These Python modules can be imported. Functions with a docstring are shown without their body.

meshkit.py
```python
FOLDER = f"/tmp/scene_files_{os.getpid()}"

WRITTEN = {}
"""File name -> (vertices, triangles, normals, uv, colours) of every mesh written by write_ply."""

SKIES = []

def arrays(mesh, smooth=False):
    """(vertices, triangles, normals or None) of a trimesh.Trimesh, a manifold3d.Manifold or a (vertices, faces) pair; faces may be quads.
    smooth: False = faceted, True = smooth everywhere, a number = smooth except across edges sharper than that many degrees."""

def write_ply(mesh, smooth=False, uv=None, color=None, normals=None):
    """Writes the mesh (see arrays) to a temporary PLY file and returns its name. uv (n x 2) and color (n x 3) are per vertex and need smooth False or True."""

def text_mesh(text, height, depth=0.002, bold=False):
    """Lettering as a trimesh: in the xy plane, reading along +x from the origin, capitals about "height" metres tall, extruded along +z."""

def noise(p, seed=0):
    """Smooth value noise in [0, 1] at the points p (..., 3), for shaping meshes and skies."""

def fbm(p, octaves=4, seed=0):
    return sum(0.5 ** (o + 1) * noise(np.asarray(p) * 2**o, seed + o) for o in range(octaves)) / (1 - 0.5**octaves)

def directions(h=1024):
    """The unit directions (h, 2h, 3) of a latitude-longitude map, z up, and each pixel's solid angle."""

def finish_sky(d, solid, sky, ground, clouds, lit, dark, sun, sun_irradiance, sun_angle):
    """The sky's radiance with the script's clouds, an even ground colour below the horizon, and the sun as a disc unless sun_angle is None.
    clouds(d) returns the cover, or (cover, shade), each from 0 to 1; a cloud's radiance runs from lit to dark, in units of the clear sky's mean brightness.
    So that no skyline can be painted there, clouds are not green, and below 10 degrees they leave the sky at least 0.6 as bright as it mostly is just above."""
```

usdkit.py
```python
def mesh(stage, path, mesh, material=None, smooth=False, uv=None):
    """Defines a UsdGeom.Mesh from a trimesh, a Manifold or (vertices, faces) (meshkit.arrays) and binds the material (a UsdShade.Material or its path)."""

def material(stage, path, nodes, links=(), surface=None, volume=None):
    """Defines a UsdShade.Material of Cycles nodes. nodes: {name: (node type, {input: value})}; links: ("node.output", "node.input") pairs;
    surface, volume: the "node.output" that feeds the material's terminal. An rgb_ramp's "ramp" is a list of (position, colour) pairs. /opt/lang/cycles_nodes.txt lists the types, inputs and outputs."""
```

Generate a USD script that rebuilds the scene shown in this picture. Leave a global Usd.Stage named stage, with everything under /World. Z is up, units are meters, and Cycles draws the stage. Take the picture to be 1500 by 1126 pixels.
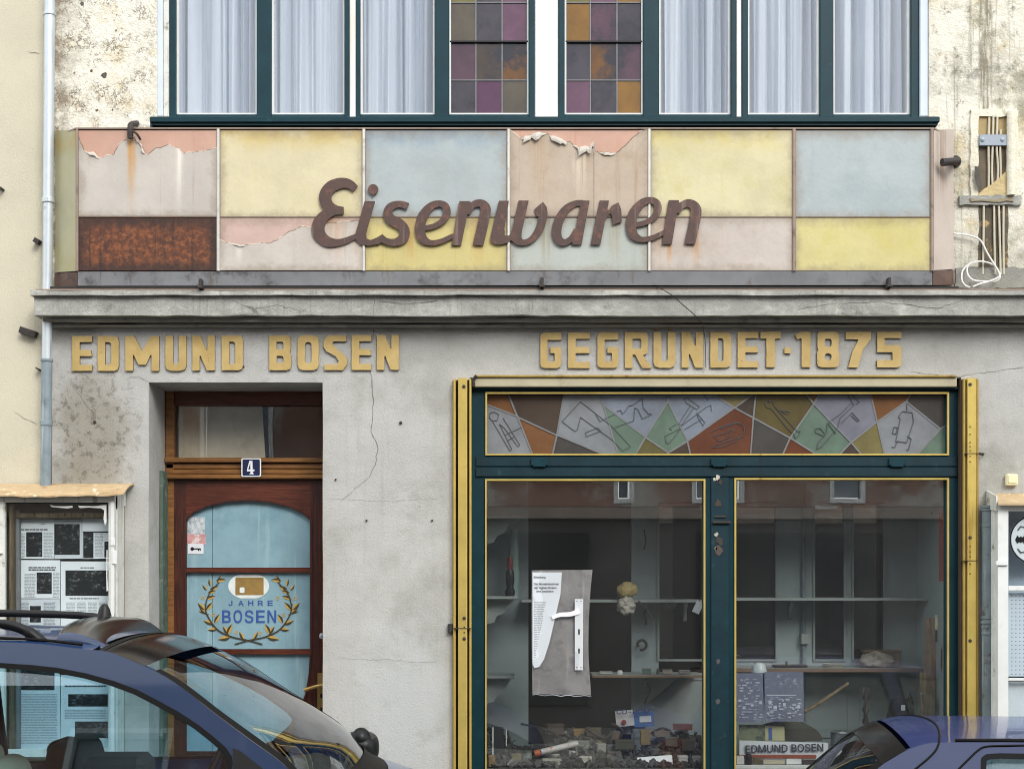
import math, random
import numpy as np, trimesh, manifold3d as m3
import usdkit, meshkit
from pxr import Usd, UsdGeom, UsdLux, UsdShade, Gf, Sdf
from shapely.geometry import Polygon, LineString, Point, box as sbox, MultiPolygon
from shapely.ops import unary_union
from shapely import affinity

stage = Usd.Stage.CreateInMemory()
UsdGeom.SetStageUpAxis(stage, 'Z'); UsdGeom.SetStageMetersPerUnit(stage, 1.0)
world = UsdGeom.Xform.Define(stage, '/World'); stage.SetDefaultPrim(world.GetPrim())
UsdGeom.Scope.Define(stage, '/World/Looks')

# ------------------------------------------------------------------ camera, sky, sun, exposure
D, FP, CX, HY, EYE = 8.5, 2295.0, 750.0, 850.0, 1.88        # distance, focal length in photo pixels, centre, horizon row, eye height
cam = UsdGeom.Camera.Define(stage, '/World/camera')
cam.AddTranslateOp().Set((0, -D, EYE)); cam.AddRotateXOp().Set(90.0)
cam.CreateHorizontalApertureAttr(36.0); cam.CreateVerticalApertureAttr(27.0)
cam.CreateFocalLengthAttr(36.0 * FP / 1500.0)
cam.CreateVerticalApertureOffsetAttr((HY - 563.0) / 1500.0 * 36.0)
cam.CreateClippingRangeAttr((0.1, 5000.0)); cam.CreateFStopAttr(0.0)
cam.CreateExposureAttr(1.0)

SUN = np.array([0.40, -0.85, 0.68]); SUN /= np.linalg.norm(SUN)
sun = UsdLux.DistantLight.Define(stage, '/World/sun')
sun.CreateIntensityAttr(0.33); sun.CreateAngleAttr(26.0); sun.CreateNormalizeAttr(True); sun.CreateColorAttr((1.0, 0.965, 0.90))
zax = SUN; xax = np.cross([0, 0, 1.0], zax); xax /= np.linalg.norm(xax); yax = np.cross(zax, xax)
sun.AddTransformOp().Set(Gf.Matrix4d(*xax, 0, *yax, 0, *zax, 0, 0, 0, 30, 1))

class Ref(str):
    pass
class G:
    """a small node graph writer"""
    def __init__(s):
        s.nodes, s.links, s.pos = {}, [], None
    def add(s, kind, out, **inp):
        name = f'n{len(s.nodes)}'
        vals = {}
        for k, v in inp.items():
            if isinstance(v, Ref): s.links.append((str(v), f'{name}.{k}'))
            else: vals[k] = v
        s.nodes[name] = (kind, vals)
        return Ref(f'{name}.{out}')
    def P(s):
        if s.pos is None: s.pos = s.add('geometry', 'position')
        return s.pos
    def noise(s, scale, detail=4, rough=0.6, vs=(1, 1, 1), off=(0, 0, 0), dist=0.0):
        v = s.add('mapping', 'vector', mapping_type='point', vector=s.P(), scale=vs, location=off)
        return s.add('noise_texture', 'fac', vector=v, scale=scale, detail=detail, roughness=rough, distortion=dist)
    def voro(s, scale, vs=(1, 1, 1), feature='f1'):
        v = s.add('mapping', 'vector', mapping_type='point', vector=s.P(), scale=vs)
        return s.add('voronoi_texture', 'distance', vector=v, scale=scale, feature=feature)
    def axis(s, a):
        return s.add('separate_xyz', a, vector=s.P())
    def step(s, v, a, b):
        if a > b: return s.inv(s.step(v, b, a))
        return s.add('map_range', 'result', range_type='smoothstep', value=v, from_min=a, from_max=b, to_min=0.0, to_max=1.0)
    def math(s, t, a, b=0.5):
        return s.add('math', 'value', math_type=t, value1=a, value2=b)
    def mul(s, a, b): return s.math('multiply', a, b)
    def plus(s, a, b): return s.math('add', a, b)
    def inv(s, a): return s.math('subtract', 1.0, a)
    def band(s, a, lo, hi, soft):
        x = s.axis(a)
        return s.mul(s.step(x, lo - soft, lo + soft), s.step(x, hi + soft, hi - soft))
    def mix(s, fac, a, b, t='mix'):
        return s.add('mix', 'color', mix_type=t, fac=fac, color1=a, color2=b)
    def bump(s, h, dist, strength=1.0, normal=None):
        kw = dict(height=h, distance=dist, strength=strength)
        if normal is not None: kw['normal'] = normal
        return s.add('bump', 'normal', **kw)
    def done(s, name, surf):
        return usdkit.material(stage, '/World/Looks/' + name, s.nodes, s.links, surface=str(surf))

def c(h):
    """#rrggbb as linear colour"""
    v = np.array([int(h[i:i + 2], 16) for i in (1, 3, 5)]) / 255.0
    v = v + (v.mean() - v) * 0.15
    return tuple(float(x) for x in np.where(v < 0.04045, v / 12.92, ((v + 0.055) / 1.055) ** 2.4))
def dk(col, k): return tuple(x * k for x in col)

# sky: single scattering sky with an overcast of soft cloud
g = G()
sky = g.add('sky_texture', 'color', sky_type='single_scattering', sun_disc=False, sun_elevation=float(math.asin(SUN[2])), sun_rotation=float(math.atan2(SUN[0], SUN[1])))
tc = g.add('texture_coordinate', 'generated')
cl = g.add('noise_texture', 'fac', vector=g.P(), scale=2.2, detail=6, roughness=0.6)
cover = g.add('map_range', 'result', range_type='smoothstep', value=cl, from_min=0.30, from_max=0.62, to_min=0.62, to_max=0.95)
shade = g.mix(g.step(cl, 0.4, 0.75), (7.2, 7.5, 7.9), (9.5, 9.6, 9.6))
skyc = g.mix(cover, sky, shade)
bg = g.add('background_shader', 'background', color=skyc, strength=0.14)
g.done('sky_look', bg)
dome = UsdLux.DomeLight.Define(stage, '/World/sky')
UsdShade.MaterialBindingAPI.Apply(dome.GetPrim()).Bind(UsdShade.Material.Get(stage, '/World/Looks/sky_look'))
dome.GetPrim().SetCustomDataByKey('kind', 'structure')
dome.GetPrim().SetCustomDataByKey('label', 'pale overcast sky above the street')

# ------------------------------------------------------------------ scene tree helpers
COUNT, LOC = {}, {}
def numbered(parent, name):
    k = (parent, name); n = COUNT.get(k, 0); COUNT[k] = n + 1
    return f'{parent}/{name}' + (f'_{n:03d}' if n else '')
def meta(prim, label=None, cat=None, group=None, kind=None):
    for k, v in (('label', label), ('category', cat), ('group', group), ('kind', kind)):
        if v: prim.SetCustomDataByKey(k, v)
def th(name, label, cat, loc=(0, 0, 0), group=None):
    p = numbered('/World', name)
    x = UsdGeom.Xform.Define(stage, p); x.AddTranslateOp().Set(tuple(float(v) for v in loc))
    meta(x.GetPrim(), label, cat, group); LOC[p] = np.array(loc, float)
    return p
def holder(parent, name, label=None):
    p = numbered(parent, name); x = UsdGeom.Xform.Define(stage, p); meta(x.GetPrim(), label); LOC[p] = LOC[parent]
    return p
def arr(mesh):
    if hasattr(mesh, 'to_mesh'):
        mm = mesh.to_mesh(); return trimesh.Trimesh(mm.vert_properties[:, :3], mm.tri_verts, process=False)
    return mesh
def ob(parent, name, mesh, mat, smooth=False, label=None, cat=None, group=None, kind=None):
    mesh = arr(mesh).copy(); mesh.remove_unreferenced_vertices()
    p = numbered(parent, name)
    off = LOC.get(parent, np.zeros(3)); mesh.apply_translation(-off)
    m = usdkit.mesh(stage, p, mesh, mat, smooth=smooth)
    meta(m.GetPrim(), label, cat, group, kind); LOC[p] = off
    return p

# ------------------------------------------------------------------ geometry helpers
def X(px, d=0.0): return (px - CX) / FP * (D + d)
def Z(py, d=0.0): return EYE + (HY - py) / FP * (D + d)
def W(px, py, d=0.0): return np.array([X(px, d), d, Z(py, d)])
def bx(x0, x1, y0, y1, z0, z1, b=0.0):
    lo, hi = np.array([min(x0, x1), min(y0, y1), min(z0, z1)]), np.array([max(x0, x1), max(y0, y1), max(z0, z1)])
    if b <= 0:
        return trimesh.creation.box(bounds=[lo, hi])
    b = min(b, 0.45 * (hi - lo).min())
    pts = []
    for i in range(8):
        s = np.array([(i >> k) & 1 for k in range(3)])
        for k in range(3):
            q = np.where(s == 1, hi - b, lo + b); q[k] = (hi if s[k] else lo)[k]; pts.append(q)
    return trimesh.convex.convex_hull(np.array(pts))
def pbx(px0, px1, py0, py1, y0, y1, d=None, b=0.0):
    d = y0 if d is None else d
    return bx(X(px0, d), X(px1, d), y0, y1, Z(py1, d), Z(py0, d), b)
def cat_(ms): return trimesh.util.concatenate([arr(m) for m in ms])
def polys(shape):
    return [s for s in getattr(shape, 'geoms', [shape]) if isinstance(s, Polygon) and s.area > 1e-9]
def ext(shape, y0, y1):
    """polygon in the x,z plane, from y0 (front) to y1 (back)"""
    out = []
    for s in polys(shape):
        m = trimesh.creation.extrude_polygon(s, y1 - y0, engine='earcut')
        v = m.vertices; m.vertices = np.stack([v[:, 0], y1 - v[:, 2], v[:, 1]], 1); out.append(m)
    return cat_(out)
def pp(pts, d=0.0): return Polygon([(X(a, d), Z(b, d)) for a, b in pts]).buffer(0)
def rect(px0, py0, px1, py1, d=0.0): return sbox(X(px0, d), Z(py1, d), X(px1, d), Z(py0, d))
def spline(pts, n=10, closed=False):
    p = np.asarray(pts, float)
    if len(p) < 3 and not closed: 
        t = np.linspace(0, 1, n + 1)[:, None]; return p[0] * (1 - t) + p[1] * t
    q = np.vstack([p[-1], p, p[0], p[1]]) if closed else np.vstack([2 * p[0] - p[1], p, 2 * p[-1] - p[-2]])
    out = []
    m = len(p) if closed else len(p) - 1
    for i in range(m):
        a, b, cc, d = q[i], q[i + 1], q[i + 2], q[i + 3]
        for t in np.linspace(0, 1, n, endpoint=False):
            out.append(0.5 * (2 * b + (cc - a) * t + (2 * a - 5 * b + 4 * cc - d) * t * t + (3 * b - a - 3 * cc + d) * t ** 3))
    if not closed: out.append(p[-1])
    return np.array(out)
def tube(points, r, sides=8, cap=True):
    p = np.asarray(points, float); n = len(p)
    t = np.gradient(p, axis=0); t /= np.linalg.norm(t, axis=1, keepdims=True) + 1e-12
    a = np.cross(t[0], [0, 0, 1.0] if abs(t[0, 2]) < 0.9 else [1.0, 0, 0]); a /= np.linalg.norm(a)
    A = []
    for k in range(n):
        a = a - t[k] * (a @ t[k]); a /= np.linalg.norm(a) + 1e-12; A.append(a)
    A = np.array(A); B = np.cross(t, A)
    ang = np.arange(sides) * 2 * np.pi / sides
    rr = np.broadcast_to(r, (n,))[:, None, None]
    v = p[:, None] + rr * (np.cos(ang)[None, :, None] * A[:, None] + np.sin(ang)[None, :, None] * B[:, None])
    f = []
    for i in range(n - 1):
        for j in range(sides):
            q = [i * sides + j, i * sides + (j + 1) % sides, (i + 1) * sides + (j + 1) % sides, (i + 1) * sides + j]
            f += [[q[0], q[1], q[2]], [q[0], q[2], q[3]]]
    v = v.reshape(-1, 3)
    if cap:
        v = np.vstack([v, p[0], p[-1]]); m = n * sides
        for j in range(sides):
            f.append([m, (j + 1) % sides, j]); f.append([m + 1, (n - 1) * sides + j, (n - 1) * sides + (j + 1) % sides])
    return trimesh.Trimesh(v, f, process=False)
def cyl(p0, p1, r, sides=16): return tube([p0, p1], r, sides)
def lathe(profile, centre, sides=28, axis='z'):
    pr = np.asarray(profile, float); ang = np.arange(sides) * 2 * np.pi / sides
    v = np.stack([pr[:, None, 0] * np.cos(ang), pr[:, None, 0] * np.sin(ang), np.broadcast_to(pr[:, None, 1], (len(pr), sides))], -1).reshape(-1, 3)
    f = []
    for i in range(len(pr) - 1):
        for j in range(sides):
            q = [i * sides + j, i * sides + (j + 1) % sides, (i + 1) * sides + (j + 1) % sides, (i + 1) * sides + j]
            f += [[q[0], q[1], q[2]], [q[0], q[2], q[3]]]
    if axis == 'y': v = v[:, [0, 2, 1]] * [1, 1, -1]
    m = trimesh.Trimesh(v + np.asarray(centre, float), f, process=False); m.merge_vertices(); trimesh.repair.fix_normals(m)
    return m
def grid(P):
    """surface through an (n, m, 3) array of points"""
    n, m = P.shape[:2]; i, j = np.meshgrid(np.arange(n - 1), np.arange(m - 1), indexing='ij')
    q = np.stack([i * m + j, i * m + j + 1, (i + 1) * m + j + 1, (i + 1) * m + j], -1).reshape(-1, 4)
    return trimesh.Trimesh(P.reshape(-1, 3), np.vstack([q[:, [0, 1, 2]], q[:, [0, 2, 3]]]), process=False)
def stroke(pts, w, n=14):
    """pen stroke of varying width with flat ends; pts in any 2-D units"""
    p = spline(pts, n); w = np.asarray(w, float)
    ws = np.interp(np.linspace(0, 1, len(p)), np.linspace(0, 1, len(w)), w) if w.ndim else np.full(len(p), float(w))
    t = np.gradient(p, axis=0); t /= np.linalg.norm(t, axis=1, keepdims=True) + 1e-12
    nn = np.stack([-t[:, 1], t[:, 0]], 1) * ws[:, None] / 2
    L, R = p + nn, p - nn
    parts = [Polygon([L[i], L[i + 1], R[i + 1], R[i]]).buffer(0.2) for i in range(len(p) - 1)]
    parts += [Point(p[i]).buffer(ws[i] / 2) for i in range(2, len(p) - 2) if min(i, len(p) - 1 - i) > 0.55 * ws[i] / max(1e-6, np.linalg.norm(p[1:] - p[:-1], axis=1).mean())]
    return unary_union(parts)
def p2w(shape, fx, d):
    """from picture coordinates (given by fx: x,y -> photo px, py) to the x,z plane at depth d"""
    from shapely.ops import transform
    def tf(x, y, z=None):
        a, b = fx(np.asarray(x, float), np.asarray(y, float)); return X(a, d), Z(b, d)
    return transform(tf, shape)
def text(s, h, x, y, z, depth=0.002, bold=True, width=None, centre=False):
    m = meshkit.text_mesh(s, h, depth, bold)
    ext_ = m.bounds[1][0] - m.bounds[0][0]
    if width: m.apply_scale([width / ext_, 1, 1]); ext_ = width
    v = m.vertices; m.vertices = np.stack([v[:, 0] - (m.bounds[0][0] if True else 0) + x - (ext_ / 2 if centre else 0), y - v[:, 2], v[:, 1] + z], 1)
    return m
rng = random.Random(7); nrg = np.random.default_rng(11)

# ------------------------------------------------------------------ materials
def M(name, col, rough=0.6, var=0.12, vs=5.0, dirt=None, streak=None, bump=None, metal=0.0, spec=0.5, coat=0.0, fine=0.0, layers=()):
    """col with cloudy variation; dirt=(colour, lo, hi, scale); streak=(colour, lo, hi): runs down; bump=(scale, metres); layers: callables (g, colour) -> colour"""
    g = G()
    n = g.noise(vs, 5, 0.62)
    colr = g.mix(g.step(n, 0.25, 0.75), dk(col, 1 - var), tuple(min(0.95, x * (1 + var * 0.7)) for x in col))
    if fine:
        colr = g.mix(g.mul(g.step(g.noise(150, 3, 0.7), 0.45, 0.75), fine), colr, dk(col, 0.35))
    if dirt:
        d, lo, hi, sc = dirt
        colr = g.mix(g.step(g.noise(sc, 7, 0.68, off=(3.1, 7.7, 1.3)), lo, hi), colr, d)
    if streak:
        d, lo, hi = streak
        colr = g.mix(g.step(g.noise(1.0, 5, 0.62, vs=(22, 22, 1.1)), lo, hi), colr, d)
    for L in layers: colr = L(g, colr)
    kw = dict(base_color=colr, roughness=rough, metallic=metal, specular_ior_level=spec)
    if rough < 0.9: kw['roughness'] = g.math('add', rough - 0.05, g.mul(n, 0.12))
    if coat: kw.update(coat_weight=coat, coat_roughness=0.04)
    if bump:
        nrm = None
        for sc, dist in ([bump] if not isinstance(bump[0], tuple) else bump):
            nrm = g.bump(g.noise(sc, 4, 0.65, off=(1.7, 0.3, 5.1)), dist, 1.0, nrm)
        kw['normal'] = nrm
    return g.done(name, g.add('principled_bsdf', 'BSDF', **kw))

def glass(name, tint=(0.93, 0.96, 0.96), ior=1.5, rough=0.0, wob=0.0, dust_haze=0.0):
    g = G()
    t = g.add('transparent_bsdf', 'BSDF', color=tint)
    kw = dict(color=(1, 1, 1), roughness=rough)
    if wob: kw['normal'] = g.bump(g.noise(1.4, 2, 0.5), wob)
    gl = g.add('glossy_bsdf', 'BSDF', **kw)
    f0 = ((ior - 1) / (ior + 1)) ** 2
    f = g.plus(g.mul(g.math('power', g.add('layer_weight', 'facing', blend=0.5), 5.0), 1 - f0), f0)
    out = g.add('mix_closure', 'closure', fac=f, closure1=t, closure2=gl)
    if dust_haze:  # pale veil standing in for hazy reflection, mixed in as dust
        d = g.add('diffuse_bsdf', 'BSDF', color=(.62, .63, .62))
        n = g.plus(g.plus(g.mul(g.step(g.noise(2.2, 5, .6), .25, .8), .6), .35), g.mul(g.step(g.noise(1.0, 5, .6, vs=(14, 14, 1.5)), .5, .85), .25))
        out = g.add('mix_closure', 'closure', fac=g.mul(n, dust_haze), closure1=out, closure2=d)
    return g.done(name, out)

# pits and stains of the old plaster
def pits(scale, lo, hi, col, zone=None):
    def L(g, colr):
        m = g.step(g.noise(scale, 6, 0.72, off=(9.1, 2.2, 4.4)), lo, hi)
        if zone is not None: m = g.mul(m, zone(g))
        return g.mix(m, colr, col)
    return L
def zone_x(a, b): return lambda g: g.step(g.axis('x'), a, b)
def zone_z(a, b): return lambda g: g.step(g.axis('z'), a, b)
def zmul(*zs):
    def f(g):
        v = zs[0](g)
        for z in zs[1:]: v = g.mul(v, z(g))
        return v
    return f
def zblob(px, py, rx, rz):
    """a soft irregular patch on the wall at this place of it"""
    def f(g):
        x, z = g.axis('x'), g.axis('z')
        wob = g.mul(g.math('subtract', g.noise(6, 5, 0.65), 0.5), 1.3)
        dx = g.mul(g.math('subtract', x, X(px)), 1.0 / rx); dz = g.mul(g.math('subtract', z, Z(py)), 1.0 / rz)
        r = g.plus(g.math('sqrt', g.plus(g.mul(dx, dx), g.mul(dz, dz))), wob)
        return g.step(r, 1.25, 0.45)
    return f
def stain(zone, col, amt):
    return lambda g, colr: g.mix(g.mul(zone(g), amt), colr, col)

plaster_grey = M('plaster_grey', c('#b7b6b1'), 0.92, 0.12, 2.2, fine=0.30,
    dirt=(c('#97968d'), 0.46, 0.74, 1.7),
    bump=((260, 0.004), (70, 0.003), (9, 0.004)), spec=0.25,
    layers=(stain(zblob(135, 640, 0.22, 0.40), c('#857d6c'), 0.7),
            stain(zmul(zblob(135, 630, 0.26, 0.45), lambda g: g.step(g.noise(20, 7, .75, off=(4, 4, 1)), .50, .60)), c('#615a4c'), 0.7),
            stain(zblob(100, 480, 0.20, 0.12), c('#7d7b72'), 0.55),
            stain(zblob(640, 500, 0.9, 0.16), c('#8f8f87'), 0.40),
            stain(zblob(1320, 500, 0.7, 0.20), c('#8d8c83'), 0.38),
            stain(zblob(590, 1040, 0.30, 0.50), c('#bec2c2'), 0.55),
            stain(lambda g: g.step(g.noise(5.5, 7, .74, off=(7, 3, 1)), .54, .70), c('#8f8d84'), .35),
            stain(lambda g: g.mul(g.step(g.noise(1.0, 6, .66, vs=(18, 18, 1.0), off=(2, 2, 2)), .54, .72), 1.0), c('#9c9b93'), .4),
            pits(34, 0.66, 0.72, c('#77756c')),
            pits(95, 0.69, 0.74, c('#5e5b54'))))
plaster_cream = M('plaster_cream', c('#c9c1a8'), 0.9, 0.08, 2.0, fine=0.16, dirt=(c('#b3a686'), 0.55, 0.85, 1.1), bump=((240, 0.003), (60, 0.002)), spec=0.25,
    layers=(pits(70, 0.70, 0.75, c('#a8946e')),))
plaster_upper = M('plaster_upper', c('#dfdac9'), 0.92, 0.09, 3.0, fine=0.12, dirt=(c('#cdb98b'), 0.48, 0.72, 3.5), bump=((160, 0.005), (38, 0.008), (11, 0.008)), spec=0.2,
    layers=(stain(zmul(zone_x(X(300), X(200)), lambda g: g.step(g.noise(13, 7, 0.75, off=(8, 1, 6)), 0.54, 0.60)), c('#efe9d8'), 0.8),
            stain(zmul(zone_x(X(260), X(200)), lambda g: g.mul(g.step(g.math('absolute', g.math('subtract', g.noise(26, 5, 0.7, off=(5, 2, 9)), 0.5)), 0.035, 0.012), g.step(g.noise(7, 4, .6, off=(1, 9, 2)), .46, .58))), c('#5d4d3a'), 0.85),
            stain(zmul(zone_x(X(1340), X(1380)), lambda g: g.band('z', Z(128), Z(86), .10), lambda g: g.step(g.noise(7, 7, 0.75, off=(3, 3, 8)), 0.40, 0.60)), c('#5f5d50'), 0.8),
            stain(zmul(zone_x(X(1432), X(1436)), zone_x(X(1456), X(1450)), zone_z(Z(175), Z(160)), lambda g: g.step(g.noise(1.0, 5, 0.62, vs=(60, 60, 5)), 0.42, 0.56)), c('#736652'), 0.75),
            pits(17, 0.60, 0.63, c('#6e5d48'), zmul(zone_x(X(300), X(90)), lambda g: g.step(g.noise(5, 3), 0.42, 0.6))),
            pits(48, 0.62, 0.66, c('#57493a'), zone_x(X(300), X(120))),
            stain(zmul(zone_x(X(128), X(82)), lambda g: g.step(g.noise(9, 6, 0.7), 0.36, 0.62)), c('#84735c'), 0.85),
            stain(zmul(zone_x(X(1340), X(1400)), lambda g: g.step(g.noise(3.4, 7, 0.72, off=(4, 4, 4)), 0.46, 0.66)), c('#8e8a70'), 0.85),
            stain(zmul(zone_x(X(1340), X(1380)), lambda g: g.step(g.noise(16, 7, 0.75, off=(2, 8, 4)), 0.55, 0.66)), c('#6c6753'), 0.8),
            stain(zmul(zone_x(X(1350), X(1365)), zone_z(Z(300), Z(420))), c('#8f8e80'), 0.55),
            stain(zmul(zone_x(X(1340), X(1380)), lambda g: g.step(g.noise(1.0, 5, 0.62, vs=(26, 26, 1.3)), 0.54, 0.68)), c('#7b7660'), 0.6)))
cornice_mat = M('cornice_render', c('#9a9a93'), 0.9, 0.14, 6, fine=0.2, dirt=(c('#77756d'), 0.55, 0.75, 9), bump=((180, 0.004), (30, 0.006)), spec=0.25,
    layers=(stain(lambda g: g.step(g.noise(4.5, 7, .75, off=(3, 8, 2), vs=(1, 1, 1.6)), .45, .66), c('#c2c1b7'), .70), stain(lambda g: g.mul(g.step(g.noise(1.0, 6, .7, vs=(46, 46, 2.2)), .50, .66), g.step(g.noise(1.3, 3), .42, .6)), c('#6f6d66'), .5), pits(60, .64, .69, c('#5c5a54'))))
cornice_dark = M('cornice_bed_render', c('#8d8c83'), 0.92, 0.15, 6, fine=0.2, dirt=(c('#5f5d56'), 0.5, 0.75, 7), bump=((150, 0.004), (25, 0.004)), spec=0.2)
crack_mat = M('crack_dark', c('#55524b'), 0.95, 0.3, 20)
teal = M('teal_paint', c('#06303a'), 0.42, 0.18, 7, dirt=(c('#1a444c'), 0.60, 0.8, 12), bump=((60, 0.0004),), spec=0.22)
teal_worn = M('teal_paint_worn', c('#072a33'), 0.5, 0.22, 9, dirt=(c('#274044'), 0.58, 0.75, 14), streak=(c('#0c2429'), 0.55, 0.7), bump=((60, 0.0006),), spec=0.25)
bare = M('bare_patch', c('#b5ad9c'), 0.8, 0.3, 30)
gold = M('gold_anodised', c('#cdb155'), 0.34, 0.10, 6, metal=0.5, streak=(c('#a77c2c'), 0.60, 0.75), dirt=(c('#8c6a2c'), 0.66, 0.82, 14), bump=((40, 0.001),))
gold_dull = M('gold_dull', c('#a88c40'), 0.45, 0.18, 8, metal=0.4, dirt=(c('#6e5220'), 0.55, 0.75, 9), streak=(c('#7a4c22'), 0.60, 0.74))
gold_dark = M('gold_groove', c('#3d2a12'), 0.7, 0.2, 9)
beige_trim = M('beige_trim', c('#a79d7d'), 0.6, 0.12, 6, dirt=(c('#7b7359'), 0.55, 0.8, 9))
zinc = M('zinc_bright', c('#b9c2c6'), 0.42, 0.10, 5, metal=0.35, streak=(c('#8d989d'), 0.55, 0.7), dirt=(c('#7f8a8e'), 0.62, 0.78, 12))
zinc_dull = M('zinc_dull', c('#7d8c92'), 0.55, 0.18, 7, metal=0.25, dirt=(c('#596266'), 0.5, 0.75, 10), streak=(c('#a4b0b3'), 0.56, 0.7))
pipe_old = M('old_pipe_paint', c('#6b7a7c'), 0.6, 0.2, 9, dirt=(c('#4a3b33'), 0.54, 0.68, 12), streak=(c('#93a2a3'), 0.56, 0.68))
iron = M('black_iron', c('#2a2522'), 0.65, 0.3, 20, dirt=(c('#4b2f1f'), 0.5, 0.7, 25), bump=((120, 0.002),))
rust_panel = M('rusted_sheet', c('#562a16'), 0.75, 0.3, 14, dirt=(c('#8a4a20'), 0.42, 0.66, 30), streak=(c('#2a1610'), 0.50, 0.72), bump=((90, 0.003), (14, 0.003)),
    layers=(stain(lambda g: g.inv(g.mul(g.band('x', X(126, -.17), X(306, -.17), .035), g.band('z', Z(386, -.17), Z(332, -.17), .03))), c('#2b1a15'), 0.8),))
white_paint = M('white_paint_old', c('#d0d2cf'), 0.5, 0.06, 6, dirt=(c('#b9b4a5'), 0.60, 0.80, 9), streak=(c('#cfcabb'), 0.60, 0.72))
white_dirty = M('white_paint_flaking', c('#c9cbc2'), 0.65, 0.12, 8, dirt=(c('#857c68'), 0.57, 0.70, 13), streak=(c('#9d978a'), 0.56, 0.68), bump=((60, 0.003),))
blue_white = M('reveal_blue_white', c('#bfcad8'), 0.6, 0.07, 6, dirt=(c('#93a0ad'), 0.6, 0.8, 8))
letter_brown = M('letter_brown', c('#4a3028'), 0.6, 0.2, 14, dirt=(c('#6a3f2c'), 0.50, 0.70, 22), streak=(c('#6f574f'), 0.56, 0.7), fine=.3, bump=((120, 0.001),))
alu = M('aluminium_strip', c('#bfbdb4'), 0.45, 0.1, 10, metal=0.2, dirt=(c('#9c9890'), 0.55, 0.7, 20))
alu_brown = M('brown_strip', c('#8a7666'), 0.55, 0.15, 10, dirt=(c('#5f4d40'), 0.55, 0.72, 18))
sign_grey = M('sign_base_grey', c('#7f8083'), 0.6, 0.16, 5, dirt=(c('#4b4848'), 0.50, 0.72, 7), streak=(c('#6a625c'), 0.58, 0.72))
sign_brown = M('sign_corner_brown', c('#5e463c'), 0.7, 0.2, 9, dirt=(c('#3c2c26'), 0.5, 0.7, 15))
black_line = M('bitumen_black', c('#26221f'), 0.8, 0.2, 9)

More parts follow.
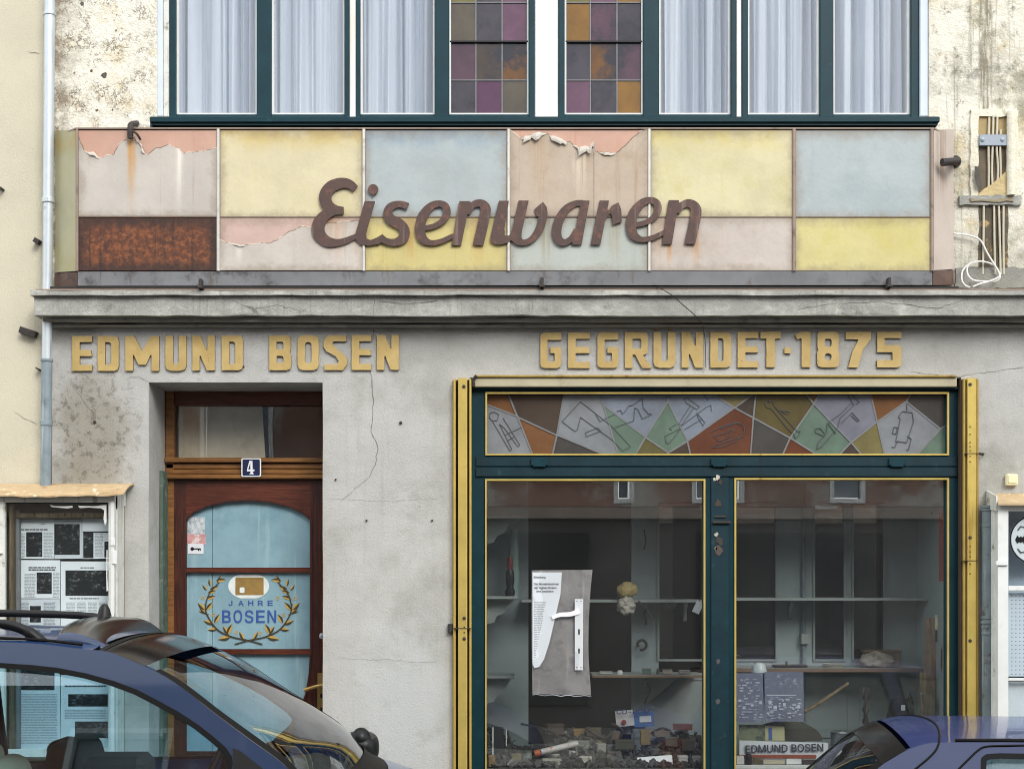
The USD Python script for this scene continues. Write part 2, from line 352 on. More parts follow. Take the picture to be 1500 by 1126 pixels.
COLS, ROWS = [113.5, 320, 533, 745, 951, 1163, 1365], [190.5, 318, 396.5]
def panel_mat(name, col, edge, rust=(), top=None, cell=None, grime='#7d6c57', amt=0.55):
    """weathered sign panel: dirty towards its top, soft vertical runs, rust runs at given places"""
    L = []
    if top: L.append(stain(zmul(zone_z(Z(232, -.17), Z(190, -.17)), lambda g: g.step(g.noise(5, 5, 0.6), 0.35, 0.6)), top, 0.75))
    for px, w, z0, z1, cc, a in rust:
        L.append(stain(zmul(lambda g, px=px, w=w: g.step(g.math('absolute', g.plus(g.math('subtract', g.axis('x'), X(px, -.17)), g.mul(g.math('subtract', g.noise(9, 3), 0.5), 0.03))), w, w * 0.15),
                            lambda g, z0=z0, z1=z1: g.step(g.axis('z'), Z(z1, -.17), Z(z0, -.17)),
                            lambda g: g.step(g.noise(1.0, 5, 0.6, vs=(60, 60, 2)), 0.30, 0.6)), cc, a))
    if cell is not None:
        i, j = cell; x0_, x1_ = X(COLS[i], -.17), X(COLS[i + 1], -.17); z1_, z0_ = Z(ROWS[j], -.17), Z(ROWS[j + 1], -.17)
        def em(g):
            wob = g.plus(g.mul(g.math('subtract', g.noise(6, 7, .78), .5), .15), g.mul(g.math('subtract', g.noise(45, 5, .75), .5), .05))
            def side(ax, e, sgn, w): return g.step(g.plus(g.mul(g.math('subtract', g.axis(ax), e), sgn), wob), w, -.012)
            return g.math('maximum', g.math('maximum', side('x', x0_, 1, .06), side('x', x1_, -1, .06)), g.math('maximum', side('z', z1_, -1, .075), side('z', z0_, 1, .05)))
        L.append(stain(em, c(grime), amt))
    L.append(stain(lambda g: g.step(g.noise(70, 5, .75), .60, .72), c(grime), .35))
    col = tuple(x + (sum(col) / 3 - x) * .24 for x in col)
    return M(name, col, 0.48, 0.11, 3.5, fine=0.10, dirt=(edge, 0.50, 0.80, 2.6), streak=(edge, 0.57, 0.80), spec=0.4, layers=tuple(L), bump=((12, 0.002),))
OR = c('#b9802f')
p_yel1 = panel_mat('panel_yellow_pale', cell=(1, 0), col=c('#c8ba86'), edge=c('#c3b276'), top=c('#bb9c3e'))
p_yel2 = panel_mat('panel_yellow_strong', cell=(2, 1), col=c('#c9b653'), edge=c('#b29a48'), rust=[(600, .05, 350, 400, OR, .5), (700, .06, 350, 400, OR, .5)])
p_yel3 = panel_mat('panel_yellow_lemon', cell=(4, 0), col=c('#c6ba80'), edge=c('#b5a962'), top=c('#c0ac4c'))
p_yel4 = panel_mat('panel_yellow_deep', cell=(5, 1), col=c('#c8b95f'), edge=c('#b9ab54'))
p_blue = panel_mat('panel_blue_grey', cell=(2, 0), col=c('#98a4a4'), edge=c('#8b9aa0'), top=c('#6a8599'))
p_blue2 = panel_mat('panel_grey_blue', cell=(5, 0), col=c('#98a5a6'), edge=c('#8c999b'))
p_blue3 = panel_mat('panel_grey_green', cell=(3, 1), col=c('#a3aa9f'), edge=c('#8b8e80'), rust=[(800, .05, 345, 400, c('#8c7c52'), .55), (900, .05, 345, 400, c('#8c7c52'), .5)])
p_salmon = panel_mat('panel_salmon', c('#c58e70'), c('#b47e62'))
p_pink = panel_mat('panel_pink', cell=(1, 1), col=c('#c29a88'), edge=c('#b38a77'), rust=[(480, .1, 340, 400, c('#c08a55'), .5)])
p_beige = panel_mat('film_beige', cell=(0, 0), col=c('#b5aa9c'), edge=c('#988871'), rust=[(193, .035, 200, 330, OR, .9), (262, .03, 225, 330, c('#dcd3c6'), .7)])
p_tan = panel_mat('film_tan', cell=(3, 0), col=c('#b29b7f'), edge=c('#937857'), rust=[(850, .05, 215, 320, c('#d5c6ae'), .6), (790, .06, 200, 320, c('#a58258'), .5)])
p_beige2 = panel_mat('panel_beige_pink', cell=(4, 1), col=c('#b7a89a'), edge=c('#a48d79'), rust=[(980, .02, 355, 400, OR, .8), (1018, .03, 355, 400, OR, .9), (965, .06, 340, 400, OR, .4)])
torn_brown = M('torn_rim_brown', c('#75604c'), .8, .3, 20, dirt=(c('#c9bdab'), .5, .6, 12))
film_low = panel_mat('film_grey_beige', cell=(1, 1), col=c('#b9ad9f'), edge=c('#a2917d'), rust=[(492, .06, 335, 400, c('#b98a60'), .55), (525, .03, 330, 400, c('#a8794f'), .6), (350, .03, 362, 396, c('#d8d0c2'), .5)])
film_back = M('film_underside', c('#b7afa2'), 0.6, 0.1, 9, dirt=(c('#8a8376'), 0.55, 0.7, 18))
p_splay_y = panel_mat('splay_olive_yellow', c('#a9a377'), c('#a39a5c'), top=c('#a8893a'))
p_splay_b = panel_mat('splay_beige', c('#b7a696'), c('#a08e7e'), rust=[(1384, .05, 235, 300, c('#7a5a44'), .7)])

g = G()   # gold painted wall letters: dark red-brown sides, gold face
nrm = g.add('geometry', 'true_normal'); ny = g.add('separate_xyz', 'y', vector=nrm)
face = g.mix(g.step(g.noise(9, 5), 0.3, 0.7), c('#ad8f4b'), c('#bd9f5b'))
face = g.mix(g.step(g.noise(30, 6, .7), 0.60, 0.72), face, c('#9a7640')); face = g.mix(g.step(g.noise(55, 6, .75, off=(3, 3, 3)), 0.68, 0.72), face, c('#5b4630'))
side = g.mix(g.step(g.noise(20, 4), 0.3, 0.7), c('#4a3222'), c('#6b4a30'))
gold_letter = g.done('gold_letter', g.add('principled_bsdf', 'BSDF', base_color=g.mix(g.step(ny, -0.35, -0.8), side, face), roughness=0.55, normal=g.bump(g.noise(90, 4), 0.001)))

def wood(name, col, dark, rough=0.4, vs=(3, 3, 40)):
    g = G()
    n = g.noise(3.0, 6, 0.65, vs=vs, dist=0.4); n2 = g.noise(4, 4)
    cc = g.mix(g.step(n, 0.35, 0.68), col, dark); cc = g.mix(g.mul(g.step(n2, 0.45, 0.75), 0.5), cc, dk(dark, 0.7))
    return g.done(name, g.add('principled_bsdf', 'BSDF', base_color=cc, roughness=rough, specular_ior_level=0.5, normal=g.bump(n, 0.001)))
door_wood = wood('door_wood', c('#512419'), c('#2f140e'), 0.33, vs=(30, 30, 2))
door_wood_h = wood('door_wood_top', c('#692e1a'), c('#451c10'), 0.33, vs=(2, 30, 30))
bar_wood = wood('transom_wood', c('#94622d'), c('#6a4019'), 0.35, vs=(2, 30, 30))
old_wood = wood('weathered_board', c('#7e6c50'), c('#574832'), 0.7, vs=(25, 25, 2))
light_wood = wood('light_stick_wood', c('#a08a62'), c('#7b6743'), 0.6, vs=(25, 25, 2))
door_blue = M('door_blue_board', c('#7ea3b0'), 0.3, 0.12, 4, dirt=(c('#67909f'), 0.48, 0.76, 4), fine=.08, streak=(c('#92b3bb'), 0.54, 0.74), bump=((25, 0.0012),), spec=0.5)
navy_enamel = M('navy_enamel', c('#141d45'), 0.2, 0.1, 9, coat=0.6)
white_enamel = M('white_enamel', c('#d9dde2'), 0.3, 0.05, 9)
paint_blue = M('paint_blue', c('#2a4f9b'), 0.5, 0.12, 15)
paint_gold = M('paint_gold', c('#c49a3a'), 0.5, 0.18, 30)
paint_dark = M('paint_dark_olive', c('#3a3119'), 0.6, 0.2, 30)
paint_white = M('paint_scraped_white', c('#d5dcd9'), 0.6, 0.1, 25)
paint_ochre = M('paint_ochre', c('#93712f'), 0.6, 0.2, 22)
ivory = M('ivory_plastic', c('#d8d0a4'), 0.4, 0.05, 9)
brass = M('brass', c('#c09a52'), 0.3, 0.1, 9, metal=0.7)
black_pl = M('black_plastic', c('#0c0c0e'), 0.4, 0.1, 9, spec=0.3)
dark_room = M('dark_room', c('#26241f'), 0.9, 0.2, 2)
reflection_cream = M('cream_reflection', c('#b9ae94'), 0.85, 0.10, 6, dirt=(c('#9c9178'), .5, .75, 5))  # tone of a mirrored cream facade, put into a sheet
paper = M('newspaper', c('#e2e6ea'), 0.8, 0.05, 8, fine=0.06)
paper2 = M('newspaper_grey', c('#cdd3da'), 0.8, 0.06, 8, fine=0.08)
ink = M('print_ink', c('#3c4046'), 0.8, 0.2, 30)
ink_soft = M('print_ink_soft', c('#868c93'), 0.8, 0.2, 30)
def photo_print(name, seed, lo=0.50, hi=0.88, col='#c9ccd0', base='#15171b', sc=38):
    g = G(); n = g.noise(sc, 5, 0.7, off=(seed, seed * 2, seed * 3), vs=(1, 1, 1.7)); n2 = g.noise(sc * 0.35, 3, 0.6, off=(seed * 3, 1, seed))
    cc = g.mix(g.mul(g.step(n, lo, hi), g.step(n2, 0.35, 0.6)), c(base), c(col))
    return g.done(name, g.add('principled_bsdf', 'BSDF', base_color=cc, roughness=0.6))
photos = [photo_print(f'photo_print_{w}', 1.3 + 2.1 * i) for i, w in enumerate(('first', 'second', 'third', 'fourth', 'fifth'))]
leaflet_print = photo_print('leaflet_print', 5.7, 0.5, 0.75, '#a9b0c2', '#5a6079', 30)
tan_sheet = M('tan_roof_sheet', c('#b89b70'), 0.55, 0.12, 6, dirt=(c('#8f6a3e'), 0.54, 0.72, 9), streak=(c('#d8cfae'), 0.58, 0.7))
pane_glass = glass('pane_glass', (0.955, 0.965, 0.97), 1.52, wob=0.0006, dust_haze=0.012)
shop_glass = glass('shop_glass', (0.94, 0.95, 0.945), 1.9, wob=0.0002, dust_haze=0.006)
clear_glass = glass('clear_glass', (0.95, 0.97, 0.97), 1.45)
car_glass = glass('car_glass', (0.80, 0.905, 0.945), 1.6)
lead = M('lead_came', c('#6d6e70'), 0.5, 0.15, 20, metal=0.3)
lead_dark = M('lead_dark', c('#4e4e52'), 0.5, 0.15, 20, metal=0.2)
drawn = M('tool_outline_paint', c('#373b40'), 0.5, 0.1, 20)
def stained(name, col, var=0.25, sc=9, dark=None):
    lum = sum(col) / 3; k_ = -.10 if sc > 10 else .30; col = tuple(max(.004, (x + (lum - x) * k_)) * (.48 if sc > 10 else .62) for x in col)
    var *= .7; g = G(); n = g.noise(sc * .6, 4, 0.6, dist=0.3)
    cc = g.mix(g.step(n, 0.3, 0.7), dk(col, 1 - var), tuple(min(.9, x * (1 + var * .8)) for x in col))
    if dark: cc = g.mix(g.step(g.noise(4.5, 6, 0.7, off=(6, 1, 2)), dark[1] - .06, dark[2] - .03), cc, dark[0])
    return g.done(name, g.add('principled_bsdf', 'BSDF', base_color=cc, roughness=g.plus(0.06, g.mul(n, 0.1)), specular_ior_level=0.4, normal=g.bump(n, 0.0012)))
SG = {k: stained('stained_' + k, c(v), 0.22) for k, v in dict(orange='#965a1c', brown='#58493b', white='#8f969d', grey='#524f4b', blue='#8492a6', green='#6a8f75', olive='#766d2e', yellow='#8f8136', rust='#803e17', mauve='#828497', ochre='#6e5f26').items()}
DKF = (c('#26232a'), 0.52, 0.66)
UG = {k: stained('antique_' + k, c(v), 0.25, 12, DKF if k in ('plum', 'slate', 'umber', 'ochre_dark') else None) for k, v in dict(olive='#6d6250', slate='#534c54', mauve='#80566f', plum='#6a4857', umber='#5b4a3b', ochre='#a8762a', purple='#6f3f60', lime='#8a8238', ochre_dark='#8c5a20').items()}
board_blue = M('display_board_blue', c('#8b9a9c'), 0.6, 0.08, 4, dirt=(c('#6f8487'), 0.55, 0.8, 5), streak=(c('#7f9598'), 0.58, 0.75))
shelf_grey = M('shelf_grey', c('#8b9593'), 0.6, 0.1, 6)
shelf_edge = M('shelf_edge_wood', c('#7a5f47'), 0.6, 0.15, 9)
car_paint = M('car_paint_navy', c('#03234a'), 0.3, 0.06, 3, metal=0.0, coat=0.6, spec=0.4)
car_paint_r = M('car_paint_blue', c('#041b4b'), 0.25, 0.06, 3, metal=0.0, coat=0.6, spec=0.4)
car_roof_dark = M('dark_roof_glass', c('#0d0c0c'), 0.12, 0.05, 3, spec=0.35)
rubber = M('rubber', c('#0a0a0b'), 0.6, 0.1, 8, spec=0.15)
seat_tan = M('seat_cloth_tan', c('#9a9578'), 0.9, 0.08, 20)
seat_dark = M('seat_cloth_dark', c('#2c2a22'), 0.9, 0.1, 20)
tyre = M('tyre_rubber', c('#18181a'), 0.85, 0.1, 9)
alloy = M('alloy_rim', c('#8f9296'), 0.35, 0.05, 9, metal=0.8)
asphalt = M('asphalt', c('#44443f'), 0.9, 0.2, 3, fine=0.4, bump=((180, 0.006),))
paving = M('paving_stone', c('#77746c'), 0.85, 0.15, 2, fine=0.2, bump=((120, 0.003),))
kerb_st = M('kerb_stone', c('#82807a'), 0.85, 0.12, 4, fine=0.2)

# ================================================================== the setting
def flat(name, x0, x1, y0, y1, z, mat, lab):
    p = ob('/World', name, bx(x0, x1, y0, y1, z - 0.3, z), mat); meta(stage.GetPrimAtPath(p), lab, None, None, 'structure')
flat('ground', -400, 400, -400, 400, -0.02, asphalt, 'dark ground around the street')
flat('road', -60, 60, -8.0, -1.50, 0.0, asphalt, 'grey asphalt street in front of the shop')
flat('pavement', -60, 60, -1.36, 0.0, 0.13, paving, 'grey pavement along the shop front')
flat('far_pavement', -60, 60, -10.0, -8.15, 0.13, paving, 'grey pavement across the street')
flat('kerb', -60, 60, -1.50, -1.36, 0.13, kerb_st, 'stone kerb of the shop side pavement')
flat('far_kerb', -60, 60, -8.15, -8.0, 0.13, kerb_st, 'stone kerb of the far pavement')

# ================================================================== the shop house
house = th('shop_house', 'old grey rendered house with hardware shop on the ground floor', 'house', (0.6, 0, 0))
XL, XR = X(76), 7.5
DW, DTOP = (X(218), X(473)), Z(560)
SW, STOP, SBOT = (X(688), X(1408)), Z(553), 0.55
Zc = Z(464)
def rough_edges(poly, amp=0.004, step=0.03):
    """render is never dead straight: shake the outline a little"""
    def ring(cs):
        cs = list(cs); out = []
        for (ax, ay), (bx_, by) in zip(cs[:-1], cs[1:]):
            n = max(1, int(math.hypot(bx_ - ax, by - ay) / step))
            for k in range(n): out.append((ax + (bx_ - ax) * k / n + rng.uniform(-amp, amp), ay + (by - ay) * k / n + rng.uniform(-amp, amp)))
        return out
    return Polygon(ring(poly.exterior.coords), [ring(i.coords) for i in poly.interiors]).buffer(0)
low = sbox(XL, 0, XR, Zc)
door_hole = sbox(DW[0], 0.15, DW[1], DTOP)
shop_hole = sbox(SW[0], SBOT, SW[1], STOP)
low_wall = ob(house, 'lower_wall', ext(low.difference(rough_edges(door_hole, 0.0014, .16)).difference(shop_hole), 0.0, 0.5), plaster_grey)
UW = (X(246, .05), X(1346, .05)); USILL = Z(176)
UTOP = USILL + 1.55
up = sbox(XL, Zc, XR, 7.6).difference(sbox(X(230), USILL, X(1361), UTOP))
up_wall = ob(house, 'upper_wall', ext(up, 0.0, 0.4), plaster_upper)
ob(house, 'side_wall', bx(XL, XL + .3, .5, 9, 0, 7.6), plaster_cream); ob(house, 'side_wall', bx(XR - .3, XR, .5, 9, 0, 7.6), plaster_cream)
ob(house, 'rear_wall', bx(XL, XR, 9, 9.3, 0, 7.6), plaster_cream)
ob(house, 'floor_slab', bx(XL + .31, XR - .31, .51, 8.99, 3.1, 3.3), dark_room)
rv = 0.0
ob(house, 'roof', trimesh.convex.convex_hull(np.array([[XL - .1, -.25, 7.601], [XR + .1, -.25, 7.601], [XL - .1, 9.4, 7.601], [XR + .1, 9.4, 7.601], [XL - .1, 4.5, 10.4], [XR + .1, 4.5, 10.4]])), M('roof_tiles', c('#6a4034'), 0.8, 0.2, 5))

# cornice between the floors: ledge, fascia with broken edges, bed mould
def ledge_poly(y0, y1, z0, z1): return y0, y1, z0, z1
yf = -0.15
def wavy_box(x0, x1, y0, y1, z0, z1, amp, seed, n=160, chips=()):
    """long box whose front face and lower edge are uneven"""
    xs = np.linspace(x0, x1, n); r = np.random.default_rng(seed)
    w = np.interp(xs, np.linspace(x0, x1, 60), r.normal(0, amp, 60)); w2 = np.interp(xs, np.linspace(x0, x1, 90), r.normal(0, amp, 90))
    prof = []
    for i, x in enumerate(xs):
        d = 0
        for (cx, wd, dp) in chips:
            d = max(d, dp * max(0, 1 - abs(x - cx) / wd) ** 0.5 * (0.6 + 0.4 * math.sin(x * 90)))
        yA = y0 + w[i] * 0.5
        prof.append([[x, y1, z1], [x, yA, z1 + w[i]], [x, yA, (z0 + z1) / 2], [x, yA + d * .5, z0 + 0.35 * (z1 - z0) * min(1, d * 40) + w2[i]], [x, yA + d, z0 + w2[i]], [x, y1, z0]])
    P = np.array(prof); m = grid(np.concatenate([P, P[:, :1]], 1))
    caps = []
    for k in (0, -1):
        caps.append(trimesh.Trimesh(P[k], [[0, 1, 2], [0, 2, 3], [0, 3, 4], [0, 4, 5]], process=False))
    return cat_([m] + caps)
zA, zB = Z(427, yf), Z(433.5, yf); zC = Z(462, yf); xC = X(50, yf)
ob(house, 'cornice_ledge', wavy_box(xC - .012, XR, yf - .03, 0.0, zB, zA, 0.0016, 3), cornice_mat)
ob(house, 'cornice_face', wavy_box(xC, XR, yf, -0.0005, zC, zB - .001, 0.0022, 4, 260, [(X(372, yf), .09, .018), (X(1262, yf), .20, .016), (X(640, yf), .12, .006), (X(940, yf), .06, .006)]), cornice_mat)
ob(house, 'cornice_bed', wavy_box(X(62, -.10), XR, -.095, -0.001, Z(471, -.095), zC - .002, 0.0014, 5), cornice_dark)
ob(house, 'cornice_bead', wavy_box(X(70, -.06), XR, -.055, -0.0015, Z(478.5, -.055), Z(471.5, -.09) - .006, 0.0014, 6), cornice_dark)

def crack(parent, pts, w=0.0022, d=-0.0006, seed=0, jit=1.6):
    r = random.Random(seed); out = []
    for (a, b), (e, f) in zip(pts[:-1], pts[1:]):
        n = max(2, int(math.hypot(e - a, f - b) / 6))
        for k in range(n): out.append((a + (e - a) * k / n + r.uniform(-jit, jit), b + (f - b) * k / n + r.uniform(-jit, jit) * .6))
    out.append(pts[-1])
    P = np.array([W(a, b, d) for a, b in out]); rad = np.array([w * .62 * r.uniform(.3, 1.2) * .5 for _ in out]); rad[0] = rad[-1] = .0004
    ob(parent, 'crack', tube(P, rad, 5), crack_mat)
crack(low_wall, [(548, 480), (545, 500)], .0045, seed=1)
crack(low_wall, [(543, 540), (547, 600), (544, 632), (553, 655), (549, 680), (540, 700)], .0055, seed=2)
crack(low_wall, [(540, 700), (515, 720), (498, 735)], .003, seed=3)
crack(low_wall, [(1335, 545), (1400, 552), (1440, 546), (1500, 538)], .004, seed=4)
crack(low_wall, [(495, 962), (530, 966), (566, 966), (600, 968), (640, 970)], .0022, seed=5)
crack(low_wall, [(185, 553), (205, 552), (218, 560)], .004, seed=6)
crack(low_wall, [(985, 478), (975, 490)], .004, seed=7)
crack(low_wall, [(105, 560), (120, 585), (135, 602)], .004, seed=8)
crack(low_wall, [(480, 730), (560, 734), (640, 731)], .0013, seed=9)
for pts, s in (([(547, 434), (548, 463)], 11), ([(340, 440), (372, 452), (405, 447), (440, 455)], 12), ([(555, 440), (590, 446), (640, 440)], 13), ([(1170, 452), (1220, 445), (1290, 442), (1372, 452), (1410, 440)], 14)):
    crack('/World/shop_house/cornice_face', pts, .0034, yf - .002, seed=s)
for a, b, s in ((587, 619, 5), (537, 762, 3.5), (633, 762, 3.2), (492, 702, 3), (357, 537, 3), (139, 618, 5), (575, 520, 2), (1440, 665, 3.5)):
    ob(low_wall, 'nail', lathe([(0, -.014), (.006 * s / 4, -.012), (.007 * s / 4, 0.002)], W(a, b), 10, 'y').apply_transform(np.diag([1, 1, 1, 1])), iron)

# holes and pits hacked into the upper plaster
for a, b, s in ((153, 111, .019), (142, 162, .009), (165, 161, .007), (134, 104, .009), (120, 6, .013), (197, 118, .005), (170, 45, .006)):
    pts = [(s * (0.6 + .5 * rng.random()) * math.cos(t), s * (0.6 + .5 * rng.random()) * math.sin(t)) for t in np.linspace(0, 2 * math.pi, 11)[:-1]]
    pl = affinity.translate(Polygon(pts).buffer(0), X(a), Z(b))
    ob(up_wall, 'plaster_pit', ext(pl, -0.0012, .001), crack_mat if s > .009 else M(f'pit_brown', c('#66563f'), 0.9, .3, 40) if not stage.GetPrimAtPath('/World/Looks/pit_brown') else UsdShade.Material.Get(stage, '/World/Looks/pit_brown'))

# ------------------------------------------------------------------ entrance door
dd = 0.42
door = holder(house, 'entrance_door')
xa, xb = DW[0] + .002, DW[1] - .002
def db(px0, px1, py0, py1, y0, y1, b=0.0): return pbx(px0, px1, py0, py1, y0, y1, dd, b)
ob(door, 'frame_stile', bx(xa, X(256, dd), dd - .03, dd + .06, .15, DTOP + .02, .004), bar_wood)
ob(door, 'frame_stile', bx(xb - .05, xb, dd - .03, dd + .06, .15, DTOP + .02, .004), bar_wood)
ob(door, 'frame_head', bx(X(256, dd) + .001, xb - .051, dd - .025, dd + .06, Z(594, dd), DTOP + .02, .004), door_wood_h)
for a, b, y in ((671, 678, -.055), (679, 687, -.03), (688, 695, -.045), (695.6, 702, -.065)):
    ob(door, 'transom_bar', bx(xa + .001, xb - .001, dd + y, dd + .05, Z(b, dd), Z(a, dd), .005), bar_wood)
ob(door, 'transom_pane', bx(X(256, dd), xb - .05, dd + .018, dd + .022, Z(671, dd), Z(594, dd)), pane_glass)
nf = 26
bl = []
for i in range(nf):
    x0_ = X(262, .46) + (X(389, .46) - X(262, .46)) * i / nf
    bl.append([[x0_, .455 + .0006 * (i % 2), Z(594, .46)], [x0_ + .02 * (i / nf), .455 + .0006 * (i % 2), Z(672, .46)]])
ob(door, 'reflection_sheet', grid(np.array(bl)), reflection_cream)  # added sheet standing in for the cream house mirrored in the transom
ob(door, 'transom_lining', bx(xa, xb, .75, .76, .15, DTOP + .1), dark_room)
# leaf: wooden surround with an arched opening, and the curved lower stile by the handle
leaf = sbox(X(250, dd), .17, xb - .015, Z(703, dd))
arch = [(273, 760), (285, 750), (305, 741), (335, 734.5), (365, 732.5), (395, 735), (425, 742), (445, 752), (456, 761)]
hole = pp(arch + [(456, 955), (454, 985), (449, 1015), (441, 1036), (425, 1062), (400, 1085), (360, 1098), (320, 1100), (273, 1100)], dd)
ob(door, 'leaf_frame', ext(leaf.difference(hole), dd - .018, dd + .03), door_wood)
ob(door, 'leaf_head', ext(pp([(274, 704)] + [(a, b - .6) for a, b in arch] + [(456, 704)], dd).buffer(-.001), dd - .0195, dd - .017), door_wood_h)
bead = hole.buffer(.006).difference(hole.buffer(-.004))
ob(door, 'glazing_bead', ext(bead, dd - .024, dd - .0181), door_wood)
for a, b in ((831.5, 838), (950.5, 957.5)):
    ob(door, 'glazing_bar', ext(rect(272, a, 457, b, dd).intersection(hole.buffer(.002)), dd - .022, dd + .02), door_wood_h)
pieces = [(720, 831), (838.5, 950), (958, 1100)]
for a, b in pieces:
    for u, v in ((268, 310.4), (311.2, 460)):
        ob(door, 'painted_board', ext(rect(u, a, v, b, dd).intersection(hole.buffer(-.0015)), dd + .008, dd + .02), door_blue)
yb = dd + .0075
def flat_poly(parent, name, shape, mat, y=yb, t=.0015, **k): return ob(parent, name, ext(shape, y - t, y), mat, **k)
# scraped patch with the old number painted out
flat_poly(door, 'scraped_patch', p2w(affinity.scale(Point(0, 0).buffer(1), 1, 1), lambda x, y: (364 + 30 * x, 858 - 19.5 * y), dd).intersection(rect(334, 841, 394, 876, dd)), paint_white)
flat_poly(door, 'covered_number', rect(344.5, 845.5, 386, 871, dd).buffer(-.006).buffer(.006), paint_ochre, yb - .0016)
flat_poly(door, 'scraped_mark', rect(351, 860, 358, 868, dd).buffer(-.006).buffer(.006), paint_white, yb - .0032)  # small white mark over the ochre patch
for i, ch in enumerate('JAHRE'):
    ob(door, 'painted_letter', text(ch, .028, X(334.5 + 14.3 * i, dd), yb - .0002, Z(886.5, dd), .0015, True, .030 if ch != 'J' else .022), paint_blue)
for i, ch in enumerate('BOSEN'):
    ob(door, 'painted_letter', text(ch, .069, X(325 + 16.6 * i, dd), yb - .0002, Z(911.5, dd), .0015, True, .050), paint_blue)
# laurel wreath: stems, leaves with a dark half, berries
def leaf_shape(cx, cy, ang, L, wd):
    t = np.linspace(0, 1, 9); h = wd * np.sin(np.pi * t ** 0.85)
    up_ = [(L * (a - .0), b) for a, b in zip(t, h)]; lo_ = [(L * a, -b) for a, b in zip(t[::-1], h[::-1])]
    full = Polygon(up_ + lo_[1:-1]); half = Polygon(up_)
    f = lambda s: affinity.translate(affinity.rotate(s, ang, origin=(0, 0)), cx, cy)
    return f(full), f(half)
LV = [(318, 853, 60, 12), (316, 850, 5, 15), (308, 858, 100, 11), (307, 864, 25, 14), (303, 864, 130, 10), (304, 868, 15, 12), (302, 877, 20, 14), (301, 885, 150, 2), (300, 893, 135, 15), (302, 893, 50, 15), (301, 897, 165, 10), (303, 899, 140, 14), (304, 900, 5, 2), (313, 914, 160, 16), (314, 912, 60, 15), (318, 921, 185, 14), (335, 929, 125, 15), (333, 928, 65, 16), (337, 933, 190, 18), (357, 936, 120, 13)]
wl, wdk = [], []
for mir in (0, 1):
    for (a, b, ang, L) in LV:
        f, h = leaf_shape(a, -b, ang, L, max(1.2, L * .20))
        if mir: f, h = (affinity.scale(s, -1, 1, origin=(364, 0)) for s in (f, h))
        wl.append(f); wdk.append(h)
fx = lambda x, y: (x, -y)
for k, (f, h) in enumerate(zip(wl, wdk)):
    flat_poly(door, 'painted_leaf', p2w(f, fx, dd), paint_gold, yb - .00004 * k, .0012); flat_poly(door, 'leaf_shading', p2w(h, fx, dd), paint_dark, yb - .0014 - .00004 * k, .0012)
st = []
for s in (1, -1):
    cur = [(364 + s * k, -v) for k, v in ((-43, 852), (-58, 870), (-63, 890), (-58, 905), (-45, 922), (-25, 932), (0, 937.5), (20, 943))]
    st.append(stroke(cur, [1.0, 1.4, 1.6, 1.5], 8))
flat_poly(door, 'wreath_stem', p2w(unary_union(st), fx, dd), paint_dark, yb - .0046)
bb = [Point(x, -y).buffer(2.6).difference(Point(x, -y).buffer(1.5)) for x, y in ((297, 875), (432, 876), (312, 900), (415, 901), (346, 926), (381, 927), (406, 876))]
flat_poly(door, 'wreath_berries', p2w(unary_union(bb), fx, dd), paint_gold, yb - .0005)
ob(door, 'sticker', pbx(275, 300, 757, 782, dd + .004, dd + .0062, dd), M('sticker_print', c('#bcc4c8'), .5, .25, 40, dirt=(c('#7f8d96'), .5, .62, 40)), label='grey printed sticker')
ob(door, 'sticker', pbx(274, 301, 781, 797, dd + .0042, dd + .0064, dd), M('sticker_pink', c('#c98a8a'), .5, .2, 30, dirt=(c('#d8c6c2'), .5, .6, 30)), label='pink sticker')
ob(door, 'sticker', pbx(275, 298, 796, 811, dd + .004, dd + .0062, dd), white_enamel, label='white sticker with a black key')
key = unary_union([Point(281.5, -803.5).buffer(2.6), sbox(283, -804.3, 294, -802.7), sbox(290, -806.3, 291.4, -803), sbox(292.6, -806, 294, -803)])
flat_poly(door, 'key_emblem', p2w(key, fx, dd), black_pl, dd + .0038)
hp = holder(door, 'handle')if False else door
ob(door, 'handle_plate', pbx(465.5, 477, 985, 1056, dd - .026, dd - .0185, dd, .003), brass)
ob(door, 'handle', cat_([cyl(W(471, 1004, dd - .02), W(471, 1004, dd - .075), .011), tube(spline([W(472, 1003, dd - .07), W(462, 1005, dd - .078), W(446, 1010, dd - .07)], 6), [.011, .0105, .0105, .010, .010, .010, .010, .0098, .0098, .0098, .010, .012, .012], 12)]), brass, smooth=40)
for b in (1018, 1038): ob(door, 'keyhole', pbx(470, 473, b - 3, b + 3, dd - .0275, dd - .0258, dd), black_pl)
ob(door, 'door_knob', lathe([(0, -.02), (.016, -.016), (.018, -.004), (.012, .01)], W(472, 931, dd - .02), 18, 'y'), zinc, smooth=40)
ob(door, 'threshold', bx(DW[0] + .002, DW[1] - .002, .05, dd + .1, .13, .152), kerb_st)
ob(door, 'jamb_board', bx(DW[0] + .0015, DW[0] + .02, .25, dd - .035, .15, Z(690, .3), .002), M('jamb_green_flaking', c('#4b5f51'), .7, .25, 12, dirt=(c('#8f9183'), .55, .66, 20), bump=((80, .003),)))

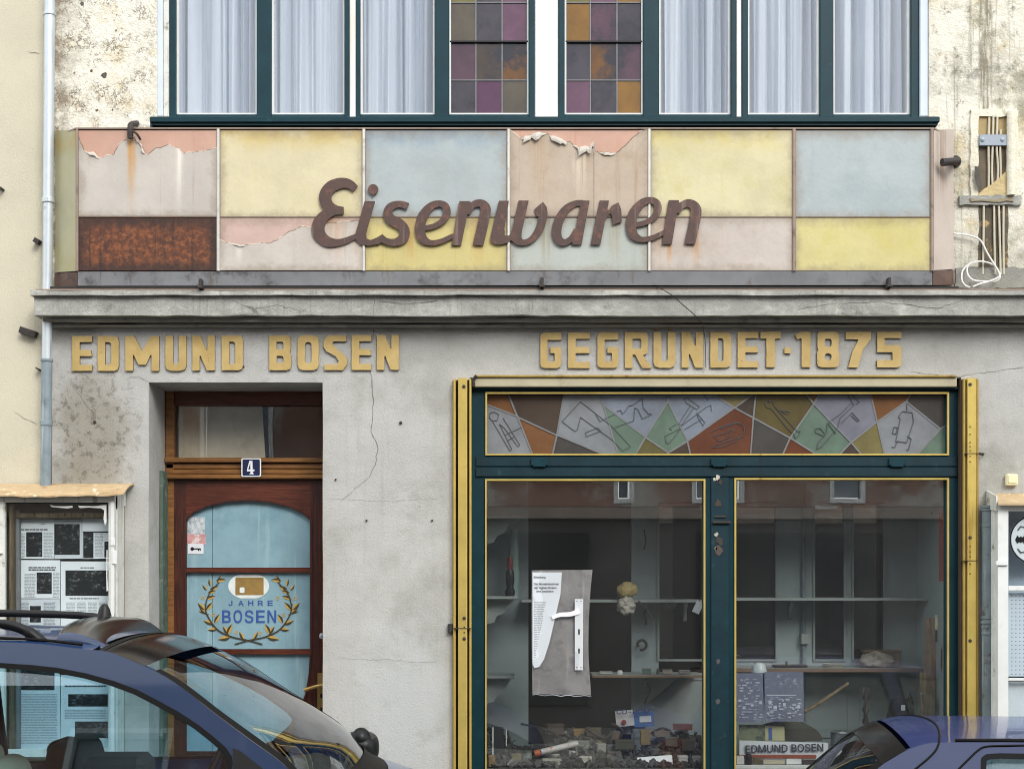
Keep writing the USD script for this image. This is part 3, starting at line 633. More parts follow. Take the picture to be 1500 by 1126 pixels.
plate = th('house_number_plate', 'small dark blue enamel plate with white number 4 above the door', 'number plate', W(368, 684, dd - .06))
yp = dd - .072
xs = lambda m: m
ob(plate, 'plate', ext(rect(353.5, 671, 382.5, 698, yp).buffer(-.008).buffer(.008), yp, yp + .005), navy_enamel)
ob(plate, 'rim', ext(rect(353.5, 671, 382.5, 698, yp).buffer(-.008).buffer(.008).difference(rect(355.2, 672.6, 380.8, 696.4, yp).buffer(-.007).buffer(.007)), yp - .0018, yp + .0005), white_enamel)
k4 = unary_union([Polygon([(365.4, 674.5), (369.8, 674.5), (370.2, 687.3), (372.6, 687.3), (372.6, 690.2), (370.2, 690.2), (370.6, 692.3), (372.2, 694.4), (365.2, 694.4), (367, 692.3), (367.2, 690.2), (361.8, 690.2), (361.8, 688)]).difference(Polygon([(366.6, 678), (366.8, 687.3), (363.6, 687.3)]))])
ob(plate, 'digit', ext(p2w(k4, lambda x, y: (x, y), yp), yp - .0022, yp - .0002), white_enamel)

# ------------------------------------------------------------------ shop display window
win = holder(house, 'display_window')
wd_ = 0.03
o_in = [rect(713.5, 577, 1387, 664.5, wd_), rect(713, 704, 1030.5, 1260, wd_), rect(1078, 702.5, 1387, 1260, wd_)]
fr = sbox(SW[0] + .002, SBOT, SW[1] - .002, Z(568, wd_))
for o in o_in: fr = fr.difference(o)
ob(win, 'frame', ext(fr, wd_, wd_ + .07), teal)
ob(win, 'rail', pbx(697, 1402, 669, 683, wd_ - .008, wd_ + .0005, wd_, .003), teal_worn)
ob(win, 'rail', pbx(697, 1402, 685, 698, wd_ - .012, wd_ + .0006, wd_, .003), teal_worn)
ob(win, 'mullion', pbx(1041, 1068, 699, 1260, wd_ - .012, wd_ + .0007, wd_, .004), teal_worn)
for a in (790, 1053, 1313):
    ob(win, 'hinge_tab', pbx(a - 12, a + 12, 671, 682, wd_ - .026, wd_ - .0085, wd_, .003), teal)
    ob(win, 'hinge_tab', pbx(a - 9, a + 9, 681, 684, wd_ - .03, wd_ - .012, wd_, .002), teal)
for (a, b, cc_, d_) in ((711, 574.5, 1389.5, 667), (710.5, 701.5, 1033, 1262), (1075.5, 700, 1389.5, 1262)):
    o = rect(a, b, cc_, d_, wd_)
    ob(win, 'gold_bead', ext(o.difference(o.buffer(-.0095)), wd_ - .011, wd_ + .0006), gold)
# peeled spots and ironmongery on the mullion
def blob(a, b, r, seed, n=9):
    q = random.Random(seed); return Polygon([(X(a + r * (.5 + .7 * q.random()) * math.cos(t), wd_), Z(b - r * (.6 + .8 * q.random()) * math.sin(t), wd_)) for t in np.linspace(0, 2 * math.pi, n + 1)[:-1]]).buffer(0)
for a, b, r, s, m in ((1051, 700, 4.5, 1, bare), (1054, 705, 4, 2, iron), (1046, 702, 2.5, 11, bare), (1052, 737, 6, 3, iron), (1054, 792, 6, 4, iron), (1049, 783, 3.0, 5, bare), (1052, 806, 7, 6, M('peeled_red_brown', c('#4b3a36'), .7, .2, 20)), (1048, 803, 2.8, 7, bare), (1052, 968, 4, 8, lead_dark), (1051, 1027, 4.5, 9, lead_dark)):
    ob(win, 'peeled_spot', ext(blob(a, b, r, s), wd_ - .0145, wd_ - .0119), m)
ob(win, 'latch', pbx(1043, 1070, 763, 766.5, wd_ - .03, wd_ - .012, wd_, .002), iron); ob(win, 'latch', pbx(1046, 1063, 755, 758, wd_ - .02, wd_ - .012, wd_, .002), iron)
# head moulding
for a, b, y in ((549, 552.5, -.035), (552.5, 566.5, -.022)):
    ob(win, 'head_moulding', bx(X(694, y), X(1402, y), y, .06, Z(b, y), Z(a, y), .004), beige_trim if y > -.03 else gold_dull)
ob(win, 'head_shadow_gap', bx(SW[0] + .002, SW[1] - .002, -.004, wd_ + .05, Z(569.5, 0), Z(566.6, -.022) - .001), teal_worn)
ob(win, 'head_bracket', tube([W(694, 566, -.03), W(693, 556, -.035), W(698, 550, -.04)], .009, 8), iron)
# side pilasters of folded gold sheet
for side, edges in (('l', (664, 669.5, 672, 678, 683.5, 687.5, 690.5)), ('r', (1408, 1412.5, 1415, 1427, 1429, 1433.5, 1435))):
    zt, zb_ = Z(554, -.04), .35
    if side == 'l':
        prof = [(664, -.01, gold_dull), (668, -.045, gold), (671, -.022, gold_dark), (684.5, -.06, gold), (687, -.03, gold_dark), (690.5, -.045, gold)]
        xs0 = 662.5
    else:
        prof = [(1410.5, -.03, gold_dark), (1414.5, -.045, gold_dull), (1416, -.030, gold_dark), (1429, -.06, gold), (1430.3, -.028, gold_dark), (1434, -.04, gold_dull)]
        xs0 = 1408
    pil = holder(win, 'pilaster') if False else win
    for (xe, y, m_) in prof:
        ob(win, 'pilaster_strip', bx(X(xs0, -.04) + .0005, X(xe, -.04) - .0005, y, .028, zb_, zt - abs(y + .06) * .12, .004), m_)
        xs0 = xe
    sc_ = [(679.5, 566), (680, 905), (680, 935)] if side == 'l' else [(1421, 563), (1421, 787), (1421, 938)]
    for a, b in sc_: ob(win, 'screw', lathe([(0, -.006), (.009, -.004), (.010, .002)], W(a, b, -.06), 12, 'y'), iron)
    for b in ([927] if side == 'l' else [808, 822, 826]):
        pass
    dots = [(680, 918), (680, 926)] if side == 'l' else [(1421, b) for b in (625, 636, 648, 654, 660, 668, 676, 800, 808, 815, 826, 840)]
    for a, b in dots: ob(win, 'screw_hole', lathe([(0, -.0015), (.0042, -.001), (.0045, .001)], W(a, b, -.06), 8, 'y'), black_line)
ob(win, 'pilaster_joint', pbx(664, 690, 919.2, 920.6, -.0612, -.03, -.06), gold_dark); ob(win, 'pilaster_joint', pbx(1408, 1434, 820.4, 821.6, -.0612, -.03, -.06), gold_dark); ob(win, 'pilaster_joint', pbx(1414, 1434, 663.4, 664.6, -.0612, -.03, -.06), gold_dark)
ob(win, 'side_hook', cyl(W(1430, 664, -.02), W(1441, 665, -.03), .007), iron); ob(win, 'side_hook', pbx(656, 664, 913, 927, -.03, .0, -.02, .004), iron)

# stained glass strip with tools: each piece of glass and the lead between
A6 = lambda x, y: (680 + x / 3.947, 540 + y / 3.947)
A7 = lambda x, y: (1040 + x / 3.75, 540 + y / 3.75)
SGP = [('orange', A6, [(125, 140), (252, 140), (305, 275), (125, 205)]), ('brown', A6, [(252, 140), (578, 140), (535, 385), (310, 280)]),
    ('grey_white', A6, [(125, 205), (308, 275), (395, 495), (125, 495)]), ('orange', A6, [(310, 280), (535, 385), (510, 495), (395, 495)]),
    ('white', A6, [(578, 140), (775, 140), (803, 205), (890, 495), (805, 495), (537, 383)]), ('grey', A6, [(537, 383), (805, 495), (510, 495)]),
    ('blue', A6, [(775, 140), (1165, 140), (1178, 185), (1048, 396), (803, 207)]), ('green', A6, [(803, 207), (1048, 396), (990, 495), (890, 495)]),
    ('green', A6, [(1178, 187), (1290, 418), (1180, 485), (1048, 396)]), ('olive', A6, [(1048, 396), (1180, 485), (1170, 495), (990, 495)]),
    ('blue', 'px', [(980, 575), (1042, 575), (1043, 577), (1075, 597), (1006.8, 646), (978.5, 587.5)]),
    ('yellow', A7, [(5, 130), (252, 130), (135, 214)]), ('brown', A7, [(252, 130), (238, 270), (135, 214)]),
    ('rust', 'px', [(1076, 597), (1103.5, 612), (1099.5, 668), (1012, 668), (1006.8, 646)]), ('brown', 'px', [(979, 663), (1006.8, 646), (1012, 668), (978, 668)]),
    ('ochre', A7, [(252, 130), (520, 130), (570, 193), (440, 380), (238, 270)]), ('grey', A7, [(238, 270), (440, 380), (400, 470), (222, 470)]),
    ('rust', A7, [(440, 380), (585, 470), (400, 470)]), ('orange', A7, [(520, 130), (605, 130), (570, 193)]),
    ('green', A7, [(570, 193), (775, 404), (712, 470), (585, 470), (440, 380)]), ('mauve', A7, [(605, 130), (880, 130), (918, 292), (775, 404), (570, 193)]),
    ('orange', A7, [(880, 130), (1110, 130), (1078, 180), (918, 292)]), ('brown', A7, [(775, 404), (830, 470), (712, 470)]),
    ('yellow', A7, [(918, 292), (958, 470), (830, 470), (775, 404)]), ('white', A7, [(1078, 180), (1265, 330), (1140, 470), (958, 470), (918, 292)]),
    ('grey', A7, [(1110, 130), (1310, 130), (1310, 300), (1265, 330), (1078, 180)]), ('green', A7, [(1265, 330), (1310, 300), (1310, 470), (1140, 470)])]
yg = wd_ + .035
rim = rect(712, 575.5, 1388.5, 666, yg)
used = []
for k, (cn, f, pts) in enumerate(SGP):
    q = [p if f == 'px' else f(*p) for p in pts]
    pl = pp(q, yg).intersection(rim); inner = pl.buffer(-.0035)
    if inner.is_empty: continue
    used.append(inner)
    m_ = SG['white' if cn == 'grey_white' else cn]
    off = rng.uniform(-.0015, .0015)
    ob(win, 'stained_piece', ext(inner, yg + off, yg + .006 + off), m_)
ob(win, 'lead_cames', ext(rim.difference(unary_union(used).buffer(-.0008)), yg - .003, yg + .008), lead)
# painted outlines of the tools
def outl(f, pts, closed=False):
    q = np.array([f(*p) for p in (pts + [pts[0]] if closed else pts)])
    return LineString([(X(a, yg), Z(b, yg)) for a, b in q]).buffer(.0016)
T = [outl(A6, [(150, 255), (175, 250), (200, 265), (190, 300), (160, 300), (145, 280)], True), outl(A6, [(165, 305), (265, 475), (275, 465), (205, 320), (235, 345), (310, 450), (322, 440), (225, 285)]), outl(A6, [(240, 380), (330, 340)]), outl(A6, [(250, 415), (285, 395)]),
    outl(A6, [(672, 190), (565, 305), (640, 362), (655, 352), (672, 280), (855, 410), (915, 475), (962, 450), (850, 330), (705, 215)], True), outl(A6, [(700, 370), (770, 340), (790, 360), (705, 392)], True),
    outl(A6, [(760, 265), (785, 305), (870, 262)]), outl(A6, [(885, 245), (905, 240), (915, 262), (935, 240), (950, 215), (975, 210), (1030, 172), (1035, 225), (1065, 260), (1085, 262), (1030, 290), (1005, 235), (985, 225), (980, 300), (870, 340)]),
    outl(A6, [(1270, 175), (1290, 170), (1360, 220), (1345, 235), (1285, 200)], True), outl(A6, [(1305, 215), (1240, 320), (1255, 328), (1325, 228)]), outl(A6, [(1160, 390), (1250, 345), (1215, 395), (1180, 435), (1165, 425)], True), outl(A6, [(1255, 330), (1395, 225), (1425, 210), (1430, 245)]), outl(A6, [(1275, 350), (1375, 290)]), outl(A6, [(1345, 255), (1390, 310), (1380, 330), (1350, 280)], True), outl(A6, [(1385, 155), (1410, 180)]), outl(A6, [(1200, 355), (1185, 345), (1225, 320)]),
    outl(A7, [(0, 350), (60, 320), (140, 295), (185, 310), (190, 350), (140, 400), (60, 430), (10, 430)]), outl(A7, [(20, 370), (90, 350), (130, 330), (110, 370), (50, 400)], True), outl(A7, [(60, 330), (150, 295)]), outl(A7, [(30, 420), (180, 370)]),
    outl(A7, [(300, 190), (320, 170), (330, 185), (345, 175), (355, 205), (440, 300), (480, 345), (495, 340), (490, 360), (470, 385), (462, 360), (420, 320), (340, 220), (310, 210)], True), outl(A7, [(395, 230), (440, 235), (420, 250), (385, 225)], True),
    outl(A7, [(755, 145), (790, 200), (715, 270), (700, 325), (665, 365), (610, 430), (585, 440), (595, 405), (640, 350), (645, 300), (720, 245), (775, 190)]), outl(A7, [(785, 150), (820, 185), (800, 195)]), outl(A7, [(720, 300), (780, 240), (820, 285), (808, 288), (775, 255)]), outl(A7, [(630, 370), (580, 350), (578, 330), (605, 325), (630, 355)]), outl(A7, [(650, 300), (690, 355)]),
    outl(A7, [(1080, 195), (1082, 230)]), outl(A7, [(1050, 240), (1035, 265), (1045, 275), (1020, 400), (1040, 400), (1080, 405), (1118, 290), (1110, 240), (1060, 235)], True), outl(A7, [(1010, 320), (1030, 322), (1020, 360), (1002, 355)], True), outl(A7, [(998, 430), (1015, 430), (1030, 395)]), outl(A7, [(1085, 370), (1105, 385), (1090, 445), (1080, 445)])]
for k, t_ in enumerate(T): ob(win, 'tool_outline', ext(t_.intersection(rim), yg - .0036 - .00004 * k, yg - .0022), drawn)
for a, b, cc_, dd_ in ((712, 700, 1032, 1262), (1076, 700, 1389, 1262)):
    ob(win, 'shop_pane', pbx(a, cc_, b, dd_, wd_ + .03, wd_ + .036, wd_), shop_glass)

# display box behind the shop panes
BK = 0.85
xl_, xr_ = SW[0] + .02, SW[1] - .02
FLZ = Z(1118, .35)
ob(win, 'display_floor', bx(xl_, xr_, wd_ + .075, BK, FLZ - .03, FLZ), M('floor_cloth_dark', c('#55564e'), .9, .2, 6))
ob(win, 'display_ceiling', bx(xl_ - .02, xr_ + .02, wd_ + .075, 2.4, Z(572, .05) , Z(560, .05)), dark_room)
ob(win, 'display_side', bx(xl_ - .02, xl_, wd_ + .072, BK, FLZ - .4, Z(572, .05)), board_blue); ob(win, 'display_side', bx(xr_, xr_ + .02, wd_ + .072, BK, FLZ - .4, Z(572, .05)), board_blue)
bwall = sbox(xl_, FLZ - .4, xr_, Z(600, BK))
for (a, b, cc_, d_) in ((774, 600, 925, 1090), (965, 735, 1030, 985), (1062, 735, 1137, 966), (1193, 735, 1237, 966), (1250, 735, 1295, 966)):
    bwall = bwall.difference(rect(a, b, cc_, d_, BK))
ob(win, 'display_back', ext(bwall, BK, BK + .03), board_blue)
for (a, b, cc_, d_) in ((925, 988, 1045, 1080), (1060, 1003, 1160, 1080), (1166, 1003, 1250, 1080), (1256, 1003, 1340, 1080)):
    r_ = rect(a + 4, b + 3, cc_ - 4, d_, BK - .01); ob(win, 'back_panel', ext(r_.difference(r_.buffer(-.018)), BK - .008, BK - .0005), board_blue)
for (a, cc_) in ((1062, 1137), (1193, 1237), (1250, 1295), (965, 1030)):
    ob(win, 'back_glass', pbx(a, cc_, 737, 967, BK + .012, BK + .016, BK), shop_glass)
    r_ = rect(a - 2, 737, cc_ + 2, 968, BK - .01); ob(win, 'back_frame', ext(r_.difference(r_.buffer(-.012)), BK - .012, BK - .0007), shelf_grey)
ob(win, 'room_back', bx(xl_ - .6, xr_ + .6, 2.4, 2.45, .2, 3.0), dark_room); ob(win, 'room_side', bx(xl_ - .62, xl_ - .6, BK + .04, 2.4, .2, 3.0), dark_room); ob(win, 'room_side', bx(xr_ + .6, xr_ + .62, BK + .04, 2.4, .2, 3.0), dark_room); ob(win, 'room_floor', bx(xl_ - .6, xr_ + .6, BK + .04, 2.4, .18, .2), dark_room)

# ------------------------------------------------------------------ upper window band
uw = holder(house, 'upper_window')
yu = .05
SB = Z(168, yu)
def ubx(a, b, y0, y1, z0=SB - .02, z1=UTOP, bev=.004): return bx(X(a, yu), X(b, yu), y0, y1, z0, z1, bev)
for a, b in ((249, 258.5), (377, 398), (505, 512), (522, 528), (637, 658), (774.5, 783), (818, 827), (942, 965), (1070, 1078), (1086, 1095), (1200, 1220), (1333, 1345)):
    ob(uw, 'post', ubx(a, b, yu - .02, yu + .05), teal)
for a, b in ((512.2, 521.8), (783.3, 817.7), (1078.2, 1085.8)):
    ob(uw, 'white_post', ubx(a, b, yu - .012, yu + .05), white_paint)
for a, b in ((228.5, 240.5), (1345.3, 1358)):
    ob(uw, 'reveal_strip', ubx(a, b, .012, yu + .05), blue_white)
ob(uw, 'reveal_strip', ubx(240.7, 248.8, .02, yu + .05), white_dirty)
panes = [(258.5, 377), (398, 505), (528, 637), (965, 1070), (1095, 1200), (1220, 1333)]
for a, b in panes:
    r_ = sbox(X(a, yu) + .0008, SB, X(b, yu) - .0008, UTOP)
    ob(uw, 'sash', ext(r_.difference(r_.buffer(-.010)), yu + .004, yu + .045), white_paint)
    ob(uw, 'pane', bx(X(a, yu) + .008, X(b, yu) - .008, yu + .02, yu + .025, SB + .008, UTOP - .01), pane_glass)
    ob(uw, 'lower_rail', bx(X(a, yu), X(b, yu), yu - .01, yu + .05, SB - .03, SB - .001, .003), teal)
for a, b in ((658, 774.5), (827, 942)):
    r_ = sbox(X(a, yu) + .0008, SB, X(b, yu) - .0008, UTOP)
    ob(uw, 'sash', ext(r_.difference(r_.buffer(-.009)), yu + .002, yu + .045), white_paint)
    ob(uw, 'lower_rail', bx(X(a, yu), X(b, yu), yu - .01, yu + .05, SB - .03, SB - .001, .003), teal)
ob(uw, 'head', bx(X(228), X(1361), -.02, .3, UTOP - .06, UTOP), teal)
RA = [['lime', 'slate', 'mauve'], ['olive', 'slate', 'mauve'], ['plum', 'umber', 'ochre_dark'], ['slate', 'purple', 'olive']]
RB = [['lime', 'mauve', 'ochre'], ['ochre', 'plum', 'slate'], ['slate', 'ochre_dark', 'plum'], ['mauve', 'slate', 'ochre']]
rows = [(-60, 2.5), (3, 59.5), (62, 116), (117, 166)]
for cols, R in (((660, 697, 735.5, 772.5), RA), ((829.5, 865, 904, 940), RB)):
    for ri, (b0, b1) in enumerate(rows):
        for ci in range(3):
            a0, a1 = cols[ci], cols[ci + 1]
            ob(uw, 'stained_piece', pbx(a0 + .7, a1 - .7, b0 + .7, b1 - .7, yu + .018 + rng.uniform(-.001, .001), yu + .024, yu), UG[R[ri][ci]])
    ob(uw, 'stained_piece', bx(X(cols[0], yu), X(cols[3], yu), yu + .018, yu + .024, Z(-61, yu), UTOP - .06), UG['olive'])
    for ci in (1, 2): ob(uw, 'lead_came', bx(X(cols[ci] - .8, yu), X(cols[ci] + .8, yu), yu + .013, yu + .02, SB, UTOP - .06), lead)
    for b in (2.7, 116.5): ob(uw, 'lead_came', pbx(cols[0], cols[3], b - .7, b + .7, yu + .012, yu + .02, yu), lead)
    ob(uw, 'glazing_bar', pbx(cols[0] - 1, cols[3] + 1, 59.6, 61.9, yu + .002, yu + .022, yu), black_pl)
sill = bx(X(219, -.13), X(1377, -.13), -.13, .048, Z(179, -.13), Z(170.5, -.13), .005)
ob(uw, 'sill', sill, teal)
ob(uw, 'sill_strip', bx(X(221, -.12), X(1374, -.12), -.115, -.002, Z(179, -.13) - .012, Z(179, -.13) - .001), teal_worn)
ob(uw, 'sill_end', bx(X(219, -.13) + .001, X(219, -.13) + .012, -.12, -.002, Z(189, -.1), Z(180, -.1)), teal_worn)
# net curtains hanging in deep folds behind the panes
g = G()
cn_ = g.noise(240, 2, .6)
fold = g.noise(1.0, 3, .55, vs=(7.5, 0.01, 0.22), dist=.3)
cur = g.add('diffuse_bsdf', 'BSDF', color=g.mix(g.step(fold, .25, .75), c('#c0cadb'), c('#e2e8f2')))
tl_ = g.add('translucent_bsdf', 'BSDF', color=c('#ccd4e2')); mx_ = g.add('mix_closure', 'closure', fac=0.25, closure1=cur, closure2=tl_)
tr_ = g.add('transparent_bsdf', 'BSDF', color=(1, 1, 1))
curtain_mat = g.done('net_curtain', g.add('mix_closure', 'closure', fac=g.add('map_range', 'result', value=g.plus(g.mul(cn_, .4), g.mul(g.step(fold, .35, .65), .35)), from_min=0.05, from_max=.62, to_min=.70, to_max=.99), closure1=tr_, closure2=mx_))
for ci, (a, b) in enumerate(panes):
    r_ = np.random.default_rng(40 + ci)
    n = 150; u = np.linspace(0, 1, n); x0_, x1_ = X(a, .2) - .01, X(b, .2) + .01
    ph = np.cumsum(r_.uniform(.3, 1.9, n)) ; ph = ph / ph[-1] * 2 * np.pi * r_.uniform(7, 9)
    P = []
    zz = np.linspace(SB - .04, UTOP + .05, 10)
    for z in zz:
        k = (z - SB) / 1.5
        amp = np.interp(u, np.linspace(0, 1, 12), r_.uniform(.004, .040, 12)) if z == zz[0] else amp
        y = .19 + amp * np.sin(ph + .5 * k * np.sin(u * 9 + ci)) + .35 * amp * np.sin(2.3 * ph + 1)
        xx = x0_ + (x1_ - x0_) * u + .012 * np.sin(ph * .5 + k)
        P.append(np.stack([xx, y, np.full(n, z)], 1))
    ob(uw, 'curtain', grid(np.array(P)), curtain_mat, smooth=True)
room_grey = M('upper_room', c('#7d858f'), .9, .1, 1)
ob(uw, 'room_lining', bx(X(228), X(1361), 1.2, 1.25, SB - .2, UTOP + .3), room_grey)

# ================================================================== neighbours
nb = th('neighbour_house', 'plain cream rendered house at the left edge beside the drainpipe', 'house', (-6, 0, 0))
ob(nb, 'wall', bx(-9, X(67, .02), .02, 8, 0, 7.4), plaster_cream)
ob(nb, 'roof', trimesh.convex.convex_hull(np.array([[-9.1, -.2, 7.401], [X(67), -.2, 7.401], [-9.1, 8.3, 7.401], [X(67), 8.3, 7.401], [-9.1, 4, 10], [X(67), 4, 10]])), M('roof_tiles_dark', c('#54352c'), 0.8, 0.2, 5))
for pts, s in (([(22, 603), (35, 612), (55, 622)], 21), ([(40, 76), (58, 79)], 22)): 
    P_ = pts; crack(nb, P_, .004, .0185, seed=s)
for (a, b, w_, h_) in ((42, 487, 12, 9), (55, 354, 4, 7), (2, 277, 3, 4), (57, 541, 3, 2)):
    ob(nb, 'wall_iron', ext(affinity.rotate(rect(a - w_, b - h_ / 2, a + w_, b + h_ / 2, 0), -18 if w_ > 8 else -30, 'centroid'), -.03, .021), iron)

op = th('opposite_house', 'dark brick house across the street, seen only mirrored in the panes', 'house', (0, -10, 0))
brick_dark = M('brick_dark', c('#8d6654'), .85, .3, 3, dirt=(c('#a49d94'), .5, .6, .8))
ob(op, 'lower_wall', bx(-13, 13, -10.5, -10, .13, 2.60), M('shopfront_dark', c('#474541'), .8, .2, 2))
wins = [(-7.2, .9), (-5.2, .9), (-3.4, .9), (-1.9, .9), (1.33, .24), (2.45, .62), (3.99, .42), (5.6, .9), (7.4, .9)]
upo = sbox(-13, 2.76, 13, 6.3)
for x_, w_ in wins:
    upo = upo.difference(sbox(x_ - w_ / 2, 2.80, x_ + w_ / 2, 4.5)).difference(sbox(x_ - w_ / 2, 5.0, x_ + w_ / 2, 6.05))
ob(op, 'upper_wall', ext(upo, -10.4, -10), brick_dark)
ob(op, 'string_course', bx(-13, 13, -10.4, -9.93, 2.61, 2.75, .01), M('course_pale', c('#8f7f72'), .8, .2, 3))
for x_, w_ in wins:
    for z0, z1 in ((2.80, 4.5), (5.0, 6.05)):
        o = sbox(x_ - w_ / 2, z0, x_ + w_ / 2, z1)
        wf = ob(op, 'window', ext(o.difference(o.buffer(-.05)), -10.08, -9.985), white_paint)
        ob(wf, 'pane', bx(x_ - w_ / 2 + .07, x_ + w_ / 2 - .07, -10.1, -10.08, z0 + .07, z1 - .07), room_grey)
ob(op, 'roof', trimesh.convex.convex_hull(np.array([[-13.1, -9.7, 6.3], [13.1, -9.7, 6.3], [-13.1, -18, 6.3], [13.1, -18, 6.3], [-13.1, -14, 7.9], [13.1, -14, 7.9]])), stage.GetPrimAtPath('/World/Looks/roof_tiles') and UsdShade.Material.Get(stage, '/World/Looks/roof_tiles'))
for k, (x0_, x1_) in enumerate(((-11, -8), (-6.4, -3.2), (-1.8, .9), (2.2, 4.4), (6, 9.5))):
    ob(op, 'shop_opening', bx(x0_, x1_, -9.99, -9.96, .4, 2.45, .005), M('opening_dark', c('#151517'), .5, .1, 2) if k == 0 else UsdShade.Material.Get(stage, '/World/Looks/opening_dark'))

# ================================================================== the shop sign
sf = -.17
sign = th('shop_sign', 'long weathered panel sign with brown script lettering Eisenwaren', 'shop sign', (X(740, sf), sf, Z(400, sf)))
def spx(a0, a1, b0, b1, y0, y1, b=0.0): return pbx(a0, a1, b0, b1, y0, y1, sf, b)
ob(sign, 'box_back', trimesh.convex.convex_hull(np.array([W(a, b, sf) + [0, .012, 0] for a in (114, 1364) for b in (192, 396)] + [[X(a, -.02), -.004, Z(b, -.02)] for a in (82, 1396) for b in (190, 416)])), sign_brown)
col = [113.5, 320, 533, 745, 951, 1163, 1365]
topm = [p_salmon, p_yel1, p_blue, p_salmon, p_yel3, p_blue2]; botm = [rust_panel, p_pink, p_yel2, p_blue3, p_beige2, p_yel4]
for i in range(6):
    a0, a1 = col[i] + 1.2, col[i + 1] - 1.2
    for b0, b1, m_ in ((190.5, 317.4, topm[i]), (318.8, 396.5, botm[i])):
        t0 = rng.uniform(-.0012, .0012)
        ob(sign, 'panel', spx(a0, a1, b0, b1, sf + t0, sf + .010, .002), m_)
def ragged(pts, low, d, seed, amp=1.3):
    r = random.Random(seed); out = []
    for (a, b), (e, f) in zip(pts[:-1], pts[1:]):
        n = max(2, int(math.hypot(e - a, f - b) / 4))
        for k in range(n): out.append((a + (e - a) * k / n, b + (f - b) * k / n + r.uniform(-amp, amp)))
    out.append(pts[-1])
    return out, pp(out + [(pts[-1][0], low), (pts[0][0], low)], d)
def torn_rim(parent, edge, d):
    ob(parent, 'torn_rim', tube(np.array([W(a, b, d) for a, b in edge]), .0026, 5), torn_brown)
def curl(parent, edge, sel, r0, mat, d, seed):
    """torn film rolling forward along its torn edge between the picture columns in sel"""
    q = random.Random(seed); P = []
    e = [p for p in edge if sel[0] <= p[0] <= sel[1]]
    for k, (a, b) in enumerate(e):
        r = r0 * (0.35 + .5 * abs(math.sin(k * .9 + seed)) + .5 * q.random()) * min(1, .15 + k * .5, .15 + (len(e) - 1 - k) * .5); o = W(a, b, d); sk = q.uniform(-.4, .4) * r
        P.append([o + [sk * t, -r * math.sin(t) * .8 - .0005, -r * (1 - math.cos(t)) * 1.25 + .25 * r * math.sin(t)] for t in np.linspace(0, 2.0, 5)])
    ob(parent, 'curled_film', grid(np.array(P)), mat)
e1, f1 = ragged([(115.5, 202), (124, 222), (136, 224), (146, 232), (156, 229), (167, 226), (173, 213), (185, 205), (198, 202), (207, 213), (215, 229), (226, 219), (247, 212), (262, 218), (268, 224), (292, 222), (318, 217)], 316.8, sf, 1)
ob(sign, 'loose_film', ext(f1, sf - .0045, sf - .0018), p_beige)
for e_ in (e1,): torn_rim(sign, e_, sf - .0030)
curl(sign, e1, (124, 147), .010, film_back, sf - .004, 2); curl(sign, e1, (197, 217), .010, film_back, sf - .004, 4)
e2, f2 = ragged([(747, 190), (757, 197), (763, 203), (775, 198), (785, 194), (800, 196), (818, 203), (835, 209), (848, 217), (863, 215), (870, 209), (873, 222), (890, 224), (903, 223), (916, 214), (930, 200), (938, 193), (949, 188.5)], 316.8, sf, 5)
ob(sign, 'loose_film', ext(f2, sf - .0045, sf - .0018), p_tan)
torn_rim(sign, e2, sf - .0030)
curl(sign, e2, (762, 800), .022, film_back, sf - .004, 3); curl(sign, e2, (801, 834), .026, film_back, sf - .004, 6); curl(sign, e2, (836, 871), .030, film_back, sf - .004, 9); curl(sign, e2, (874, 906), .012, film_back, sf - .004, 12)
ob(sign, 'film_seam', spx(869.3, 870.3, 222, 316.5, sf - .0055, sf - .0046), alu_brown)
e3, f3 = ragged([(321.5, 352), (335, 357), (347, 358), (360, 360), (378, 357), (398, 355), (410, 349), (424, 340), (443, 331), (455, 334), (472, 328), (500, 325), (531, 322)], 396.2, sf, 7)
ob(sign, 'loose_film', ext(f3, sf - .0045, sf - .0018), film_low)
torn_rim(sign, e3, sf - .0030)
curl(sign, e3, (336, 362), .009, film_back, sf - .004, 5)
for k, a in enumerate(col[1:]):
    w_ = 1.9 if k < 4 else 2.0
    ob(sign, 'cover_strip_edge', spx(a - w_ - .9, a + w_ + .9, 190, 397.2, sf - .004, sf + .003), alu_brown)
    ob(sign, 'cover_strip', spx(a - w_, a + w_, 189.5, 397.5, sf - .012, sf + .002, .003), alu if k < 4 else alu_brown)
ob(sign, 'cover_strip', spx(111.6, 115, 189.5, 397.5, sf - .008, sf + .002, .002), alu_brown)
ob(sign, 'joint_strip', spx(115.2, 1362.6, 317.8, 318.5, sf - .0028, sf + .003), alu_brown)
ob(sign, 'top_edge', trimesh.convex.convex_hull(np.array([[X(a, y), y, Z(b, sf)] for a, y in ((111, sf - .008), (1367.5, sf - .008), (80, -.003), (1397, -.003)) for b in (189.6, 187.4)])), alu_brown)
def quad_plate(name, q, mat, t=.006):
    """a plate through four corners, thickened inward"""
    q = np.array(q, float); n = np.cross(q[1] - q[0], q[3] - q[0]); n /= np.linalg.norm(n)
    if n[1] > 0: n = -n
    return ob(sign, name, trimesh.convex.convex_hull(np.vstack([q, q - n * t])), mat)
quad_plate('splayed_end', [W(110.8, 191, sf), W(110.8, 397, sf), [X(81, -.02), -.02, Z(399, -.02)], [X(81, -.02), -.02, Z(191, -.02)]], p_splay_y)
quad_plate('splayed_end', [W(1367.6, 191, sf), W(1367.6, 396, sf), [X(1397, -.02), -.02, Z(394, -.02)], [X(1397, -.02), -.02, Z(189, -.02)]], p_splay_b)
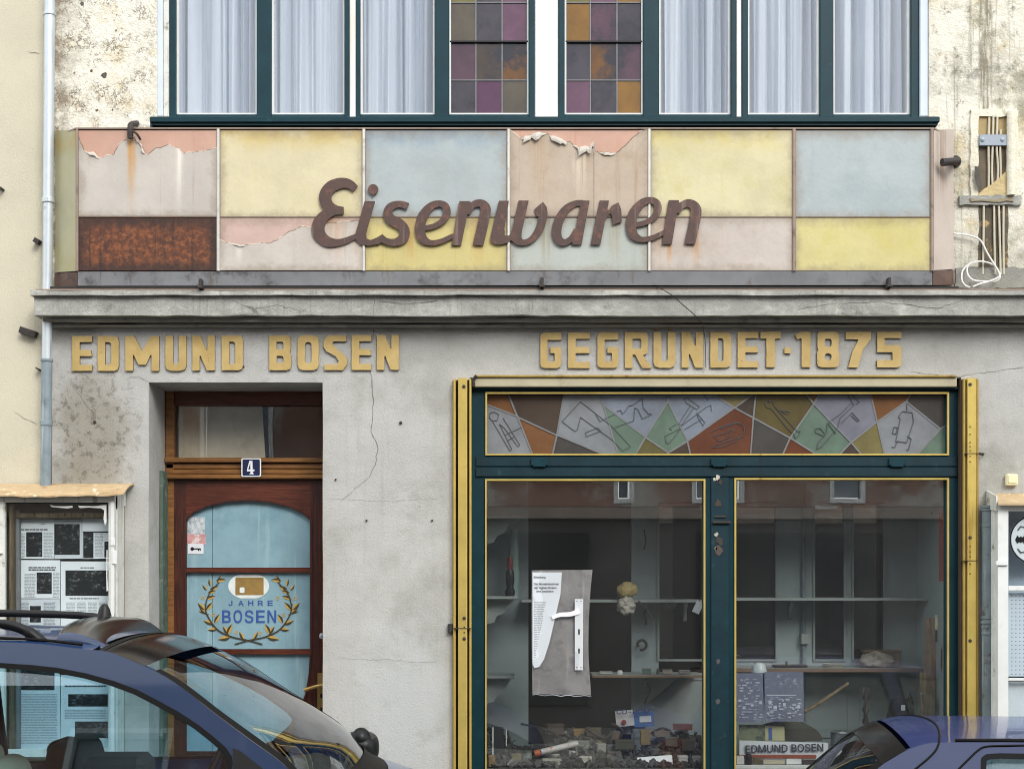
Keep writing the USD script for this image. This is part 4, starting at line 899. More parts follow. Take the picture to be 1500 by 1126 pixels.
quad_plate('lower_apron', [W(114, 398, sf), W(1365.5, 397, sf), [X(1365.5, -.15), -.15, Z(417.5, -.15)], [X(114, -.15), -.15, Z(418.5, -.15)]], sign_grey)
quad_plate('lower_corner', [W(112.5, 398.5, sf), [X(112.5, -.15), -.15, Z(419, -.15)], [X(80, -.02), -.02, Z(420, -.02)], [X(80, -.02), -.02, Z(400.5, -.02)]], sign_brown)
quad_plate('lower_corner', [W(1367, 396.5, sf), [X(1367, -.15), -.15, Z(418, -.15)], [X(1397, -.02), -.02, Z(417, -.02)], [X(1397, -.02), -.02, Z(395, -.02)]], sign_brown)
ob(sign, 'base_angle', bx(X(80, -.06), X(1398, -.06), -.145, -.002, Z(423.0, -.145), Z(419.4, -.145), .001), black_line)
ob(sign, 'base_angle', bx(X(60, -.06), X(1500, -.06) + .4, -.15, -.0025, Z(425.4, -.15), Z(423.2, -.15), .001), alu_brown, label='rusty edge strip')
# script lettering: Eisenwaren
Z1 = lambda x, y: (440 + x / 5.0, 250 + y / 5.0)
Z2 = lambda x, y: (730 + x / 4.839, 250 + y / 4.839)
LETTERS = []
def letter(shape, f): 
    s = p2w(shape.buffer(4).buffer(-4), f, sf); s = s.buffer(-.0034).buffer(.0014)
    s = max(polys(s.difference(unary_union(LETTERS).buffer(.0003))), key=lambda q: q.area) if LETTERS and len(LETTERS) != 1 else (unary_union([q for q in polys(s.difference(LETTERS[0].buffer(.0003))) if q.area > 1e-4]) if LETTERS else s)
    LETTERS.append(s)
    ob(sign, 'letter', ext(s, sf - .016, sf - .006), letter_brown)
U = unary_union
E_ = U([stroke([(408, 139), (360, 103), (300, 96), (230, 122), (187, 180), (196, 248), (250, 290), (320, 297)], [58, 70, 82, 92, 96, 92, 78, 56]),
        stroke([(322, 297), (250, 300), (180, 335), (135, 400), (140, 470), (195, 522), (270, 532), (340, 515), (415, 482)], [56, 66, 84, 98, 100, 84, 58, 50, 40])]).intersection(sbox(0, 0, 1500, 650))
letter(E_, Z1)
i_ = U([Polygon([(470, 226), (552, 226), (497, 420), (485, 470), (490, 500), (515, 510), (560, 492), (603, 466), (640, 500), (580, 545), (500, 556), (440, 550), (405, 515), (402, 470)]), Point(535, 142).buffer(40), stroke([(535, 180), (533, 205)], [16, 5])])
letter(i_, Z1)
s_ = stroke([(795, 268), (730, 250), (665, 268), (642, 318), (668, 365), (730, 398), (764, 445), (752, 500), (700, 528), (640, 524), (580, 494)], [56, 52, 62, 74, 80, 84, 80, 78, 60, 54, 46])
letter(s_.difference(Polygon([(803, 240), (780, 298), (900, 300), (900, 200)])), Z1)
e_pts = lambda: stroke([(918, 425), (985, 408), (1045, 370), (1074, 315), (1062, 265), (1015, 246), (955, 268), (900, 335), (877, 420), (892, 495), (950, 532), (1030, 522), (1125, 478)], [42, 42, 52, 60, 58, 50, 62, 78, 80, 76, 46, 42, 38])
letter(e_pts(), Z1)
n1 = U([Polygon([(1163, 226), (1246, 226), (1180, 554), (1104, 554)]), stroke([(1222, 320), (1262, 258), (1318, 243), (1356, 275), (1350, 340), (1300, 556)], [50, 52, 60, 76, 82, 82])]).intersection(sbox(0, 0, 1500, 554))
letter(n1, Z1)
w_ = U([Polygon([(2, 216), (78, 216), (42, 440), (50, 462), (72, 462), (100, 440), (130, 480), (60, 520), (10, 533), (-30, 528), (-58, 505), (-58, 470)]),
        Polygon([(142, 214), (218, 214), (168, 440), (90, 440)]), stroke([(130, 430), (130, 485), (172, 514), (235, 492), (290, 420), (315, 335), (318, 290), (296, 258)], [80, 78, 46, 48, 62, 66, 62, 58]), Polygon([(250, 280), (316, 222), (346, 262), (349, 320), (270, 330)])])
letter(w_, Z2)
a_ = U([stroke([(600, 232), (540, 240), (478, 280), (430, 355), (412, 440), (430, 498), (474, 512), (520, 480), (552, 420)], [44, 48, 62, 72, 74, 66, 50, 44, 40]), Polygon([(585, 214), (649, 214), (592, 532), (520, 532)])])
letter(a_, Z2)
r_ = U([Polygon([(715, 214), (787, 214), (725, 532), (649, 532)]), Polygon([(768, 300), (800, 252), (852, 225), (872, 280), (877, 368), (808, 392), (802, 320), (790, 310), (765, 345)])])
letter(r_, Z2)
letter(affinity.translate(affinity.scale(e_pts(), .968, .968, origin=(0, 0)), 90, -24), Z2)
n2 = U([Polygon([(1203, 212), (1282, 212), (1230, 528), (1156, 528)]), stroke([(1262, 300), (1300, 250), (1352, 236), (1394, 268), (1396, 330), (1354, 530)], [50, 52, 62, 78, 82, 80])]).intersection(sbox(0, 0, 1500, 528))
letter(n2, Z2)
# letter studs holding the script off the panels
for a, b in ((467, 335), (480, 290), (530, 325), (620, 335), (680, 330), (738, 340), (811, 330), (878, 335), (925, 335), (985, 330)):
    ob(sign, 'stud', cyl(W(a, b, sf) + [0, -.0065, 0], W(a, b, sf) + [0, .002, 0], .006, 8), iron)
# ironwork on the sign
for a, b in ((293.5, 414), (794, 412), (1303, 412)):
    ob(sign, 'hook', cat_([pbx(a - 2.5, a + 2.5, b - 6, b + 9, -.195, -.145, -.19, .004), pbx(a - 4, a + 4, b + 5, b + 9, -.205, -.145, -.19, .004)]), iron)
lamp1 = th('lamp_bracket', 'rusty black iron stub on the sign top edge above a rust streak', 'iron bracket', W(191, 188, -.15))
ob(lamp1, 'tube', tube(spline([W(200, 181, 0.0), W(194, 182, -.14), W(191, 186, -.2), W(191, 203, -.2)], 8), .016, 12), iron); ob(lamp1, 'hook', tube(spline([W(191, 190, -.2), W(200, 196, -.21), W(206, 205, -.19)], 6), .006, 8), iron)
lamp2 = th('lamp_bracket', 'short black iron tube stub at the right end of the sign', 'iron bracket', W(1392, 237, -.1))
ob(lamp2, 'tube', cat_([cyl(W(1399, 237, 0.0), W(1399, 237, -.16), .02), cyl(W(1404, 236, -.16), W(1380, 238, -.19), .021)]), iron); ob(lamp2, 'flange', lathe([(0, -.012), (.032, -.01), (.034, .002)], W(1399, 237), 14, 'y'), iron)

# ================================================================== wall lettering
def rrect(x0, y0, x1, y1, r, corners='1234'):
    """rectangle with clipped corners 1 tl, 2 tr, 3 br, 4 bl (y down)"""
    p = []
    for k, (x, y, dx, dy) in (('1', (x0, y0, 1, 1)), ('2', (x1, y0, -1, 1)), ('3', (x1, y1, -1, -1)), ('4', (x0, y1, 1, -1))):
        if k in corners:
            u_, v_ = (x, y + dy * r), (x + dx * r, y); m_ = (x + dx * r * .28, y + dy * r * .28)
            p += [u_, m_, v_] if k in '13' else [v_, m_, u_]
        else: p.append((x, y))
    return Polygon(p).buffer(0)
def glyph(ch, w):
    H, t, a = 51.0, 11.2, 9.0
    R = lambda x0, y0, x1, y1: sbox(x0, y0, x1, y1)
    if ch == 'E': return U([R(0, 0, t, H), R(0, 0, w, a), Polygon([(0, 20.5), (w - 1.5, 20.5), (w, 29.5), (0, 29.5)]), R(0, H - a, w, H)])
    if ch == 'D': return rrect(0, 0, w, H, 6.5, '23').difference(rrect(t, a, w - t, H - a, 3.5, '23'))
    if ch == 'O': return rrect(0, 0, w, H, 7.5).difference(rrect(t - .5, a + 1, w - t + .5, H - a - 1, 4))
    if ch in 'UÜ':
        return rrect(0, 0, w, H, 8, '34').difference(U([R(t, -1, w - t, H - a - 6), rrect(t, 10, w - t, H - a, 4.5, '34')]))
    if ch == 'N': return U([R(0, 0, t - .5, H), R(w - t + .5, 0, w, H), Polygon([(0, 0), (t + .5, 0), (w, H), (w - t - .5, H)])])
    if ch == 'M': return U([R(0, 0, t, H), R(w - t, 0, w, H), Polygon([(0, 0), (t + 1.5, 0), (w / 2, 22), (w - t - 1.5, 0), (w, 0), (w / 2 + 5.5, 42), (w / 2 - 5.5, 42)])])
    if ch == 'B': return U([rrect(0, 0, w - .7, 27, 5.5, '23'), rrect(0, 23, w, H, 6.5, '23')]).difference(U([rrect(t - .5, a, w - t, 20.5, 3, '23'), rrect(t - .5, 30, w - t, H - a - 1.5, 3, '23')]))
    if ch == 'S': return U([Polygon([(w - 1, 0), (w - 1, a), (14, a), (13, 13), (20, 21), (w - 3, 29), (w, 35), (w, H - 8), (w - 6, H), (1, H), (1, H - a + .5), (w - 14, H - a), (w - 11.5, H - 13), (w - 16, 31), (4, 23.5), (0, 17), (0, 9), (3, 3), (8, 0)])])
    if ch == 'G': return U([rrect(0, 0, w, H, 6, '134').difference(rrect(t - .8, a + 1.5, w - t + 2, H - a, 3.5, '34')).difference(R(t, a + 1.5, w + 1, 21.5)), R(w - 9.5, 21, w, 40), R(w * .48, 21, w, 29.5)])
    if ch == 'R': return U([R(0, 0, t, H), rrect(0, 0, w - 6, 32, 5, '23').difference(rrect(t, a, w - 6 - 9.5, 23.5, 2.5, '23')), Polygon([(t + 3, 30), (w - 15, 30), (w, H), (w - 14, H)])])
    if ch == 'T': return U([R(0, 0, w, 10), R(w / 2 - 6.3, 0, w / 2 + 6.3, H)])
    if ch == '1': return U([R(w - 13, 0, w, H), Polygon([(0, 5), (8, 0), (w, 0), (w, 8), (8, 9.5), (3.5, 11.5)])])
    if ch == '8': return U([rrect(.7, 0, w - .7, 27.5, 5), rrect(0, 25, w, H, 6)]).difference(U([rrect(t, a + 1, w - t, 21.5, 3), rrect(t, 31, w - t, H - a - 1, 4)]))
    if ch == '7': return Polygon([(0, 0), (w, 0), (w, 10), (w - 11, 24), (w - 19, H), (3.5, H), (10, 28), (19, 11), (0, 11)])
    if ch == '5': return U([R(0, 0, w, a), R(0, 0, 11, 29), rrect(0, 19, w, H, 6, '23').difference(R(-1, 29.5, w - 13, H - 10.5))]).difference(R(-1, 29.5, 1, 40))
    return R(0, 0, w, 8.5)
def lettering(name, label, items, y0, ysc, base):
    t = th(name, label, 'wall lettering', base)
    for ch, a0, a1, dy in items:
        gl = glyph(ch, a1 - a0)
        yy = y0 + dy
        s = p2w(gl, lambda x, y: (a0 + x, yy + y * ysc), 0)
        if ch == '.': s = p2w(sbox(0, 0, a1 - a0, 8.5), lambda x, y: (a0 + x, 509.6 + y), 0)
        s = s.buffer(.0035).buffer(-.0058).buffer(.0023)
        s = unary_union([rough_edges(q, .0009, .02) for q in polys(s)])
        sh_ = ext(s, -.015, .001)
        ob(t, 'letter', sh_, gold_letter)
        if ch == 'Ü':
            for q in (961, 982): ob(t, 'umlaut_dot', trimesh.util.concatenate([lathe([(0, -.016), (.009, -.015), (.013, -.010), (.013, .001)], W(q, 480.5), 14, 'y')]), gold_letter)
    return t
lettering('name_lettering', 'gold raised wall letters EDMUND BOSEN above the entrance door', [('E', 106.8, 135.7, 1), ('D', 144, 175, 1), ('M', 184.5, 234, 1), ('U', 243, 274, .8), ('N', 282.5, 315.5, .5), ('D', 325.5, 356.5, .3), ('B', 395, 427, .2), ('O', 436.5, 467.5, 0), ('S', 474.5, 508.5, 0), ('E', 515.5, 544, -.3), ('N', 552.5, 584.5, -.5)], 491.6, 1.0, (X(345), 0, Z(543)))
lettering('founding_lettering', 'gold raised wall letters GEGRÜNDET 1875 above the shop window', [('G', 791.5, 822, 0), ('E', 832, 864, 0), ('G', 875, 905.5, -.2), ('R', 915, 954.5, -.3), ('Ü', 957, 989, -.5), ('N', 998, 1029.5, -.7), ('D', 1040, 1070.5, -.8), ('E', 1080, 1110, -1), ('T', 1113.5, 1143, -1.2), ('.', 1148.5, 1157.5, 0), ('1', 1164, 1186.5, -1.2), ('8', 1196, 1228.5, -1.2), ('7', 1238, 1275, -1.1), ('5', 1284, 1319.5, -1.1)], 487.6, 1.02, (X(1055), 0, Z(540)))

# ================================================================== pipes, cable, wall fittings
dp = th('drainpipe', 'tall zinc rain pipe in the corner between the cream and the grey house', 'drainpipe', W(70, 700, -.06) * [1, 1, 0] + [0, 0, .13])
yp_ = -.062
xp0, xp1 = W(73, 0, yp_)[0], W(67.2, 705, yp_)[0]
xa_ = lambda z: xp0 + (xp1 - xp0) * (Z(0) - z) / (Z(0) - Z(705))
zt_ = 7.3
ob(dp, 'upper_pipe', cyl([xa_(zt_), yp_, zt_], [xa_(Z(295)), yp_, Z(295)], .0285, 24), zinc, smooth=40)
ob(dp, 'lower_pipe', cyl([xa_(Z(293)), yp_, Z(293)], [xa_(Z(530)), yp_, Z(530)], .0265, 24), zinc, smooth=40)
ob(dp, 'old_pipe', cyl([xa_(Z(528)), yp_, Z(528)], [xa_(Z(713)), yp_, Z(713)], .0285, 24), zinc_dull, smooth=40)
ob(dp, 'foot_pipe', cyl([xa_(.13), yp_, .131], [xa_(.9), yp_, .9], .0285, 24), zinc_dull, smooth=40)
for b in (27, 296, 299, 530, 620, 623): ob(dp, 'collar', lathe([(.027, -.008), (.033, -.007), (.034, .0), (.033, .007), (.027, .008)], [xa_(Z(b)), yp_, Z(b)], 24), zinc if b < 500 else zinc_dull, smooth=40)
for b in (297.5, 621.5): ob(dp, 'clamp_arm', cyl([xa_(Z(b)), yp_ + .02, Z(b)], [xa_(Z(b)), .03, Z(b)], .006), iron)
dp2 = th('old_downpipe', 'old grey cast iron downpipe between gold strip and right showcase', 'drainpipe', W(1446, 1060, -.05) * [1, 1, 0] + [0, 0, .13])
x2 = X(1446.5, -.05)
ob(dp2, 'pipe', cyl([x2, -.05, .13], [x2, -.05, Z(744, -.05)], .0295, 24), pipe_old, smooth=40)
for b, r in ((742, .037), (746, .035), (770, .032), (904, .033), (911, .035), (918, .033), (927, .034)):
    ob(dp2, 'collar', lathe([(.028, -.008), (r, -.006), (r, .006), (.028, .008)], [x2, -.05, Z(b, -.05)], 24), pipe_old, smooth=40)
ob(dp2, 'clamp_bolt', cyl(W(1454, 914, -.06), W(1458, 914, -.06), .009), zinc_dull)
jb = th('junction_box', 'small cream plastic box on the wall above the right showcase', 'junction box', W(1482, 711))
ob(jb, 'box', pbx(1474, 1491.5, 694, 711, -.035, 0.001, -.03, .006), ivory, label='cream box')
ob(jb, 'cover', pbx(1476.5, 1489, 696, 707.5, -.040, -.0352, -.03, .002), M('cream_cover', c('#e3d9a8'), .4, .05, 9))

wire = th('white_cable', 'loose white cable hanging in a loop right of the sign', 'cable', W(1440, 420, -.05))
ob(wire, 'cable', tube(spline([W(1397, 342, -.02), W(1420, 345, -.03), W(1436, 352, -.03), W(1447, 372, -.03), W(1460, 393, -.04), W(1465, 405, -.05), W(1458, 412, -.05), W(1442, 412, -.06), W(1425, 410, -.06), W(1417, 400, -.05), W(1419, 388, -.04), W(1435, 383, -.04), W(1453, 387, -.03), W(1463, 398, -.04), W(1464, 405, -.06), W(1452, 411, -.07), W(1435, 416, -.08), W(1425, 420, -.08)], 8), .0048, 8), M('white_cable', c('#dcdcd6'), .5, .05, 9), smooth=True)
ob(wire, 'loose_end', tube(spline([W(1418, 388, -.05), W(1410, 397, -.05), W(1409, 410, -.06), W(1414, 418, -.07), W(1421, 421, -.08)], 8), .0045, 8), UsdShade.Material.Get(stage, '/World/Looks/white_cable'), smooth=True)
bw = th('thin_black_wire', 'thin black wire drooping over the cornice below the sign', 'wire', W(990, 440, -.2))
ob(bw, 'wire', tube(spline([W(958, 420, -.1), W(970, 424, -.22), W(985, 433, -.235), W(1002, 448, -.24), W(1018, 462, -.225), W(1028, 474, -.15), W(1031, 486, -.03), W(1033, 500, -.02), W(1034, 538, -.024)], 8), .0022, 6), black_pl)

# open wiring niche in the upper wall
ni = th('wiring_niche', 'broken open wiring niche with bare conduits in the upper right wall', 'wiring niche', W(1455, 300))
rg = rect(1424, 164, 1486, 292).buffer(.012).difference(rect(1432, 172, 1474, 288))
ob(ni, 'plaster_rim', ext(rough_edges(polys(rg)[0], .005, .03), -.016, .001), M('niche_plaster', c('#d9d3bd'), .9, .1, 9, dirt=(c('#a39a80'), .55, .72, 14), bump=((90, .005), (25, .008))))
ob(ni, 'round_post', cyl(W(1481, 164, -.03), W(1481, 286, -.03), .022, 16), UsdShade.Material.Get(stage, '/World/Looks/niche_plaster'))
ob(ni, 'back_board', pbx(1432, 1474, 172, 205, -.003, .0008, 0), M('niche_board', c('#a58d5c'), .8, .15, 9))
ob(ni, 'recess', pbx(1432, 1474, 205, 288, -.0022, .0008, 0), M('niche_recess', c('#6b5d4b'), .9, .3, 9, dirt=(c('#b28052'), .58, .66, 12)))
ob(ni, 'metal_clamp', cat_([pbx(1432, 1478, 199, 216, -.03, -.022, 0, .004), *[lathe([(0, -.036), (.011, -.034), (.012, -.028)], W(q, 207), 10, 'y') for q in (1437, 1466)]]), M('clamp_steel', c('#7f8893'), .5, .1, 20, metal=.5))
for q, top in ((1449, 172), (1455, 172), (1461, 172), (1466, 190)):
    ob(ni, 'conduit', tube(spline([W(q, top, -.012), W(q - 1, 215, -.018), W(q + rng.uniform(-3, 3), 250, -.014), W(q + rng.uniform(-2, 2), 288, -.012)], 6), .006, 8), M('conduit_grey', c('#bdb59d'), .7, .1, 20) if q == 1449 else UsdShade.Material.Get(stage, '/World/Looks/conduit_grey'))
ob(ni, 'rubble', ext(pp([(1432, 285), (1440, 278), (1450, 272), (1462, 262), (1470, 254), (1480, 250), (1481, 292), (1432, 292)]), -.02, .0), M('rubble_tan', c('#c1ab78'), .9, .2, 20, bump=((60, .006),)))
ob(ni, 'broken_edge', ext(pp([(1425, 246), (1431, 247), (1433, 262), (1436, 280), (1428, 276), (1425, 262)]), -.037, -.034), crack_mat); ob(ni, 'broken_edge', ext(pp([(1477, 255), (1481, 252), (1481, 270), (1475, 278), (1473, 268)]), -.037, -.034), crack_mat)
ob(ni, 'cross_piece', ext(rough_edges(rect(1405, 288, 1494, 301), .006, .03), -.022, .0009), cornice_mat); ob(ni, 'cross_piece', ext(rough_edges(rect(1420, 293, 1482, 297), .006, .03), -.03, -.021), M('niche_wood', c('#8d8163'), .8, .2, 20))
ob(ni, 'lower_channel', ext(rough_edges(rect(1434, 302, 1476, 404), .005, .03), -.003, .001), M('channel_dark', c('#5e5544'), .9, .3, 12, dirt=(c('#bf9d63'), .52, .64, 9), bump=((70, .006),)))
for q in (1441, 1456, 1463, 1470):
    ob(ni, 'conduit', tube(spline([W(q, 302, -.012), W(q + rng.uniform(-2, 2), 345, -.016), W(q + rng.uniform(-3, 3), 402, -.01)], 6), .006, 8), UsdShade.Material.Get(stage, '/World/Looks/conduit_grey'))
ob(ni, 'old_patch', ext(rough_edges(rect(1399, 392, 1520, 423), .006, .03), -.012, .0011), cornice_dark)

# ================================================================== left showcase
cf = -.19
lc = th('showcase', 'white framed showcase with newspaper pages and tan roof, at the left edge', 'showcase', (X(90, cf), -.1, Z(1108, cf)))
cz0, cz1 = Z(1108, cf), Z(724, cf)
cxl, cxr = X(-22, cf), X(170, cf)
def cb(a0, a1, b0, b1, y0, y1, b=.003): return pbx(a0, a1, b0, b1, y0, y1, cf, b)
ob(lc, 'back', bx(cxl, cxr, -.02, -.004, cz0, cz1), M('case_back', c('#8b8378'), .8, .15, 9))
ob(lc, 'side', bx(cxl, cxl + .012, cf + .03, -.021, cz0, cz1), white_dirty); ob(lc, 'side', bx(cxr - .014, cxr, cf + .03, -.021, cz0, cz1), white_dirty)
ob(lc, 'bottom', bx(cxl, cxr, cf + .03, -.004, cz0 - .015, cz0 - .001), white_dirty)
ob(lc, 'inner_top', bx(cxl + .013, cxr - .015, cf + .03, -.021, cz1 - .012, cz1 - .001), old_wood)
ob(lc, 'dark_header', cb(8, 158, 732, 752, cf + .10, cf + .11, .001), M('header_dark', c('#3a3632'), .8, .3, 9)); ob(lc, 'header_rail', cb(16, 158, 750, 758, cf + .085, cf + .115), old_wood)
for a in (50, 95, 122): ob(lc, 'rail_hook', cyl(W(a, 752, cf + .09), W(a, 754, cf + .07), .005, 8), iron)
ob(lc, 'inner_stile', cb(9, 14, 736, 1104, cf + .045, cf + .1), old_wood); ob(lc, 'inner_stile', cb(14.5, 20, 745, 1104, cf + .09, cf + .13), M('case_grey', c('#77777a'), .7, .1, 9))
fo = rect(-22, 724, 168, 1108, cf); fi = rect(7, 735.5, 159, 1097, cf)
ob(lc, 'door_frame', ext(fo.difference(fi), cf, cf + .028), white_dirty)
ob(lc, 'door_edge', cb(162, 167.5, 735, 1104, cf - .010, cf - .0005), white_paint)
ob(lc, 'glass_door', cb(8, 158, 737, 1096, cf + .012, cf + .016, 0), clear_glass)
for a, b0, b1 in ((166, 788, 799), (168.5, 806, 826), (1, 808, 811)): ob(lc, 'hinge', cb(a - 3.5, a + 3.5, b0, b1, cf - .016, cf - .0105 if a > 100 else cf, .003), white_paint)
ob(lc, 'torn_film', ext(pp([(72, 739), (80, 741), (95, 741), (105, 740), (106, 743), (98, 744), (84, 743), (75, 742)], cf), cf + .009, cf + .0115), white_paint)
ob(lc, 'torn_film', ext(pp([(113, 740), (135, 741), (155, 739), (155.5, 765), (153, 769), (151, 760), (152, 747), (147, 744), (130, 743), (116, 743.5)], cf), cf + .009, cf + .0115), white_paint)
ob(lc, 'torn_film', ext(pp([(155.5, 805), (156.8, 805), (156.5, 845), (158, 864), (155.5, 866), (154.8, 840)], cf), cf + .009, cf + .0115), white_paint)
xsn = np.linspace(X(-30, cf - .05), X(182, cf - .05), 40)
pr = []
for i, x in enumerate(xsn):
    w_ = .0016 * math.sin(i * .9) + .003 * math.sin(i * .23 + 1) + .014 * max(0, (i - 33) / 6) ** 2
    pr.append([[x + .03 * (1 - t) * (1 if i < 20 else -0.2), (cf - .055) * t + .0 * (1 - t), Z(708, 0) * (1 - t) + (Z(725, cf - .05) + w_) * t + .012 * math.sin(t * 3.1)] for t in np.linspace(0, 1, 7)])
top_ = np.array(pr); 
ob(lc, 'roof', cat_([grid(top_), grid((top_ - [0, 0, .008])[:, ::-1]), grid(np.stack([top_[:, -1], top_[:, -1] - [0, .0, .008]], 1)), grid(np.stack([top_[-1], top_[-1] - [0, 0, .008]], 1))]), tan_sheet, smooth=30)
ob(lc, 'roof_cheek', trimesh.convex.convex_hull(np.array([W(169, 727, cf + .03), W(169, 745, cf + .03), [cxr, -.006, Z(712, 0)], [cxr, -.006, Z(740, 0)], W(172, 727, cf + .03), [cxr + .006, -.006, Z(712, 0)], W(172, 745, cf + .03), [cxr + .006, -.006, Z(740, 0)]])), white_dirty)
yn = cf + .13
def sheet(a0, a1, b0, b1, mat, y=yn, tilt=0.0): 
    s = affinity.rotate(rect(a0, b0, a1, b1, y), tilt, 'centroid'); return ob(lc, 'newspaper_page', ext(s, y - .001, y), mat)
def lines(parent, a0, a1, b0, b1, y, mat, step=2.1, gap=.35, seed=0, name='print_lines'):
    r = random.Random(seed); out = []; b = b0
    while b < b1:
        a = a0
        while a < a1 - 1:
            L = min(a1 - a, r.uniform(2, 7)); out.append(pbx(a, a + L, b, b + step * gap, y - .0022, y - .0011, y)); a += L + .9
        b += step
    if out: ob(parent, name, cat_(out), mat)
def picture(a0, a1, b0, b1, k, y=yn): ob(lc, 'newspaper_photo', pbx(a0, a1, b0, b1, y - .0026, y - .0012, y), photos[k % 5])
for args in ((21, 79, 759.5, 818, paper), (79.6, 120, 760, 818, paper2), (120.6, 160, 759, 818, paper), (22, 88, 820, 876, paper), (89, 160, 822, 918, paper), (22, 88, 877, 960, paper2), (89, 160, 920, 985, paper2), (22, 88, 962, 1098, paper), (89, 160, 988, 1098, paper)):
    s_ = sheet(*args, tilt=rng.uniform(-.5, .5), y=yn + rng.uniform(-.0006, .0006))
picture(38.5, 62, 779, 815, 0); picture(80, 117, 767, 812, 1); picture(122, 137, 779, 817, 2); ob(lc, 'newspaper_photo', pbx(121.5, 160, 778, 780, yn - .003, yn - .0012, yn), photos[2]); picture(153, 160, 793, 816, 3)
picture(54, 76, 838, 869, 4); picture(96, 160, 835, 872, 0); picture(44, 60, 887, 911, 1)
lines(lc, 26, 70, 774.5, 777, yn, ink, 3, .6, 1); lines(lc, 60, 66, 767, 769, yn, ink_soft, 2, .5, 2)
lines(lc, 25, 37, 782, 816, yn, ink_soft, 2.1, .35, 3); lines(lc, 64, 78, 780, 816, yn, ink_soft, 2.1, .35, 4); lines(lc, 139, 151, 782, 815, yn, ink_soft, 2.1, .35, 5)
lines(lc, 42, 82, 830, 833.5, yn, ink, 3.3, .55, 6); lines(lc, 36, 52, 840, 874, yn, ink_soft, 2.1, .35, 7); lines(lc, 78, 87, 838, 874, yn, ink_soft, 2.1, .35, 8)
lines(lc, 118, 138, 830.5, 833, yn, ink, 3, .5, 9); lines(lc, 102, 145, 875.5, 878, yn, ink, 3, .5, 10)
for a in (97, 113, 129, 145): lines(lc, a, a + 13, 882, 905, yn, ink_soft, 2.1, .35, 11 + a)
for a in (25, 64): lines(lc, a, a + 17, 882, 915, yn, ink_soft, 2.1, .35, 31 + a)
picture(100, 150, 930, 960, 2); picture(30, 80, 975, 1010, 3); picture(100, 158, 1016, 1034, 4); picture(110, 158, 1056, 1080, 0)
lines(lc, 95, 155, 1003, 1007, yn, ink, 4, .6, 61); lines(lc, 95, 155, 1039, 1052, yn, ink_soft, 2.4, .35, 62); lines(lc, 26, 84, 1016, 1090, yn, ink_soft, 2.4, .35, 63); lines(lc, 95, 155, 964, 982, yn, ink_soft, 2.2, .35, 64); lines(lc, 25, 82, 918, 955, yn, ink_soft, 2.2, .35, 65)
for b in (836, 844, 852, 861): ob(lc, 'side_headline', pbx(26, 30, b, b + 7, yn - .0022, yn - .0011, yn), ink_soft)

# right showcase
rc = th('showcase', 'white showcase with perforated board and round tool emblem, at the right edge', 'showcase', (X(1530, cf), -.1, Z(1060, cf)))
rx0, rx1, rz0, rz1 = X(1462, cf), X(1640, cf), Z(1080, cf), Z(735, cf)
ob(rc, 'back', bx(rx0, rx1, -.02, -.004, rz0, rz1), M('case_back_blue', c('#a8b4c4'), .7, .08, 6))
ob(rc, 'side', bx(rx0, rx0 + .014, cf + .03, -.021, rz0, rz1), white_dirty); ob(rc, 'side', bx(rx1 - .014, rx1, cf + .03, -.021, rz0, rz1), white_dirty)
ob(rc, 'bottom', bx(rx0, rx1, cf + .03, -.004, rz0 - .015, rz0 - .001), white_dirty)
ro = sbox(rx0, rz0, rx1, rz1); ri = sbox(X(1477, cf), Z(1065, cf), X(1625, cf), Z(748, cf))
ob(rc, 'door_frame', ext(ro.difference(ri), cf, cf + .028), white_paint)
ob(rc, 'side_strip', pbx(1456, 1460.5, 730, 1080, cf + .06, cf + .12, cf + .06, .003), white_dirty)
for b0, b1 in ((858, 865), (993, 997)): ob(rc, 'cross_rail', bx(X(1477, cf) + .001, X(1625, cf) - .001, cf + .003, cf + .026, Z(b1, cf), Z(b0, cf), .003), white_paint)
ob(rc, 'pegboard', bx(X(1479, cf), X(1625, cf), cf + .05, cf + .056, Z(991, cf), Z(868, cf)), M('pegboard', c('#c6d0dd'), .6, .05, 6))
ho = []
for i in range(24):
    for j in range(20): ho.append(pbx(1481.5 + i * 5.8, 1482.9 + i * 5.8, 872 + j * 6, 873.3 + j * 6, cf + .0488, cf + .0502, cf + .05))
ob(rc, 'peg_holes', cat_(ho), lead_dark, kind='stuff')
ob(rc, 'lower_board', bx(X(1479, cf), X(1625, cf), cf + .05, cf + .056, Z(1062, cf), Z(999, cf)), paper2)
r2 = np.array([W(1458, 722, -.01), W(1462, 737, cf - .045), W(1655, 737, cf - .045), W(1655, 722, -.01)])
ob(rc, 'roof', trimesh.convex.convex_hull(np.vstack([r2, r2 - [0, 0, .01]])), tan_sheet)
ob(rc, 'roof_cheek', trimesh.convex.convex_hull(np.array([W(1459, 726, cf + .0), W(1459, 748, cf), [rx0 - .008, -.006, Z(718)], [rx0 - .008, -.006, Z(745)], W(1461.5, 726, cf), W(1461.5, 748, cf), [rx0, -.006, Z(718)], [rx0, -.006, Z(745)]])), white_dirty)
ob(rc, 'hinge', pbx(1458, 1476, 821, 828, cf - .012, cf - .0005, cf, .003), white_paint)
ob(rc, 'glass_door', bx(X(1477, cf), X(1625, cf), cf + .012, cf + .016, Z(1065, cf), Z(748, cf)), clear_glass)
ey = cf + .045
ob(rc, 'emblem_disc', ext(Point(X(1515, ey), Z(790, ey)).buffer(36 * (D + ey) / FP), ey, ey + .006), white_enamel)
ob(rc, 'emblem_rim', ext(Point(X(1515, ey), Z(790, ey)).buffer(36 * (D + ey) / FP).difference(Point(X(1515, ey), Z(790, ey)).buffer(34 * (D + ey) / FP)), ey - .003, ey - .0002), black_pl)
